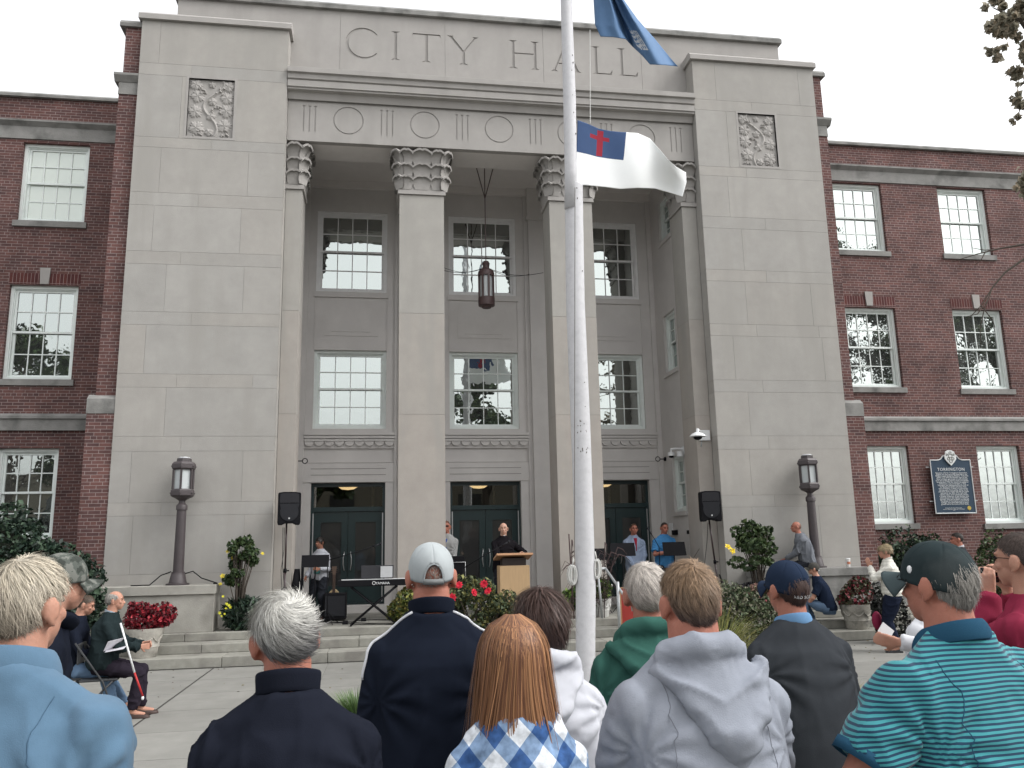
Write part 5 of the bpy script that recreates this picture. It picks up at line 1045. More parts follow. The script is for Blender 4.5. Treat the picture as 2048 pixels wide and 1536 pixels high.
# ================================================================== PEOPLE
def Rz(a): return np.array([[math.cos(a), -math.sin(a), 0], [math.sin(a), math.cos(a), 0], [0, 0, 1]])
def Rx(a): return np.array([[1, 0, 0], [0, math.cos(a), -math.sin(a)], [0, math.sin(a), math.cos(a)]])
def Ry(a): return np.array([[math.cos(a), 0, math.sin(a)], [0, 1, 0], [-math.sin(a), 0, math.cos(a)]])
def loft(mb, rings, n=28, pw=2.3):
    V = []
    for (c, rx, ry) in rings:
        for j in range(n):
            t = 2*math.pi*j/n; cc, s = math.cos(t), math.sin(t)
            V.append((c[0]+rx*math.copysign(abs(cc)**(2/pw), cc), c[1]+ry*math.copysign(abs(s)**(2/pw), s), c[2]))
    k = len(rings); mb.add(V, [(i*n+j, i*n+(j+1) % n, (i+1)*n+(j+1) % n, (i+1)*n+j) for i in range(k-1) for j in range(n)]+[tuple(range(n))[::-1], tuple((k-1)*n+j for j in range(n))])
def cap_(mb, a, b, ra, rb, n=12): # capsule
    a, b = np.array(a, float), np.array(b, float); d = _n(b-a+1e-9); pts = [a-d*ra*.95, a-d*ra*.6, a, b, b+d*rb*.6, b+d*rb*.95]; mb.tube(pts, [ra*.3, ra*.8, ra, rb, rb*.8, rb*.3], n)
def fuse(mb, name, mats, parent, voxel=.008, smooth=4, wr=None, sharp=0, fac=.5, post=None):
    V = np.concatenate(mb.v); me = bpy.data.meshes.new('t'); me.from_pydata(V.tolist(), [], mb.f); t = bpy.data.objects.new('t', me); COL.objects.link(t)
    r = t.modifiers.new('r', 'REMESH'); r.mode = 'VOXEL'; r.voxel_size = voxel; r.adaptivity = 0
    if smooth: s = t.modifiers.new('s', 'SMOOTH'); s.iterations = smooth; s.factor = fac
    bpy.context.view_layer.update(); nm = bpy.data.meshes.new_from_object(t.evaluated_get(bpy.context.evaluated_depsgraph_get())); bpy.data.objects.remove(t); bpy.data.meshes.remove(me)
    n = len(nm.vertices)
    if wr or post:
        P = np.empty(n*3); nm.vertices.foreach_get('co', P); P = P.reshape(-1, 3); N = np.empty(n*3); nm.vertex_normals.foreach_get('vector', N); N = N.reshape(-1, 3)
        if wr: P = P+N*wr(P, N)[:, None]
        if post: P = post(P, N)
        nm.vertices.foreach_set('co', P.ravel())
    nm.name = name; nm.materials.clear()
    for m in (mats if isinstance(mats, (list, tuple)) else [mats]): nm.materials.append(m)
    nm.polygons.foreach_set('use_smooth', np.ones(len(nm.polygons), bool)); nm.update()
    return link(name, nm, parent)
def wrinkle(amp=.006, sc=(7, 7, 3.2), seed=0, base=.4, diag=.6, zone=None):
    def f(P, N):
        Q = P.copy(); Q[:, 2] += diag*np.abs(Q[:, 0]); w = vnoise(Q*2.3+seed*3.1)*2.2
        q = Q*np.array(sc)*1.25+seed*5.7; q[:, 0] += w; q[:, 1] += w*.7; q[:, 2] -= w*.6; r = 1-np.abs(2*vnoise(q)-1); r = r**3; q2 = Q*np.array((sc[0]*2.3, sc[1]*2.3, sc[2]*3.2))+seed*1.3; q2[:, 2] += w*2; r2 = (1-np.abs(2*vnoise(q2)-1))**4; big = np.clip(vnoise(Q*np.array((5, 5, 4))+seed)*1.9-.45, 0, 1)
        d = amp*1.9*(r-.25)*(.3+1.2*big)+amp*.8*r2*big+amp*base*(vnoise(Q*22+seed)-.5)
        for sx_ in (-1, 1):
            v = P-np.array((sx_*.205, 0, 1.29)); rr = np.hypot(v[:, 0], v[:, 2]); th = np.arctan2(v[:, 2], v[:, 0]*sx_); f_ = np.sin(th*10+seed*sx_+3*vnoise(P*6)); d = d+amp*.65*np.sign(f_)*np.abs(f_)**.7*np.exp(-((rr-.09)/.09)**2)*(np.abs(N[:, 1]) > .3)
        if zone is not None: d = d*zone(P)
        return d
    return f
def skinmat(name, col, blush=(.42, .15, .11)):
    m = mat(name, col, .55, .10, 14, .15, 120, spec=.3, trans=.12, dark=None); return m
SKIN = skinmat('fair_skin', (.43, .225, .16)); SKIN2 = skinmat('ruddy_skin', (.37, .15, .105)); SKIN3 = skinmat('tan_skin', (.26, .12, .08)); SKIN4 = skinmat('pale_skin', (.47, .28, .21))
SHOEB = mat('black_shoe_leather', (.014, .014, .015), .4, .1, spec=.4); EYEM = mat('dark_eye', (.02, .015, .012), .3); LIP = mat('lip', (.25, .07, .06), .5); BROW = mat('eyebrow_hair', (.07, .045, .03), .8)
def hand(mb, wrist, d, pn, side, curl=.5, s=1.0):
    """palm + four fingers + thumb; d finger direction, pn palm normal; side +1 thumb towards cross(d,pn)"""
    d = _n(d); pn = _n(np.array(pn, float)-d*np.dot(pn, d)); r = np.cross(d, pn)*side; w = np.array(wrist, float)
    pc = w+d*.045*s
    for q in (-1, -.33, .33, 1): cap_(mb, w+r*q*.012*s, w+d*.082*s+r*q*.028*s, .0135*s, .0115*s, 8)
    for i, (off, L) in enumerate(((.030, .068), (.010, .078), (-.010, .072), (-.029, .056))):
        a = w+d*.085*s+r*off*s; c = curl*(1+.12*i); d1 = _n(d*math.cos(c*.6)+pn*math.sin(c*.6)); d2 = _n(d*math.cos(c*1.5)+pn*math.sin(c*1.5)); d3 = _n(d*math.cos(c*2.2)+pn*math.sin(c*2.2))
        p1 = a+d1*L*.45*s; p2 = p1+d2*L*.32*s; p3 = p2+d3*L*.25*s; mb.tube([a-d*.01, a, p1, p2, p3], [.009*s, .0092*s, .0085*s, .0078*s, .006*s], 8)
    t0 = w+d*.028*s+r*.026*s; t1 = t0+_n(d*.6+r*.75+pn*.35*curl)*.036*s; t2 = t1+_n(d*.85+r*.3+pn*.6*curl)*.03*s; mb.tube([w+d*.012*s, t0, t1, t2], [.013*s, .0125*s, .0105*s, .008*s], 8)
def ik(a, t, l1, l2, pole):
    a, t, pole = [np.array(q, float) for q in (a, t, pole)]; v = t-a; L = min(np.linalg.norm(v), (l1+l2)*.995); u = _n(v); x = (l1*l1-l2*l2+L*L)/(2*L); h = math.sqrt(max(l1*l1-x*x, 0)); p = _n(pole-u*np.dot(pole, u)); return a+u*x+p*h, a+u*L
def hair_strands(o, Hm, rad, mask, whorl, n, length, width, colf, seed=1, swirl=.3, lift=.25, grav=.25, name='hair', shell=True, mat_=None, wig=.25, flow=None, segs=5):
    R, C = Hm; rs = np.random.RandomState(seed); rad = np.array(rad); D = rs.normal(size=(n*5, 3)); D /= np.linalg.norm(D, axis=1)[:, None]; D = D[mask(D)][:n]; n = len(D)
    w = _n(whorl); L = length*(.65+.7*rs.rand(n))*np.where((np.abs(D[:, 0]) > .5) & (D[:, 2] < .35) & (D[:, 1] > -.6), .5, 1); step = (L/segs)[:, None]; P = D*rad; Vs = []; wdt = width*(.7+.6*rs.rand(n))
    clump = (vnoise(D*9+seed)-.5)*wig*3
    base_dir = None
    for k in range(segs+1):
        d = P/rad; rr = np.linalg.norm(d, axis=1)[:, None]; dn = d/rr; Nn = dn/rad; Nn /= np.linalg.norm(Nn, axis=1)[:, None]
        if flow is None: f = dn-w*(dn@w)[:, None]
        else: f = flow(dn)
        f = f/(np.linalg.norm(f, axis=1)[:, None]+.05); f = f+np.cross(w, f)*(swirl+clump)[:, None]
        f[:, 2] -= grav*(.4+k*.25); f = f-Nn*(f*Nn).sum(1)[:, None]; f /= np.linalg.norm(f, axis=1)[:, None]+1e-9
        if base_dir is None: jit = rs.normal(size=(n, 3))*wig*.35; base_dir = 1
        f = f+jit; side = np.cross(f, Nn); side /= np.linalg.norm(side, axis=1)[:, None]+1e-9
        hw = (wdt*(1-(k/segs)**2.5)+.0001)[:, None]; lifted = P+Nn*.002
        Vs += [lifted-side*hw, lifted+side*hw]
        lf = lift*(1-k/segs)*(0.6+.8*vnoise(D*6+seed*2))[:, None]; P = P+f*step+Nn*step*lf; d = P/rad; rr = np.linalg.norm(d, axis=1)[:, None]; P = np.where(rr < 1.01, P/rr*1.01, P)
    V = np.stack(Vs, 1).reshape(-1, 3); K = segs+1; b = np.arange(n)*2*K; F = np.concatenate([np.stack([b+2*i, b+2*i+1, b+2*i+3, b+2*i+2], 1) for i in range(K-1)])
    c = colf(D)*(.5+.75*rs.rand(n)+.35*(vnoise(D*16+seed)-.5))[:, None]; V = V@R.T+C; C_ = np.concatenate([c]*(K-1))
    if shell:
        nu, nv = 48, 32; th = np.linspace(0, 2*math.pi, nu, endpoint=False); ph = np.linspace(0.02, math.pi-.02, nv); T, Pp = np.meshgrid(th, ph); S = np.stack([np.sin(Pp)*np.cos(T), np.sin(Pp)*np.sin(T), np.cos(Pp)], -1).reshape(-1, 3); ok = mask(S)
        idx = np.arange(nu*nv).reshape(nv, nu); Fq = np.stack([idx[:-1], idx[1:], np.roll(idx, -1, 1)[1:], np.roll(idx, -1, 1)[:-1]], -1).reshape(-1, 4); Fq = Fq[ok[Fq].all(1)]
        SV = S*rad*(1.012+.03*vnoise(S*5+seed)[:, None]); cs = colf(S)[Fq[:, 0]]*.62; V2 = SV@R.T+C; F = np.concatenate([F, Fq+len(V)]); V = np.concatenate([V, V2]); C_ = np.concatenate([C_, cs])
    return fast_mesh(name, V, F, mat_ or HAIR, o, True, C_)
HAIR = mat('hair_strand', (1, 1, 1), .5, .05, 20, vcol=True, spec=.35)
def m_short(back=-.72, front=.55, side=-.15):
    def f(D):
        x, y, z = D[:, 0], D[:, 1], D[:, 2]; sd = max(side, -.02) if side > -.3 else side; ln = np.where(y < -.42, back, np.where(y < -.18, back+(sd-back)*np.clip((y+.42)/.24, 0, 1)**.6, np.where(y < .2, sd, sd+(front-sd)*np.clip((y-.2)/.5, 0, 1))))
        return z > ln+.05*vnoise(D*14)
    return f
def m_fringe(top=.45, back=-.7):
    b = m_short(back, 2, -.1)
    return lambda D: b(D) & (D[:, 2]+.25*D[:, 1] < top)
def const(c, c2=None):
    c = np.array(c); c2 = c if c2 is None else np.array(c2)
    return lambda D: c2+(c-c2)*np.clip((D[:, 2]+.5)/1.1, 0, 1)[:, None]
def cap_hat(o, Hm, rad, mat_, brim_mat=None, opening=True, strap=None, name='baseball_cap', tilt=.12, rim=-.02, g=1.0, inner=None, brim=True, seed=1):
    R, C = Hm; rad = np.array(rad)*np.array((1.085, 1.06, .98))*g; T = Rx(.20-tilt); rim = rim-.26; nu, nv = 120, 18; V = []; 
    th = np.linspace(0, 2*math.pi, nu, endpoint=False)
    for j in range(nv+1):
        v = j/nv; ph = v*(math.pi/2-rim)
        for t in th:
            q = np.array((max(math.sin(ph), .985 if ph > 1.4 else 0)*math.cos(t)*rad[0], max(math.sin(ph), .985 if ph > 1.4 else 0)*math.sin(t)*rad[1], (math.cos(ph)**.85 if ph < math.pi/2 else math.cos(ph))*rad[2]*1.06)); seam = abs(math.sin(3*(t+.52))); q = q*(1-.022*math.exp(-(seam/.07)**2)); q *= 1+.014*(vnoise(np.array([[q[0]*38, q[1]*38, q[2]*24+seed]]))[0]-.5)*1.8
            V.append(q)
    F = []
    for j in range(nv):
        for i in range(nu):
            t = th[i]+math.pi/nu; back = abs((t-1.5*math.pi+math.pi) % (2*math.pi)-math.pi); v = (j+.5)/nv
            if opening and (back/.46)**2+((1-v)/.34)**2 < 1: continue
            F.append((j*nu+i, (j+1)*nu+i, (j+1)*nu+(i+1) % nu, j*nu+(i+1) % nu))
    V = (np.array(V)@T.T)@R.T+C; c = fast_mesh(name, V, np.array(F), mat_, o, True); s = c.modifiers.new('s', 'SOLIDIFY'); s.thickness = .003; s.offset = 1
    def W(q): return (T@np.array(q, float))@R.T+C
    if brim:
        P = np.zeros((8, 21, 3))
        for a in range(8):
            for b in range(21):
                u = -1+2*b/20; t = math.pi/2-u*1.02; e = a/7; r0 = np.array((rad[0]*math.cos(t), rad[1]*math.sin(t))); out = .072*(1-u*u*.75)**.6*e; P[a, b] = W((r0[0]*(1+out*1.2), r0[1]+out, rad[2]*1.06*math.cos(math.pi/2-rim)+.012-.055*u*u*(.3+.7*e)-.012*e))
        mb = MB(); mb.grid(P); bo = mb.build('brim', brim_mat or mat_, c, smooth=True); s = bo.modifiers.new('s', 'SOLIDIFY'); s.thickness = .004
    mb = MB(); mb.ell(W((0, 0, rad[2]*1.06)), (.008, .008, .004), 10, 5); mb.build('button', mat_, c, smooth=True)
    if opening:
        mb = MB(); pts = [W((rad[0]*math.cos(t)*1.01, rad[1]*math.sin(t)*1.01, rad[2]*(math.cos(math.pi/2-rim))+.004)) for t in np.linspace(1.5*math.pi-.48, 1.5*math.pi+.48, 15)]; up = _n(W((0, 0, 1))-W((0, 0, 0)))
        g0 = [p-up*.011 for p in pts]; g1 = [p+up*.011 for p in pts]; mb.grid(np.array([g0, g1])); so_ = mb.build('strap', strap or mat_, c, smooth=True); s = so_.modifiers.new('s', 'SOLIDIFY'); s.thickness = .003
        mb = MB(); pts = [W((rad[0]*math.sin(ph)*math.cos(t), rad[1]*math.sin(ph)*math.sin(t), (max(math.cos(ph), 0)**.85 if ph < math.pi/2 else math.cos(ph))*rad[2]*1.06)) for t, ph in [(1.5*math.pi+.46*math.cos(q), (1-.34*math.sin(q))*(math.pi/2-rim)) for q in np.linspace(0, math.pi, 20)]]; mb.tube(pts, .0035, 6); mb.build('opening_binding', mat_, c, smooth=True)
    return c, W, rad
def person(label, loc, rz, H=1.78, b=1.0, skin=SKIN, lean=.03, yaw=0, pitch=0, roll=0, seat=None, hands=None, poles=None, hdir=None, curl=.5, voxel=.008, belly=0, neckw=1.0, feet=None, face=True, sex='m', headsc=1.0, group=None, footx=.11, hair=None, hunch=0):
    """returns dict with the empty and joints; local +Y is where the body faces"""
    o = empty('person', loc, label, 'person', group, rz); k = H/1.78; S = {}
    dz = 0
    if seat is not None: dz = seat+.10*k-.93*k
    def T(x, y, z): z = z*k+dz; zz = max(0, z-(.93*k+dz)); return np.array((x*k, y*k+lean*zz+hunch*zz*zz, z))
    mb = MB()
    W_ = b*(.89 if sex == 'm' else .82)
    rings = [(T(0, 0, .84), .13*W_, .10), (T(0, 0, .90), .17*W_, .118), (T(0, 0, .97), .172*W_, .12), (T(0, .005+belly*.3, 1.07), .15*W_, .108+belly*.5), (T(0, .005+belly*.4, 1.18), .155*W_, .11+belly*.6), (T(0, 0, 1.30), .175*W_, .118), (T(0, -.005, 1.38), .178*W_, .112), (T(0, -.008, 1.43), .15*W_, .095), (T(0, -.008, 1.475), .105*W_, .078), (T(0, -.004, 1.52), .068*neckw, .07), (T(0, .004, 1.56), .058*neckw, .062), (T(0, .014, 1.62), .056*neckw, .062)]
    loft(mb, [(c, rx*k, ry*k) for c, rx, ry in rings], 24)
    sh = [T(s*.172*W_, -.008, 1.385) for s in (-1, 1)]
    for i, s in enumerate((-1, 1)): cap_(mb, T(s*.04, -.01, 1.495), sh[i]+np.array((-s*.02, 0, .008)), .048*k*neckw, .050*k)
    # head
    piv = T(0, .01, 1.59); R = Rz(yaw)@Rx(pitch)@Ry(roll); hc = piv+R@(np.array((0, .018, .085))*k*1.0)
    hs = k*headsc*.955 if sex == 'm' else k*.94*headsc
    def Hd(x, y, z): return hc+R@(np.array((x, y, z))*hs)
    rot = R
    mb.ell(Hd(0, -.005, .012), np.array((.077, .097, .098))*hs, 24, 16, rot); mb.ell(Hd(0, .032, -.055), np.array((.060, .068, .062))*hs, 20, 12, rot); mb.ell(Hd(0, .055, -.095), np.array((.036, .036, .028))*hs, 14, 8, rot)
    mb.ell(Hd(0, -.03, -.06), np.array((.055, .055, .07))*hs, 14, 8, rot)
    mb.tube([Hd(0, .088, .012), Hd(0, .100, -.018), Hd(0, .114, -.040), Hd(0, .098, -.050)], [.009*hs, .011*hs, .0145*hs, .011*hs], 10)
    for s in (-1, 1):
        mb.ell(Hd(s*.026, .085, .024), np.array((.026, .012, .009))*hs, 10, 6, rot); mb.ell(Hd(s*.040, .07, -.03), np.array((.022, .022, .02))*hs, 10, 6, rot); mb.ell(Hd(s*.010, .104, -.042), np.array((.009, .009, .008))*hs, 8, 5, rot)
        e = MB(); pts = [Hd(s*(.080+.012*abs(math.sin(t/2))), -.010-.018*math.sin(t)*1.0+.0, -.018+.033*math.cos(t)) for t in np.linspace(-.5, 3.6, 11)]; mb.tube(pts, [.006*hs]*11, 7); mb.ell(Hd(s*.089, -.018, -.014), np.array((.011, .024, .035))*hs, 10, 7, rot@Rz(-s*.45)); mb.ell(Hd(s*.079, -.004, -.048), np.array((.008, .009, .011))*hs, 8, 5, rot)
    mb.ell(Hd(0, .094, -.070), np.array((.022, .010, .006))*hs, 10, 6, rot); mb.ell(Hd(0, .091, -.083), np.array((.020, .010, .007))*hs, 10, 6, rot)
    cap_(mb, T(0, .0, 1.53), Hd(0, -.012, -.06), .056*k*neckw, .054*hs*neckw)
    # arms
    hands = hands or {}; poles = poles or {}; J = {}
    for i, (s, nm) in enumerate(((-1, 'l'), (1, 'r'))):
        tgt = hands.get(nm); tgt = T(s*.265*W_, .06, .80) if tgt is None else (np.array(tgt[:3], float))
        pole = poles.get(nm, (s*.35, -1, -.2)); el, wr = ik(sh[i], tgt, .30*k, .255*k, pole); J[nm] = (sh[i], el, wr)
        mb.tube([sh[i], sh[i]*.5+el*.5, el, el*.55+wr*.45, wr], [.048*k*b, .043*k*b, .037*k*b, .037*k*b, .026*k], 12); mb.ell(sh[i], (.051*k,)*3, 12, 8); mb.ell(el, (.041*k*b,)*3, 10, 6)
        d = _n(wr-el); hd_ = (hdir or {}).get(nm); d2, pn, sd = (d, (-s, 0, 0), 1) if hd_ is None else (np.array(hd_[0], float), hd_[1], hd_[2] if len(hd_) > 2 else 1)
        hand(mb, wr, d2, pn, -s*sd if hd_ is None else sd, curl if not isinstance(curl, dict) else curl.get(nm, .5), k)
    # legs
    LG = {}
    for s, nm in ((-1, 'l'), (1, 'r')):
        hip = T(s*.092, 0, .92)
        if seat is None: ft = np.array((s*footx*k, .0, .085*k)) if not feet else np.array(feet[nm], float); kn, an = ik(hip, ft, .44*k, .43*k, (s*.05, 1, 0))
        else: ft = np.array(feet[nm], float) if feet else np.array((s*.13, .42*k, .085*k)); kn, an = ik(hip, ft, .44*k, .43*k, (s*.1, 1, .6))
        mb.tube([hip, hip*.5+kn*.5, kn, kn*.65+an*.35, an], [.088*k*b, .075*k*b, .055*k, .055*k*b, .036*k], 12); fd = np.array((s*.18, 1, 0)) if seat is None else np.array((s*.12, 1, 0)); fd = _n(fd)
        mb.tube([an-fd*.03*k, an+fd*.05*k-np.array((0, 0, .035*k)), an+fd*.15*k-np.array((0, 0, .052*k))], [.036*k, .035*k, .026*k], 10); LG[nm] = (hip, kn, an, fd)
    body = fuse(mb, 'body', skin, o, voxel, 3)
    S.update(o=o, k=k, T=T, Hd=Hd, R=R, hc=hc, hs=hs, J=J, LG=LG, sh=sh, W=W_, body=body, neckw=neckw, lean=lean, belly=belly, b=b, Hm=(R, Hd(0, -.005, .012)), rad=np.array((.0765, .099, .1))*hs)
    if face:
        mb = MB()
        for s in (-1, 1): mb.ell(Hd(s*.030, .0895, .004), np.array((.011, .006, .0045))*hs, 8, 6, rot)
        mb.build('eyes', EYEM, o, smooth=True)
        mb = MB(); mb.ell(Hd(0, .103, -.0765), np.array((.019, .003, .003))*hs, 8, 5, rot); mb.build('mouth', LIP, o, smooth=True)
        mb = MB()
        for s in (-1, 1): mb.tube([Hd(s*.014, .098, .024), Hd(s*.032, .097, .030), Hd(s*.048, .087, .024)], [.0035*hs, .0042*hs, .002*hs], 6)
        mb.build('eyebrows', BROW, o, smooth=True)
    return S
def top(S, mats, name='shirt', hem=.88, ease=.018, sleeve=1.0, cuff=.034, sl_ease=.016, neck=1.50, wr=.007, seed=1, voxel=.009, hem_w=1.0, drop=.0, smooth=3, nrad=.078, extra=None, sc=(7, 7, 3.2), pad=0, armr=None, back=0, yoff=0, post=None):
    T, k, W_, b = S['T'], S['k'], S['W'], S['b']; bl = S['belly']; mb = MB(); e = ease
    prof = [(hem, .172*W_*hem_w+e, .118+e+bl*.5), (hem+.06, .178*W_*hem_w+e*1.25, .125+e*1.2+bl*.6), (1.05, .166*W_*(.5+.5*hem_w)+e*1.3, .122+e*1.2+bl*.7), (1.18, .170*W_+e*1.2, .120+e*1.1+bl*.6), (1.29, .180*W_+e*1.0, .126+e+bl*.2), (1.36, .184*W_+e*.8, .122+e*.9), (1.41, .166*W_+e*.7, .106+e*.8), (1.455, .128*W_+e*.5, .088+e*.6), (1.495, .088+e*.4, .080+e*.5), (neck+.035, nrad*max(1, S['neckw']*.97), nrad*.95*max(1, S['neckw']*.97))]
    loft(mb, [(T(0, -.004-back*max(0, 1-abs(z-1.3)/.3)+yoff, z), rx*k, ry*k) for z, rx, ry in prof], 36)
    for i, (s, nm) in enumerate(((-1, 'l'), (1, 'r'))):
        sh, el, wrst = S['J'][nm]; sh2 = sh+np.array((s*.002, 0, -.004)); cap_(mb, T(s*.045, -.012, 1.478), sh2+np.array((-s*.012, 0, .006*k)), .046*k*S['neckw']+e*.5+.004+pad*.3, .050*k+e*.4+pad)
        r0 = (.050*b+sl_ease*.8)*k if armr is None else armr
        if sleeve >= 1: pts = [sh2, sh2*.5+el*.5, el, el*.5+wrst*.5, wrst*.97+el*.03]; rr = [r0*1.02, r0*.95, r0*.88, r0*.80, cuff+sl_ease*.35]
        else: e2 = sh2+(el-sh2)*sleeve; pts = [sh2, sh2*.5+e2*.5, e2]; rr = [r0*1.02, r0*1.06, r0*1.16]
        mb.tube(pts, rr, 16); mb.ell(sh2, (r0*1.04,)*3, 14, 8); 
        if sleeve >= 1: mb.ell(el, (r0*.9,)*3, 12, 8)
    if extra: extra(mb)
    return fuse(mb, name, mats, S['o'], voxel, smooth, wrinkle(wr, sc, seed), post=post)
def trousers(S, m, cuffz=None, r=1.0, seed=1, name='trousers', waist=.96, voxel=.011, W2=1.0):
    T, k, b = S['T'], S['k'], S['b']; mb = MB(); loft(mb, [(T(0, 0, .82), .12*k*W2, .11*k), (T(0, 0, .88), .178*S['W']*k*W2, .128*k), (T(0, 0, waist), .182*S['W']*k*W2, .132*k+S['belly']*.4*k), (T(0, 0, waist+.05), .172*S['W']*k*W2, .125*k+S['belly']*.4*k)], 24)
    for nm in 'lr':
        hip, kn, an, fd = S['LG'][nm]; e = an*.96+kn*.04; mb.tube([hip, hip*.5+kn*.5, kn, kn*.5+an*.5, e], [.102*k*b*r, .09*k*b*r, .075*k*r, .070*k*r, .062*k*r], 14); mb.ell(kn, (.077*k*r,)*3, 12, 8)
    return fuse(mb, name, m, S['o'], voxel, 3, wrinkle(.007, (6, 6, 9), seed))
def shoes(S, m=SHOEB, sole=None):
    k = S['k']
    for nm in 'lr':
        hip, kn, an, fd = S['LG'][nm]; f = _n(fd); z0 = an[2]-.085*k; mb = MB(); side = np.array((-f[1], f[0], 0)); prof = [(-.07, .030, .05), (-.05, .038, .065), (0, .040, .075), (.06, .043, .06), (.13, .047, .045), (.18, .042, .038), (.205, .02, .02)]
        V = []
        for y, w, h in prof:
            c = np.array((an[0], an[1], z0))+f*y*k
            for t in np.linspace(0, math.pi, 9): V.append(c+side*w*k*math.cos(t)+np.array((0, 0, h*k*1.0*math.sin(t)**.7)))
        n = 9; F = [(i*n+j, i*n+j+1, (i+1)*n+j+1, (i+1)*n+j) for i in range(len(prof)-1) for j in range(n-1)]+[tuple(range(n))[::-1], tuple((len(prof)-1)*n+j for j in range(n)), ]+[(i*n+n-1, i*n, (i+1)*n, (i+1)*n+n-1) for i in range(len(prof)-1)]
        mb.add(V, F); sho = mb.build('shoe', m, S['o'], smooth=True, auto=True)
        if sole: mb = MB(); mb.obox(np.array((an[0], an[1], z0+.012))+f*.065*k, f*.13*k, side*.042*k, (0, 0, .012)); mb.build('sole', sole, sho, bevel=.008)
def collar(S, m, z=1.50, h=.05, r=.080, flare=.012, name='collar', th=.005, tilt=.35, fold=False, front=.0, seed=0, parent=None, open_=0):
    T, k = S['T'], S['k']; n = 48; P = []
    rows = [(0, 0), (h*.5, 0.0), (h, .004)]
    if fold: rows = [(h*.8, -.004), (h*.8, .0), (h*.35, .004+flare*.7), (h*-.35, .006+flare)]
    for (dz_, dr) in rows:
        row = []
        for j in range(n+1):
            t = -math.pi/2+open_+(2*math.pi-2*open_)*j/n+math.pi; a = r+dr+.003*math.sin(3*t+seed)
            c = T(0, .004, z); up_ = -tilt*.055*math.sin(t)
            row.append(c+np.array((math.cos(t)*a*k, math.sin(t)*a*k*.98, (dz_*(1-.25*(math.sin(t) > .3)*math.sin(t))+up_+.012)*k)))
        P.append(row)
    mb = MB(); mb.grid(np.array(P)); o = mb.build(name, m, parent or S['o'], smooth=True); s = o.modifiers.new('s', 'SOLIDIFY'); s.thickness = th; s2 = o.modifiers.new('v', 'SUBSURF'); s2.levels = s2.render_levels = 1; return o
def hood(S, m, w=.17, l=.26, t=.075, z=1.47, sx=0, name='hood', seed=3, amp=.007):
    """hood hanging down the back from a thick roll round the neck"""
    T, k = S['T'], S['k']; mb = MB(); y0 = -.10
    pts = [T(.118*math.cos(a)+sx*.3, -.012+.098*math.sin(a), z+.030-.055*math.sin(a)) for a in np.linspace(math.pi*.35-math.pi, math.pi*.65+0, 3)]
    ring = [T(.115*math.cos(a), -.006+.100*math.sin(a), z+.035-.050*math.sin(a)) for a in np.linspace(math.radians(75), math.radians(-255), 26)]
    mb.tube(ring, [.018*k]+[.034*k]*24+[.018*k], 10)
    for u in np.linspace(-1, 1, 13):
        e = l*(1-abs(u)**1.7); a = T(u*w+sx*.4, y0-.005+.07*abs(u)**2, z+.045-.03*abs(u)); mid = T(u*w*.8+sx*.8, y0-.055*(1-u*u)-.01, z-.02-e*.45); c = T(u*w*.33+sx, y0-.038, z-.02-e); mb.tube([a, mid, c], [.022*k, (.018+.030*t/.075*(1-u*u))*k, .020*k], 9)
    return fuse(mb, name, m, S['o'], .009, 5, wrinkle(amp, (5, 5, 9), seed, diag=-.5))
def fabric(name, col, var=.05, rough=.95, bump=.3, bs=350, sheen=.0, **kw): return mat(name, col, rough, var, 7, bump, bs, sheen=(sheen if max(col) > .1 else 0), spec=(.1 if max(col) > .1 else .04), bdist=.002, **kw)
def snap(obj, pts, off=.002):
    out = []
    for p in pts:
        ok, c, n, i = obj.closest_point_on_mesh(Vector(p)); out.append(np.array(c)+np.array(n)*off)
    return out
def interp(pts, n):
    pts = np.array(pts, float); d = np.r_[0, np.cumsum(np.linalg.norm(np.diff(pts, axis=0), axis=1))]; t = np.linspace(0, d[-1], n); return [np.array([np.interp(q, d, pts[:, k]) for k in range(3)]) for q in t]
def seams(S, garment, m, lines, r=.0012, off=.0002, name='seam', n=26):  # seam lines as tubes; their darker colour paints the groove shade
    for L in lines:
        mb = MB(); mb.tube(snap(garment, interp([S['T'](*p) for p in L], n), off), r, 5); mb.build(name, m, garment, smooth=True)
def armholes(y=-.2): return [[(s*.135, y*.3, 1.47), (s*.150, y, 1.42), (s*.158, y, 1.32), (s*.165, y, 1.22)] for s in (-1, 1)]
def fixhead(S, px, top_py=None):
    o = S['o']; w = Rz(o.rotation_euler.z)@S['hc']+np.array(o.location); 
    if top_py is None: top_py = 1100
    for _ in range(3):
        w = Rz(o.rotation_euler.z)@S['hc']+np.array(o.location); q = at(px, top_py, w[1]); o.location.x += q[0]-w[0]
    return o.location.copy()
def at_person(px, top_y, H_, Y):
    """local base of a person whose head top shows at px,top_y and depth Y"""
    p = at(px, top_y, Y); return p
# ---------------- the crowd seen from behind
def under(mk, z=.12): return lambda D: mk(D) & ((D[:, 2] < z) | ((D[:, 1] < -.72) & (D[:, 2] < .55)))
def place(px, py, Y, ground=0):
    p = at(px, py, Y); return (p[0], Y, ground), p[2]-ground+.0
BLK = fabric('navy_fleece', (.012, .014, .022)); JEAN = fabric('blue_denim', (.085, .13, .20), .15); KHA = fabric('khaki_cotton', (.30, .25, .18)); DKT = fabric('dark_trouser_cloth', (.02, .022, .028)); 
WHT = fabric('white_cotton', (.55, .56, .59), .03); 
SHOEW = mat('white_sole_rubber', (.6, .6, .6), .6)
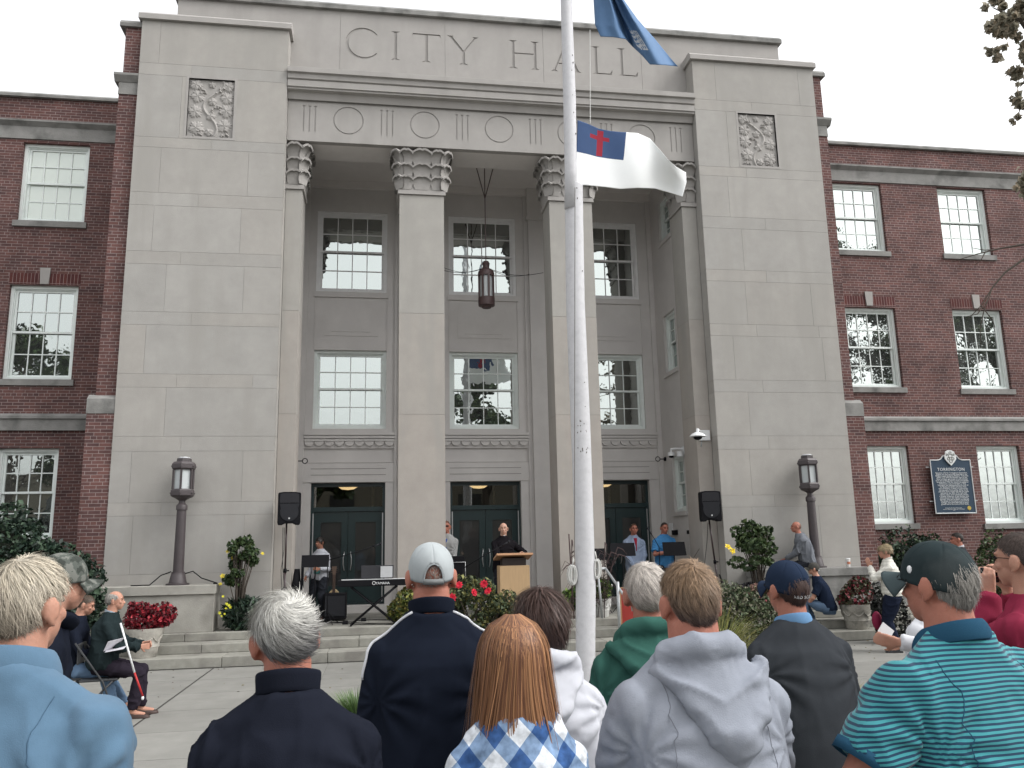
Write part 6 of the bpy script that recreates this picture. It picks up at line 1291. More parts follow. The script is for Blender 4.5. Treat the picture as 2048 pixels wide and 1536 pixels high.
# A: man with fair grey hair in light blue denim shirt
DEN = fabric('light_blue_denim', (.088, .158, .235), .12, sheen=.1)
loc, H = place(62, 1112, 2.30); S = person('man with fair grey hair in a light blue denim shirt at the left edge', loc, -.14, H-.012, 1.30, SKIN, lean=.0, yaw=-.20, voxel=.007, belly=.06, neckw=1.15)
sh = top(S, DEN, 'denim_shirt', .80, .026, seed=4, wr=.012, hem_w=1.12, cuff=.04, sc=(5, 5, 2.6)); collar(S, DEN, 1.51, .055, .084, fold=True, seed=1, tilt=.4); DENS = fabric('denim_seam_shade', (.06, .11, .17)); seams(S, sh, DENS, armholes()+[[(-.16, -.2, 1.315), (0, -.2, 1.325), (.16, -.2, 1.315)], [(-.16, -.2, 1.308), (0, -.2, 1.318), (.16, -.2, 1.308)]]); fixhead(S, 62)  # seams coloured darker than the denim as groove shade
def seam(S, pts, m, r=.0022, off=.0, name='seam', parent=None):
    mb = MB(); mb.tube([S['T'](*p) for p in pts], r, 5); return mb.build(name, m, parent or S['o'], smooth=True)
hair_strands(S['o'], S['Hm'], S['rad']*1.04, m_short(-.8), (0, -.35, .95), 9880, .045, .00065, const((.56, .50, .40), (.33, .28, .225)), 3, .35, .3, .55)
trousers(S, JEAN); shoes(S)
# B: swirl haired man in navy fleece jacket
loc, H = place(575, 1186, 2.32); S = person('man with swirling silver hair in a dark navy fleece jacket', loc, .12, H-.008, 1.12, SKIN2, lean=-.0, yaw=.1, roll=-.10, pitch=-.08, voxel=.007, neckw=1.1, headsc=.98)
fj = top(S, BLK, 'fleece_jacket', .82, .030, seed=7, wr=.009, hem_w=1.06, cuff=.04); collar(S, BLK, 1.505, .062, .084, th=.008, seed=2, tilt=.45); fixhead(S, 574)
def silver(D): 
    c = np.clip((D[:, 2]+.35)/1.0, 0, 1)[:, None]; st = (vnoise(D*17)[:, None]-.5)*.25; return np.array((.12, .12, .125))+(np.array((.62, .61, .57))-np.array((.12, .12, .125)))*np.clip(c**1.1+st, 0, 1)
hair_strands(S['o'], S['Hm'], S['rad']*1.01, m_short(-.78), (.05, -.62, .78), 12350, .060, .00065, silver, 5, 1.3, .18, .2, wig=.45)
trousers(S, DKT); shoes(S)
# C: white cap, black track jacket with white piping
TRK = fabric('black_track_jersey', (.010, .013, .022), sheen=.12); CAPW = fabric('white_cap_cotton', (.37, .40, .41), .08); CAPG = fabric('grey_strap', (.22, .23, .23))
loc, H = place(862, 1086, 3.35); S = person('man in white baseball cap and black track jacket with white shoulder piping', loc, .02, H-.012, 1.13, SKIN2, lean=.02, yaw=.02, voxel=.007, neckw=1.22, headsc=1.03)
jk = top(S, TRK, 'track_jacket', .80, .034, seed=11, wr=.008, hem_w=1.1, cuff=.04, sc=(7, 7, 2)); collar(S, TRK, 1.505, .060, .086, th=.008, tilt=.4)
fixhead(S, 862, 1140)
for s in (-1, 1):
    mb = MB(); sh_, el, w_ = S['J']['l' if s < 0 else 'r']; T = S['T']; mb.tube(snap(jk, interp([T(s*.075, -.055, 1.540), T(s*.12, -.045, 1.522), T(s*.19, -.035, 1.508), T(s*.235, -.03, 1.475), np.array((sh_[0]+s*.075, sh_[1]-.03, sh_[2]+.0)), np.array((sh_[0]+s*.088, sh_[1]-.03, sh_[2]-.08))], 24), .003), .0055, 6)
    mb.build('white_piping', WHT, jk, smooth=True)
hair_strands(S['o'], S['Hm'], S['rad']*1.0, under(m_short(-.62)), (0, -.2, 1), 900, .010, .0008, const((.30, .25, .22)), 6, .1, .1, .2, shell=False)
cap_hat(S['o'], S['Hm'], S['rad'], CAPW, strap=CAPG, tilt=.02, rim=.02, seed=3, g=1.03)
trousers(S, DKT); shoes(S)
# D: auburn long hair, plaid shirt
def plaid():
    m, t, p = newmat('blue_white_plaid'); N = t.nodes; L = t.links; tc = N.new('ShaderNodeTexCoord'); sp = N.new('ShaderNodeSeparateXYZ'); L.new(tc.outputs['Object'], sp.inputs[0])
    def chk(sign, nz):
        a = N.new('ShaderNodeMath'); a.operation = 'MULTIPLY'; a.inputs[1].default_value = sign; L.new(sp.outputs[2], a.inputs[0]); b = N.new('ShaderNodeMath'); b.operation = 'ADD'; L.new(sp.outputs[0], b.inputs[0]); L.new(a.outputs[0], b.inputs[1])
        c = N.new('ShaderNodeMath'); c.operation = 'ADD'; L.new(b.outputs[0], c.inputs[0]); L.new(nz.outputs[0], c.inputs[1]); s = N.new('ShaderNodeMath'); s.operation = 'PINGPONG'; s.inputs[1].default_value = .062; L.new(c.outputs[0], s.inputs[0]); g = N.new('ShaderNodeMath'); g.operation = 'GREATER_THAN'; g.inputs[1].default_value = .031; L.new(s.outputs[0], g.inputs[0]); return g
    n1 = N.new('ShaderNodeTexNoise'); n1.inputs['Scale'].default_value = 5; L.new(tc.outputs['Object'], n1.inputs['Vector']); q = N.new('ShaderNodeMath'); q.operation = 'MULTIPLY'; q.inputs[1].default_value = .03; L.new(n1.outputs[0], q.inputs[0])
    g1, g2 = chk(.9, q), chk(-.9, q); ad = N.new('ShaderNodeMath'); ad.operation = 'ADD'; L.new(g1.outputs[0], ad.inputs[0]); L.new(g2.outputs[0], ad.inputs[1]); hf = N.new('ShaderNodeMath'); hf.operation = 'MULTIPLY'; hf.inputs[1].default_value = .5; L.new(ad.outputs[0], hf.inputs[0])
    cr = N.new('ShaderNodeValToRGB'); cr.color_ramp.interpolation = 'CONSTANT'; e = cr.color_ramp.elements; e[0].position = 0; e[0].color = (.55, .58, .62, 1); e[1].position = .4; e[1].color = (.17, .25, .38, 1); x = e.new(.9); x.color = (.035, .085, .22, 1); L.new(hf.outputs[0], cr.inputs[0])
    n2 = N.new('ShaderNodeTexNoise'); n2.inputs['Scale'].default_value = 45; n2.inputs['Detail'].default_value = 6; L.new(tc.outputs['Object'], n2.inputs['Vector']); mr = N.new('ShaderNodeMapRange'); mr.inputs[1].default_value = .3; mr.inputs[2].default_value = .7; mr.inputs[3].default_value = .7; mr.inputs[4].default_value = 1.35; L.new(n2.outputs[0], mr.inputs[0])
    vm = N.new('ShaderNodeVectorMath'); vm.operation = 'SCALE'; L.new(cr.outputs[0], vm.inputs[0]); L.new(mr.outputs[0], vm.inputs['Scale']); L.new(vm.outputs[0], p.inputs['Base Color']); p.inputs['Roughness'].default_value = .9; p.inputs['Specular IOR Level'].default_value = .15; return m
PLD = plaid()
loc, H = place(1030, 1236, 2.30); S = person('woman with long auburn hair in a blue and white plaid shirt', loc, .05, H-.010, 1.0, SKIN, lean=.02, sex='f', voxel=.008, headsc=1.02)
top(S, PLD, 'plaid_shirt', .82, .028, seed=15, wr=.008, hem_w=1.05); collar(S, PLD, 1.49, .045, .075, fold=True)
def long_hair(S, cols, drop=.46, n=9500, seed=4, rx=.092, ry=.112, flare=1.12, name='long_hair'):
    T, Hm = S['T'], S['Hm']; R, C = Hm; rs = np.random.RandomState(seed); zt = .108; K = 16
    def prof(s): # s 0 top .. 1 tips: radius scale and z
        z = zt-(zt+drop)*s; r = np.where(z > 0, np.sqrt(np.clip(1-(z/zt)**2, 0, 1)), 1+.10*np.sin(np.clip(-z/drop, 0, 1)*math.pi*.6)*flare-.28*np.clip(-z/drop-.55, 0, 1)**1.2); return z, r
    th = rs.rand(n)*2*math.pi*0+rs.uniform(math.radians(150), math.radians(390), n)+math.radians(0); lay = rs.rand(n); smax = .72+.28*rs.rand(n); Vs = []
    curlx = rs.normal(size=n)*.02
    for k in range(K+1):
        s = (k/K)**1.0*smax; s = np.maximum(s, 0.004); z, r = prof(s); wob = (vnoise(np.stack([th*3, s*3, lay*0+seed], 1))-.5)*.10; rr = r*(.93+.09*lay+wob*.35*np.clip(s*2, 0, 1)); t2 = th+.10*np.sin(s*4+th*2)+wob*.9*s
        x = rx*rr*np.cos(t2)+curlx*s; y = (ry*rr*np.sin(t2)-.005)*np.where(z < 0, 1-.18*np.clip(-z/drop, 0, 1), 1); sw = .05*np.clip(s-.62, 0, 1)*2.5*(.2+lay)*(.5+.5*np.cos(th)); x = x+sw+.012*np.sin(s*9+th*3)*np.clip(s-.25, 0, 1); fly = (np.arange(n) % 23 == 0)*.022*np.clip(s, 0, 1)*np.sin(th*7+s*3); x = x+fly*np.cos(t2); y = y+fly*np.sin(t2); p = np.stack([x, y, z+.0*x], 1)
        nn = np.stack([np.cos(t2), np.sin(t2), 0*t2+.3*(z > .03)], 1); tang = np.stack([-np.sin(t2), np.cos(t2), 0*t2], 1); w = (.0009*(1-(k/K)**3)+.0002); Vs += [p-tang*w, p+tang*w]
    V = np.stack(Vs, 1).reshape(-1, 3); b = np.arange(n)*2*(K+1); F = np.concatenate([np.stack([b+2*i, b+2*i+1, b+2*i+3, b+2*i+2], 1) for i in range(K)])
    cl = np.array(cols)[rs.randint(len(cols), size=n)]*(.7+.5*rs.rand(n))[:, None]*(.82+.36*vnoise(np.stack([th*9, lay*3, 0*th], 1)))[:, None]; Cc = np.concatenate([cl]*K)
    nu, nv = 50, 26; SV = []; 
    for j in range(nv+1):
        z, r = prof(np.array([max(.004, j/nv*.93)])); z, r = float(z[0]), float(r[0])
        for i in range(nu+1):
            t = math.radians(150)+math.radians(240)*i/nu; SV.append((rx*r*.94*math.cos(t)+.04*max(0, j/nv-.6), (ry*r*.94*math.sin(t)-.005)*(1-.18*max(0, -z/drop)), z))
    idx = np.arange((nv+1)*(nu+1)).reshape(nv+1, nu+1); Fq = np.stack([idx[:-1, :-1], idx[1:, :-1], idx[1:, 1:], idx[:-1, 1:]], -1).reshape(-1, 4)+len(V); V = np.concatenate([V, SV]); F = np.concatenate([F, Fq]); Cc = np.concatenate([Cc, np.tile(np.array(cols[0])*.55, (len(Fq), 1))])
    return fast_mesh(name, V@R.T+C, F, HAIR, S['o'], True, Cc)
long_hair(S, [(.19, .085, .04), (.26, .12, .055), (.13, .055, .03), (.34, .17, .08)])
trousers(S, JEAN); shoes(S)
# E: short dark hair, white hoodie
HW = fabric('white_hoodie_cotton', (.50, .51, .55), .03)
loc, H = place(1084, 1176, 2.95); S = person('woman with short dark brown hair in a white hooded sweatshirt', loc, -.15, H-.02, 1.05, SKIN, lean=.04, sex='f', yaw=.2, voxel=.008)
top(S, HW, 'hooded_sweatshirt', .84, .032, seed=18, wr=.009, hem_w=1.05, pad=.006); hood(S, HW, .13, .20, z=1.475); collar(S, HW, 1.50, .05, .082, th=.012, tilt=.5)
DKH = const((.075, .042, .034), (.035, .02, .02)); hair_strands(S['o'], S['Hm'], S['rad']*1.16, m_short(-.82, .6, -.55), (0, -.1, 1), 5200, .085, .0013, DKH, 8, .3, .35, .75, wig=.3)
trousers(S, DKT); shoes(S)
# F: white hair, green hoodie
GH = fabric('green_fleece', (.035, .105, .085), .1)
loc, H = place(1296, 1126, 3.15); S = person('white haired man in a green hooded sweatshirt beside the flagpole', loc, -.1, H-.012, 1.1, SKIN2, lean=.06, yaw=-.1, voxel=.008, belly=.05)
top(S, GH, 'green_sweatshirt', .82, .034, seed=22, wr=.010, hem_w=1.08, pad=.004); hood(S, GH, .17, .17, z=1.475)
hair_strands(S['o'], S['Hm'], S['rad']*1.04, m_short(-.72), (-.1, -.3, .9), 7980, .045, .00065, const((.60, .55, .50), (.42, .37, .33)), 9, .5, .3, .5)
trousers(S, DKT); shoes(S)
# G: grey hoodie
GY = fabric('heather_grey_cotton', (.265, .285, .33), .14, bump=.5, bs=260)
loc, H = place(1372, 1122, 2.38); S = person('man with short brown hair in a light grey hooded sweatshirt', loc, .03, H-.010, 1.2, SKIN2, lean=.02, voxel=.007, neckw=1.3, hands={'l': (-.06, .24, 1.02), 'r': (.06, .24, 1.02)}, poles={'l': (-1, -.1, -.6), 'r': (1, -.1, -.6)}, headsc=1.0, belly=.05)
gs = top(S, GY, 'grey_sweatshirt', .82, .036, seed=27, wr=.008, hem_w=1.06, pad=.004, sc=(6, 6, 3.2)); hood(S, GY, .165, .25, .085, z=1.475, sx=.035, amp=.012); seams(S, gs, fabric('grey_seam_shade', (.17, .18, .21)), armholes()); fixhead(S, 1372)
BRH = const((.29, .19, .115), (.105, .075, .065)); hair_strands(S['o'], S['Hm'], S['rad']*1.03, m_short(-.78), (.1, -.45, .9), 11400, .034, .00065, BRH, 10, .35, .35, .35, wig=.35)
trousers(S, JEAN); shoes(S)
# H: navy cap, charcoal sweater
CHW = fabric('charcoal_wool', (.038, .042, .048), .12, bump=.4, bs=300); NVC = fabric('navy_cap_cotton', (.018, .028, .052), .12); LBL = fabric('light_blue_collar', (.13, .25, .42))
loc, H = place(1566, 1120, 3.5); S = person('man in navy baseball cap and charcoal sweater over a light blue collar', loc, .05, H-.018, 1.15, SKIN2, lean=.03, yaw=.14, voxel=.007, belly=.05, neckw=1.05, headsc=1.02)
top(S, CHW, 'charcoal_sweater', .74, .045, seed=31, wr=.007, hem_w=1.22, sc=(8, 8, 1.2)); collar(S, LBL, 1.505, .040, .074, fold=True, name='shirt_collar', flare=.004); fixhead(S, 1568)
hair_strands(S['o'], S['Hm'], S['rad']*1.03, under(m_short(-.85)), (0, -.2, 1), 6840, .05, .00065, const((.09, .05, .042), (.07, .04, .035)), 12, .1, .2, 1.0)
c_, Wc, rc = cap_hat(S['o'], S['Hm'], S['rad']*1.02, NVC, tilt=.0, rim=.04, seed=5, g=1.04)
tx = text('cap_lettering', 'RED SOX', .018, (0, 0, 0), WHITEPL, None, rot=(0, 0, 0), depth=.0006, spacing=1.1)
me = tx.data; n = len(me.vertices); P = np.empty(n*3); me.vertices.foreach_get('co', P); P = P.reshape(-1, 3); Q = []
for p in P:
    t = 1.5*math.pi+p[0]/(rc[0]*.95); Q.append(Wc((rc[0]*math.cos(t)*(1.045+p[2]*3), rc[1]*math.sin(t)*(1.045+p[2]*3), -.034+p[1])))
me.vertices.foreach_set('co', np.array(Q).ravel()); me.update(); tx.parent = c_
def glasses(S, m=BLACK):
    Hd = S['Hd']; mb = MB()
    for s in (-1, 1):
        mb.tube([Hd(s*(.033+.022*math.cos(t)), .104-.004*abs(math.cos(t)), .004+.016*math.sin(t)) for t in np.linspace(0, 6.28, 15)], .0016*S['hs'], 5, cap=False); mb.tube([Hd(s*.055, .100, .008), Hd(s*.078, .05, .008), Hd(s*.082, -.005, .004)], .0016*S['hs'], 5)
    mb.tube([Hd(-.012, .107, .008), Hd(.012, .107, .008)], .0016*S['hs'], 5); return mb.build('glasses', m, S['o'], smooth=True)
glasses(S); trousers(S, KHA); shoes(S)
# I: dark green cap, teal striped polo
def stripes():
    m, t, p = newmat('teal_navy_stripe'); N = t.nodes; L = t.links; tc = N.new('ShaderNodeTexCoord'); sp = N.new('ShaderNodeSeparateXYZ'); L.new(tc.outputs['Object'], sp.inputs[0])
    n1 = N.new('ShaderNodeTexNoise'); n1.inputs['Scale'].default_value = 4; L.new(tc.outputs['Object'], n1.inputs['Vector']); q = N.new('ShaderNodeMath'); q.operation = 'MULTIPLY'; q.inputs[1].default_value = .014; L.new(n1.outputs[0], q.inputs[0])
    ab = N.new('ShaderNodeMath'); ab.operation = 'ABSOLUTE'; L.new(sp.outputs[0], ab.inputs[0]); pw = N.new('ShaderNodeMath'); pw.operation = 'POWER'; pw.inputs[1].default_value = 2; L.new(ab.outputs[0], pw.inputs[0]); ms = N.new('ShaderNodeMath'); ms.operation = 'MULTIPLY'; ms.inputs[1].default_value = .25; L.new(pw.outputs[0], ms.inputs[0])
    a = N.new('ShaderNodeMath'); L.new(sp.outputs[2], a.inputs[0]); L.new(q.outputs[0], a.inputs[1]); a2 = N.new('ShaderNodeMath'); L.new(a.outputs[0], a2.inputs[0]); L.new(ms.outputs[0], a2.inputs[1]); s = N.new('ShaderNodeMath'); s.operation = 'PINGPONG'; s.inputs[1].default_value = .0060; L.new(a2.outputs[0], s.inputs[0]); g = N.new('ShaderNodeMath'); g.operation = 'GREATER_THAN'; g.inputs[1].default_value = .0031; L.new(s.outputs[0], g.inputs[0])
    mx = N.new('ShaderNodeMix'); mx.data_type = 'RGBA'; L.new(g.outputs[0], mx.inputs[0]); mx.inputs[6].default_value = (.048, .255, .285, 1); mx.inputs[7].default_value = (.014, .045, .085, 1); L.new(mx.outputs[2], p.inputs['Base Color']); p.inputs['Roughness'].default_value = .9; p.inputs['Specular IOR Level'].default_value = .15; p.inputs['Sheen Weight'].default_value = .2; return m
STR = stripes(); TNV = fabric('dark_teal_knit', (.018, .065, .115)); CAPD = fabric('faded_green_cap', (.026, .037, .040), .25, dark=(.05, .06, .062), dscale=9); CAPB = fabric('grey_green_brim', (.06, .08, .085))
loc, H = place(1876, 1076, 2.28); S = person('man in dark green cap and teal and navy striped polo shirt', loc, .16, H-.022, 1.30, SKIN2, lean=.02, yaw=.22, voxel=.007, belly=.10, neckw=1.2, headsc=1.0, poles={'l': (-1, -.5, -.2), 'r': (1, -.5, -.2)}, hands={'l': (-.36, .18, .95)})
pl_ = top(S, STR, 'striped_polo', .80, .034, sleeve=.70, seed=35, wr=.009, hem_w=1.15, cuff=.05, sl_ease=.022); collar(S, TNV, 1.500, .045, .086, fold=True, flare=.012, th=.006, tilt=.5); seams(S, pl_, TNV, armholes(), .0014); fixhead(S, 1868)
for nm in 'lr':
    a_, e_, w_ = S['J'][nm]; d = _n(e_-a_); q = a_+(e_-a_)*.72; mb = MB(); mb.tube([q-d*.022, q+d*.012], [.0985*S['k']*.99]*2, 20, cap=False)
    b_ = mb.build('sleeve_band', TNV, pl_, smooth=True); s_ = b_.modifiers.new('s', 'SOLIDIFY'); s_.thickness = .004
hair_strands(S['o'], S['Hm'], S['rad']*1.03, under(m_short(-.82)), (0, -.2, 1), 8740, .042, .00065, const((.30, .28, .25), (.26, .25, .235)), 14, .15, .3, .9, wig=.35)
c_, Wc, rc = cap_hat(S['o'], S['Hm'], S['rad']*1.03, CAPD, brim_mat=CAPB, tilt=-.02, rim=.05, seed=8, g=1.03); mb = MB(); t = 2.75
mb.ell(Wc((rc[0]*math.cos(t)*1.02, rc[1]*math.sin(t)*1.02, .018)), (.006, .010, .012), 8, 6); mb.build('white_cap_mark', WHITEPL, c_, smooth=True)
glasses(S); trousers(S, KHA); shoes(S)
# J: maroon shirt man with phone
MRN = fabric('maroon_cotton', (.215, .022, .05), .08)
loc, H = place(2056, 1064, 3.3); ph = at(1979, 1152, 3.3-.0)
S0 = np.array((loc[0], loc[1], 0)); rzJ = .42; RJ = Rz(-rzJ)
def locJ(px, py, Y): return RJ@(at(px, py, Y)-S0)
pj = locJ(1979, 1150, 3.62)
S = person('short haired man in maroon shirt photographing with a phone at the right edge', loc, rzJ, H-.008, 1.12, SKIN, lean=.03, yaw=.0, voxel=.006, hands={'l': pj+np.array((-.075, -.03, -.085)), 'r': pj+np.array((.085, -.03, -.075))}, poles={'l': (-.6, 0, -1), 'r': (.6, 0, -1)}, hdir={'l': ((.1, .12, 1), (1, .2, 0), 1), 'r': ((-.1, .12, 1), (-1, .2, 0), -1)}, curl=.75)
fixhead(S, 2024) if False else None; top(S, MRN, 'maroon_shirt', .84, .026, seed=41, wr=.010, cuff=.034); collar(S, MRN, 1.50, .02, .074, th=.006)
hair_strands(S['o'], S['Hm'], S['rad']*1.02, m_short(-.72), (0, -.4, .9), 7980, .014, .00065, const((.085, .06, .05), (.06, .042, .038)), 15, .2, .4, .2)
glasses(S)
jl = S['J']['l']; d = _n(jl[1]-jl[2]); mb = MB(); mb.tube([jl[2]+d*.02, jl[2]+d*.045], [.034, .034], 16, cap=False); w_ = mb.build('watch', STEEL, S['o'], smooth=True); s_ = w_.modifiers.new('s', 'SOLIDIFY'); s_.thickness = .005
mb = MB(); n_ = _n(np.cross(d, (1, 0, 0))); n_ = n_ if n_[1] < 0 else -n_; mb.obox(jl[2]+d*.032+n_*.036, np.cross(d, n_)*.014, d*.014, n_*.005); mb.build('watch_face', BLACK, w_)
p_ = Rz(rzJ)@pj+S0; ph_o = empty('smartphone', tuple(p_), 'black phone held up sideways by the man in the maroon shirt', 'phone', rz=rzJ)
mb = MB(); mb.box(-.072, .072, -.005, .005, -.037, .037); mb.build('case', BLACK, ph_o, bevel=.004); mb = MB(); mb.box(-.066, .066, -.0065, -.0055, -.033, .033); mb.build('screen', mat('phone_screen', (.012, .012, .016), .15), ph_o)
trousers(S, DKT); shoes(S)
# K: man in camouflage cap behind the denim shirt
def camo(name, cs):
    m, t, p = newmat(name); N = t.nodes; L = t.links; tc = N.new('ShaderNodeTexCoord'); n1 = N.new('ShaderNodeTexNoise'); n1.inputs['Scale'].default_value = 26; L.new(tc.outputs['Object'], n1.inputs['Vector']); cr = N.new('ShaderNodeValToRGB'); cr.color_ramp.interpolation = 'CONSTANT'; e = cr.color_ramp.elements
    e[0].color = cs[0]+(1,); e[1].position = .46; e[1].color = cs[1]+(1,); x = e.new(.56); x.color = cs[2]+(1,); L.new(n1.outputs[0], cr.inputs[0]); L.new(cr.outputs[0], p.inputs['Base Color']); p.inputs['Roughness'].default_value = .9; return m
CAMO = camo('camouflage_cloth', [(.03, .036, .03), (.07, .08, .07), (.14, .145, .13)])
BKS = fabric('black_navy_knit', (.009, .011, .018))
loc, H = place(100, 1106, 3.9); S = person('man in camouflage cap and black sweater half hidden by the denim shirt man', loc, -.95, H-.01, 1.1, SKIN, lean=.12, yaw=.0, pitch=-.1, belly=.06, hunch=.1)
fixhead(S, 128); hood(S, BKS, .20, .16, z=1.51); top(S, BKS, 'black_sweater', .82, .04, seed=44, wr=.009, pad=.02, back=.03); hair_strands(S['o'], S['Hm'], S['rad']*1.02, m_short(-.6), (0, -.4, .9), 900, .02, .0012, const((.3, .28, .26)), 15)
cap_hat(S['o'], S['Hm'], S['rad'], CAMO, tilt=.05, rim=.03, opening=False, seed=2, g=1.03); trousers(S, DKT); shoes(S)
# plastic chairs for the seated people
CHM = mat('dark_folding_chair', (.04, .042, .045), .5)
def chair(loc, rz, label):
    o = empty('folding_chair', loc, label, 'chair', 'folding chairs', rz); mb = MB(); mb.box(-.2, .2, -.2, .2, .43, .455); mb.build('seat', CHM, o, bevel=.01); mb = MB(); mb.box(-.2, .2, -.235, -.215, .62, .85); mb.build('backrest', CHM, o, bevel=.01)
    for s in (-1, 1): mb = MB(); mb.tube([(s*.21, -.26, .86), (s*.21, .05, .43), (s*.21, .22, .0)], .011, 8); mb.build('leg', CHM, o, smooth=True); mb = MB(); mb.tube([(s*.19, .15, .43), (s*.19, -.26, .0)], .011, 8); mb.build('leg', CHM, o, smooth=True)
def seated(px, py, Y, rz, label, seat=.46, **kw):
    p = at(px, py, Y); base = kw.pop('base', 0); H = (p[2]-base-seat-.10*1+.93)/(1.0)*1.0; H = kw.pop('H', 1.72); return person(label, (p[0], Y, base), rz, H, seat=seat, **kw), p
# L: seated man in jeans holding papers (head hidden)
NVS = fabric('dark_navy_cloth', (.012, .015, .025))
S, p = seated(172, 1200, 9.75, -1.45, 'seated man in blue jeans and navy trainers holding folded papers', H=1.7, hands={'l': (-.06, .40, .72), 'r': (.10, .38, .70)}, poles={'l': (-.8, -.3, -1), 'r': (.8, -.3, -1)}, curl=.7, voxel=.007, feet={'l': (-.12, .62, .085), 'r': (.14, .55, .085)}, lean=.15, pitch=-.3)
S['o'].location = (atz(250, 1424, 0)[0]-.60, 10.7, 0); lc_ = S['o'].location.copy()
top(S, NVS, 'navy_jacket', .9, .03, seed=50); trousers(S, fabric('faded_jeans', (.14, .22, .34), .12)); shoes(S, mat('navy_trainer', (.02, .03, .05), .7), SHOEW); hair_strands(S['o'], S['Hm'], S['rad']*1.02, m_short(), (0, -.4, .9), 900, .03, .0015, const((.1, .07, .05)), 15)
chair((lc_[0], lc_[1], 0), -1.45, 'folding chair under the seated man in blue jeans')
pp_ = at(230, 1302, 10.3); mb = MB(); mb.add([pp_+np.array(q) for q in ((-.08, -.10, 0), (.12, -.12, .03), (.10, .10, .05), (-.10, .10, .02))], [(0, 1, 2, 3)]); mb.add([pp_+np.array(q) for q in ((-.10, -.08, .01), (-.04, -.14, .12), (.08, .04, .14), (-.02, .12, .03))], [(0, 1, 2, 3)]); o = mb.build('folded_papers', mat('programme_paper', (.55, .54, .58), .8)); tag(o, 'white folded papers in the lap of the man in jeans', 'papers'); s_ = o.modifiers.new('s', 'SOLIDIFY'); s_.thickness = .002
# M: old man with white cane
DKG = fabric('dark_green_jacket', (.016, .024, .026), .1)
p = at(232, 1192, 10.6); base = (p[0]-.06, 10.55, 0)
S = person('old man in dark green jacket seated with a red and white cane', base, -1.45, 1.70, 1.0, SKIN, seat=.50, lean=.10, pitch=0, hands={'l': (-.05, .42, .80), 'r': (.10, .40, .78)}, poles={'l': (-.8, -.3, -1), 'r': (.8, -.3, -1)}, curl=.5, voxel=.0065, feet={'l': (-.1, .42, .085), 'r': (.12, .36, .085)})
bb = fixhead(S, 230, 1210); base = (bb[0], bb[1], 0); top(S, DKG, 'green_jacket', .9, .035, seed=52, wr=.012); collar(S, fabric('pale_blue_collar', (.3, .36, .42)), 1.50, .04, .075); trousers(S, fabric('plum_trousers', (.022, .018, .026))); shoes(S, mat('brown_shoe', (.05, .03, .025), .5))
hair_strands(S['o'], S['Hm'], S['rad']*1.04, m_fringe(.55), (0, 0, 1), 2200, .035, .0018, const((.42, .40, .37), (.30, .28, .26)), 20, .3, .4, .3)
chair((base[0], base[1], 0), -1.45, 'folding chair under the old man with the cane')
o = empty('white_cane', (base[0], base[1], 0), 'long white cane with red lower part held by the old man', 'cane'); a, b, c = at(241, 1246, 10.1), at(269, 1345, 10.12), at(285, 1400, 10.15); B0 = np.array(base)
mb = MB(); mb.tube([a-B0, b-B0], .011, 8); mb.build('white_shaft', WHITEPL, o, smooth=True); mb = MB(); mb.tube([b-B0, c-B0+np.array((0, 0, .04))], .011, 8); mb.build('red_shaft', mat('red_cane_paint', (.42, .03, .03), .5), o, smooth=True); mb = MB(); mb.ell(c-B0+np.array((0, 0, .02)), (.016, .016, .022), 8, 6); mb.build('tip', WHITEPL, o, smooth=True)
# ---------------- on the terrace
# O: woman in white cardigan
CARD = fabric('pale_grey_cardigan', (.36, .37, .41)); AQ = fabric('aqua_top', (.07, .20, .19))
p = at(645, 1074, 17.2); S = person('dark haired woman in pale cardigan and aqua top behind a music stand', (p[0]-.03, 17.2, TZ), math.pi-.45, p[2]-TZ-.01, 1.05, SKIN3, sex='f', yaw=-.25, lean=.02, hands={'l': (-.12, .25, 1.0), 'r': (.22, .15, .85)}, voxel=.008)
top(S, CARD, 'cardigan', .86, .022, seed=60); mb = MB(); T = S['T']; loft(mb, [(T(0, .055, 1.0), .10, .10), (T(0, .055, 1.15), .085, .10), (T(0, .05, 1.36), .06, .105)], 20); fuse(mb, 'aqua_top', AQ, S['o'], .01, 2)
trousers(S, DKT); shoes(S); hair_strands(S['o'], S['Hm'], S['rad']*1.08, m_short(-.7, .5, -.4), (0, .2, .95), 2200, .05, .002, const((.02, .015, .014)), 22, .1, .1, .5); mb = MB(); mb.ell(S['Hd'](0, -.11, .01), (.045, .04, .045), 12, 8); mb.build('hair_bun', mat('black_hair', (.018, .014, .013), .5), S['o'], smooth=True)
# P: man in tan jacket beside the pillar
GRJ = fabric('light_grey_jacket', (.26, .265, .265)); RBL = fabric('royal_blue_shirt', (.03, .07, .26))
p = at(893, 1042, 17.3); S = person('man in sunglasses and grey jacket over blue shirt half behind the left pillar', (p[0]-.0, 17.3, TZ), math.pi-.2, p[2]-TZ, 1.05, SKIN2, voxel=.008, hands={'l': (-.1, .3, 1.0), 'r': (.12, .3, 1.0)})
top(S, GRJ, 'grey_jacket', .84, .022, seed=61); mb = MB(); T = S['T']; loft(mb, [(T(0, .06, 1.0), .07, .10), (T(0, .06, 1.2), .06, .10), (T(0, .05, 1.44), .045, .085)], 20); fuse(mb, 'blue_shirt', RBL, S['o'], .01, 2); trousers(S, KHA); shoes(S); hair_strands(S['o'], S['Hm'], S['rad']*1.01, m_short(-.5), (0, -.2, .95), 1200, .012, .002, const((.2, .09, .06)), 23)
mb = MB(); Hd = S['Hd']; mb.tube([Hd(-.06, .085, .004), Hd(-.03, .10, .004), Hd(.03, .10, .004), Hd(.06, .085, .004)], [.012]*4, 8); mb.build('sunglasses', BLACK, S['o'], smooth=True)
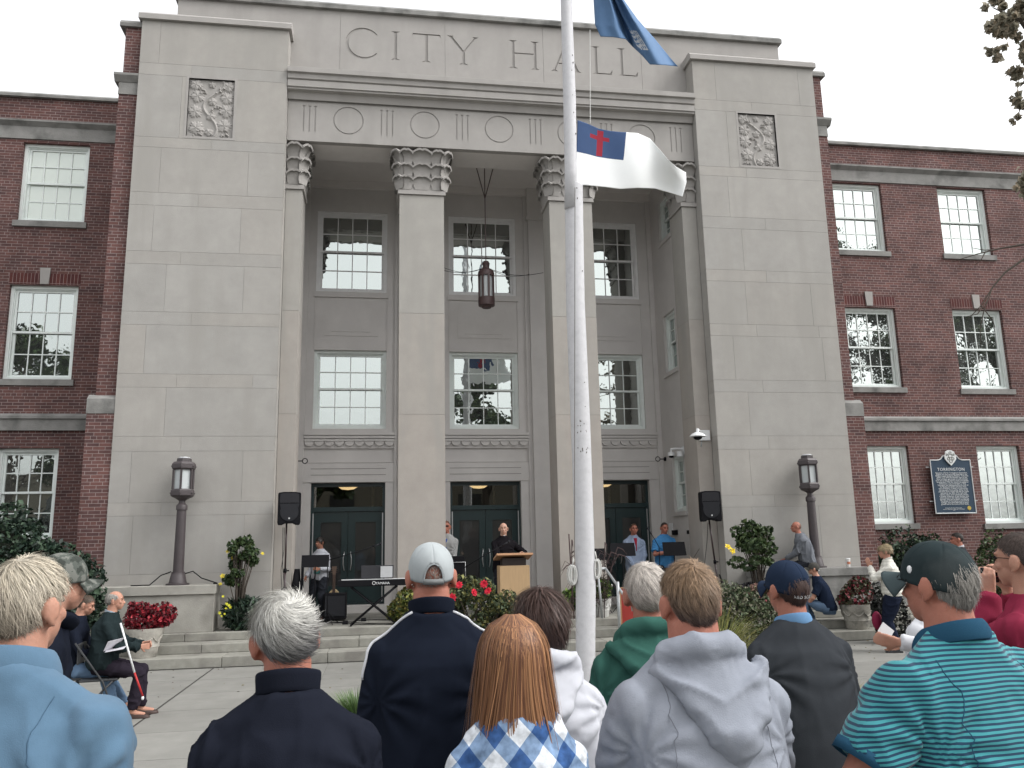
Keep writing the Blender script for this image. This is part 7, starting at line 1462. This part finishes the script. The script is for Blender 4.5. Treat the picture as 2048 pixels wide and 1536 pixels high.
# Q: clergyman at the lectern
p = at(1006, 1046, 16.6); S = person('smiling bald clergyman in black at the wooden lectern', (p[0], 16.62, TZ), math.pi+.12, p[2]-TZ+.0, 1.12, SKIN4, yaw=-.25, voxel=.0065, lean=.04, hands={'l': (-.34, .30, 1.20), 'r': (.02, .40, 1.13)}, poles={'l': (-1, -.4, -.6), 'r': (1, -.4, -.5)}, curl={'l': .8, 'r': .5}, hdir={'l': ((.7, .3, .35), (0, .3, -1), 1), 'r': ((-.3, .8, 0), (0, 0, -1), 1)}, belly=.04)
CLR = fabric('clerical_black', (.010, .009, .011)); top(S, CLR, 'black_clerical_shirt', .84, .024, seed=62, nrad=.072); collar(S, CLR, 1.505, .035, .068, th=.006); mb = MB(); c = S['T'](0, .068, 1.528); mb.obox(c, (.016, 0, 0), (0, .004, .002), (0, -.003, .014)); mb.build('clerical_collar', WHITEPL, S['o']); trousers(S, DKT); shoes(S)
hair_strands(S['o'], S['Hm'], S['rad']*1.005, m_fringe(.3), (0, 0, 1), 700, .008, .0015, const((.25, .2, .17)), 24, shell=False)
# R: light blue jacket, S: blue tee, clapping
LBJ = fabric('light_blue_seersucker', (.27, .33, .45), .1); RDS = fabric('red_shirt', (.30, .02, .04))
p = at(1266, 1048, 17.5); S = person('smiling man in light blue jacket and red shirt in the right doorway', (p[0], 17.5, TZ), math.pi, p[2]-TZ, 1.1, SKIN2, voxel=.008, hands={'l': (-.1, .2, .88), 'r': (.1, .2, .88)}, poles={'l': (-1, -.3, -.4), 'r': (1, -.3, -.4)})
top(S, LBJ, 'light_blue_jacket', .80, .024, seed=63); mb = MB(); T = S['T']; loft(mb, [(T(0, .075, 1.2), .012, .085), (T(0, .066, 1.36), .035, .085), (T(0, .05, 1.48), .05, .07)], 20); fuse(mb, 'red_shirt', RDS, S['o'], .008, 1); trousers(S, LBJ); shoes(S); hair_strands(S['o'], S['Hm'], S['rad']*1.02, m_short(-.5, .75), (0, -.2, .95), 1800, .02, .002, const((.16, .09, .06)), 25)
BTE = fabric('blue_tshirt', (.055, .20, .42)); p = at(1326, 1047, 17.3); S = person('dark haired man in blue T-shirt clapping at the right of the terrace', (p[0], 17.3, TZ), math.pi+.1, p[2]-TZ+.02, 1.18, SKIN2, voxel=.0065, pitch=-.15, hands={'l': (.0, .26, 1.22), 'r': (.06, .25, 1.16)}, poles={'l': (-1, -.2, -.8), 'r': (1, -.2, -.8)}, hdir={'l': ((.2, .2, 1), (1, 0, 0), -1), 'r': ((-.1, .2, 1), (-1, 0, 0), 1)}, curl=.2)
top(S, BTE, 'blue_tshirt', .84, .026, sleeve=.8, seed=64); trousers(S, DKT); shoes(S); hair_strands(S['o'], S['Hm'], S['rad']*1.02, m_short(-.5, .7), (0, -.2, .95), 1600, .015, .002, const((.05, .035, .03)), 26)
# T: bald man on the pedestal wall
p = at(1592, 1057, 15.75); GJ = fabric('slate_jacket', (.14, .15, .17), .12)
S = T_ = person('bald man in glasses and grey jacket sitting on the right pedestal wall', (at(1610, 1138, 15.85)[0], 15.86, 1.26-.0), 1.25, 1.72, 1.05, SKIN2, seat=.0, lean=.16, hunch=.12, pitch=.05, yaw=.0, voxel=.0065, hands={'l': (-.04, .44, .18), 'r': (.08, .42, .16)}, poles={'l': (-.7, -.5, -.6), 'r': (.7, -.5, -.6)}, feet={'l': (-.12, .52, -.40), 'r': (.12, .50, -.40)})
fixhead(S, 1594, 1075); top(S, GJ, 'grey_jacket', .9, .035, seed=66, wr=.012); trousers(S, DKT); shoes(S); glasses(S, mat('red_frame', (.3, .05, .04), .4)); hair_strands(S['o'], S['Hm'], S['rad']*1.005, m_fringe(.2), (0, 0, 1), 700, .008, .0015, const((.22, .15, .12)), 27, shell=False)
# U: officer crouching on the steps
NVP = fabric('navy_polo', (.012, .018, .035)); p = at(1632, 1155, 14.8); S = person('man in two tone mesh cap and navy polo crouching on the steps', (at(1645, 1200, 14.8)[0], 14.95, .168), 1.05, 1.74, 1.05, SKIN, seat=.28, lean=.30, voxel=.0065, hands={'l': (-.1, .42, .42), 'r': (.12, .40, .40)}, poles={'l': (-1, -.2, -.3), 'r': (1, -.2, -.3)}, feet={'l': (-.13, .42, .085), 'r': (.14, .3, .085)}, pitch=.1)
po = (fixhead(S, 1630, 1170), top(S, NVP, 'navy_polo', .9, .026, sleeve=.75, seed=67))[1]; trousers(S, JEAN); shoes(S); hair_strands(S['o'], S['Hm'], S['rad']*1.01, m_short(-.6), (0, -.2, .95), 900, .012, .002, const((.12, .08, .06)), 28); cap_hat(S['o'], S['Hm'], S['rad'], fabric('charcoal_cap', (.07, .068, .062)), strap=WHITEP, tilt=.05, g=1.03); mb = MB(); q = S['J']['r'][0]; mb.ell(q+np.array((.075, .0, -.03)), (.012, .026, .03), 10, 6); mb.build('shoulder_patch', mat('patch_blue', (.2, .24, .3), .8), po, smooth=True)
# V: woman in white quilted jacket clapping
def quilt(P, N): return .010*np.abs(np.sin(P[:, 2]*math.pi/.065))**.6-.006
QW = fabric('white_quilted_nylon', (.60, .59, .54), .04, rough=.6); p = at(1772, 1088, 12.9)
S = person('smiling blonde woman in white quilted jacket clapping by the right wall', (p[0]+.02, 12.9, 0), 1.0, p[2]-.02, 1.12, SKIN, sex='f', voxel=.0065, hands={'l': (-.03, .30, 1.36), 'r': (.03, .30, 1.34)}, poles={'l': (-.8, 0, -1), 'r': (.8, 0, -1)}, hdir={'l': ((.05, .25, 1), (1, 0, 0), -1), 'r': ((-.05, .25, 1), (-1, 0, 0), 1)}, curl=.15)
T = S['T']; mb = MB(); top(S, QW, 'quilted_jacket', .93, .034, seed=68, wr=.004, post=lambda P, N: P+N*quilt(P, N)[:, None]); collar(S, QW, 1.50, .055, .078, th=.012, flare=.01); trousers(S, fabric('navy_slacks', (.013, .017, .032)), r=1.15); shoes(S)
hair_strands(S['o'], S['Hm'], S['rad']*1.09, m_short(-.6, .35, -.5), (0, .3, 1), 2600, .05, .002, const((.50, .40, .25), (.24, .17, .11)), 29, .3, .5, .5, wig=.5)
# W: man in dark suit
SU = fabric('charcoal_suit', (.035, .037, .042)); p = at(1914, 1066, 14.3); S = person('man in dark suit and glasses standing before the right hand shrubs', (p[0]+.06, 14.3, 0), 1.15, p[2], 1.1, SKIN2, voxel=.008, lean=.05); top(S, SU, 'suit_jacket', .82, .026, seed=70); collar(S, WHT, 1.50, .045, .072); glasses(S); trousers(S, SU); shoes(S); hair_strands(S['o'], S['Hm'], S['rad']*1.03, m_short(-.6), (0, .2, .95), 1500, .03, .002, const((.035, .028, .025)), 30)
# X: person in white shirt holding a paper low at the right
p = at(1876, 1200, 4.3); bX = np.array((p[0], 4.3, 0)); hX = Rz(-.2)@(at(1800, 1285, 4.1)-bX)
S = person('person in white shirt mostly hidden by the teal striped polo shirt', tuple(bX), .2, 1.70, 1.0, SKIN, voxel=.009, lean=.03, hands={'l': hX, 'r': (.1, .3, .95)}, pitch=-.1, curl=.7)
top(S, WHT, 'white_shirt', .84, .03, seed=71); trousers(S, JEAN); shoes(S); hair_strands(S['o'], S['Hm'], S['rad']*1.02, m_short(-.6), (0, -.2, .95), 1500, .03, .0018, const((.30, .24, .17)), 31)
a = at(1772, 1262, 4.2); mb = MB(); mb.obox(a, np.array((.030, .0, -.024))*1.0, np.array((.02, .0, .025))*.9, (0, .001, 0)); tag(mb.build('programme_sheet', WHITEPL), 'white paper sheet held up left of the striped shoulder', 'paper')
# small dark low plants and a magenta balloon-like bloom beside the right urn
p = at(1765, 1200, 13.4); shrub('dark_low_shrub', 'dark low shrub behind the woman in the white quilted jacket', 'bush', (p[0]+.45, 14.0, .0), [(0, 0, .5, .36, .25, .55)], 1500, .05, [(.02, .022, .02), (.03, .035, .028), (.014, .014, .014)], 61)
p = at(1747, 1240, 13.3); mb = MB(); mb.ell((0, 0, .16), (.085, .07, .15), 16, 10); o = mb.build('magenta_bag', mat('magenta_cloth', (.22, .012, .05), .7, .15), smooth=True); o.location = (p[0], 13.2, p[2]-.16); o.location[2] = max(.17, p[2]-.16); tag(o, 'small magenta bag hanging beside the right urn', 'bag')
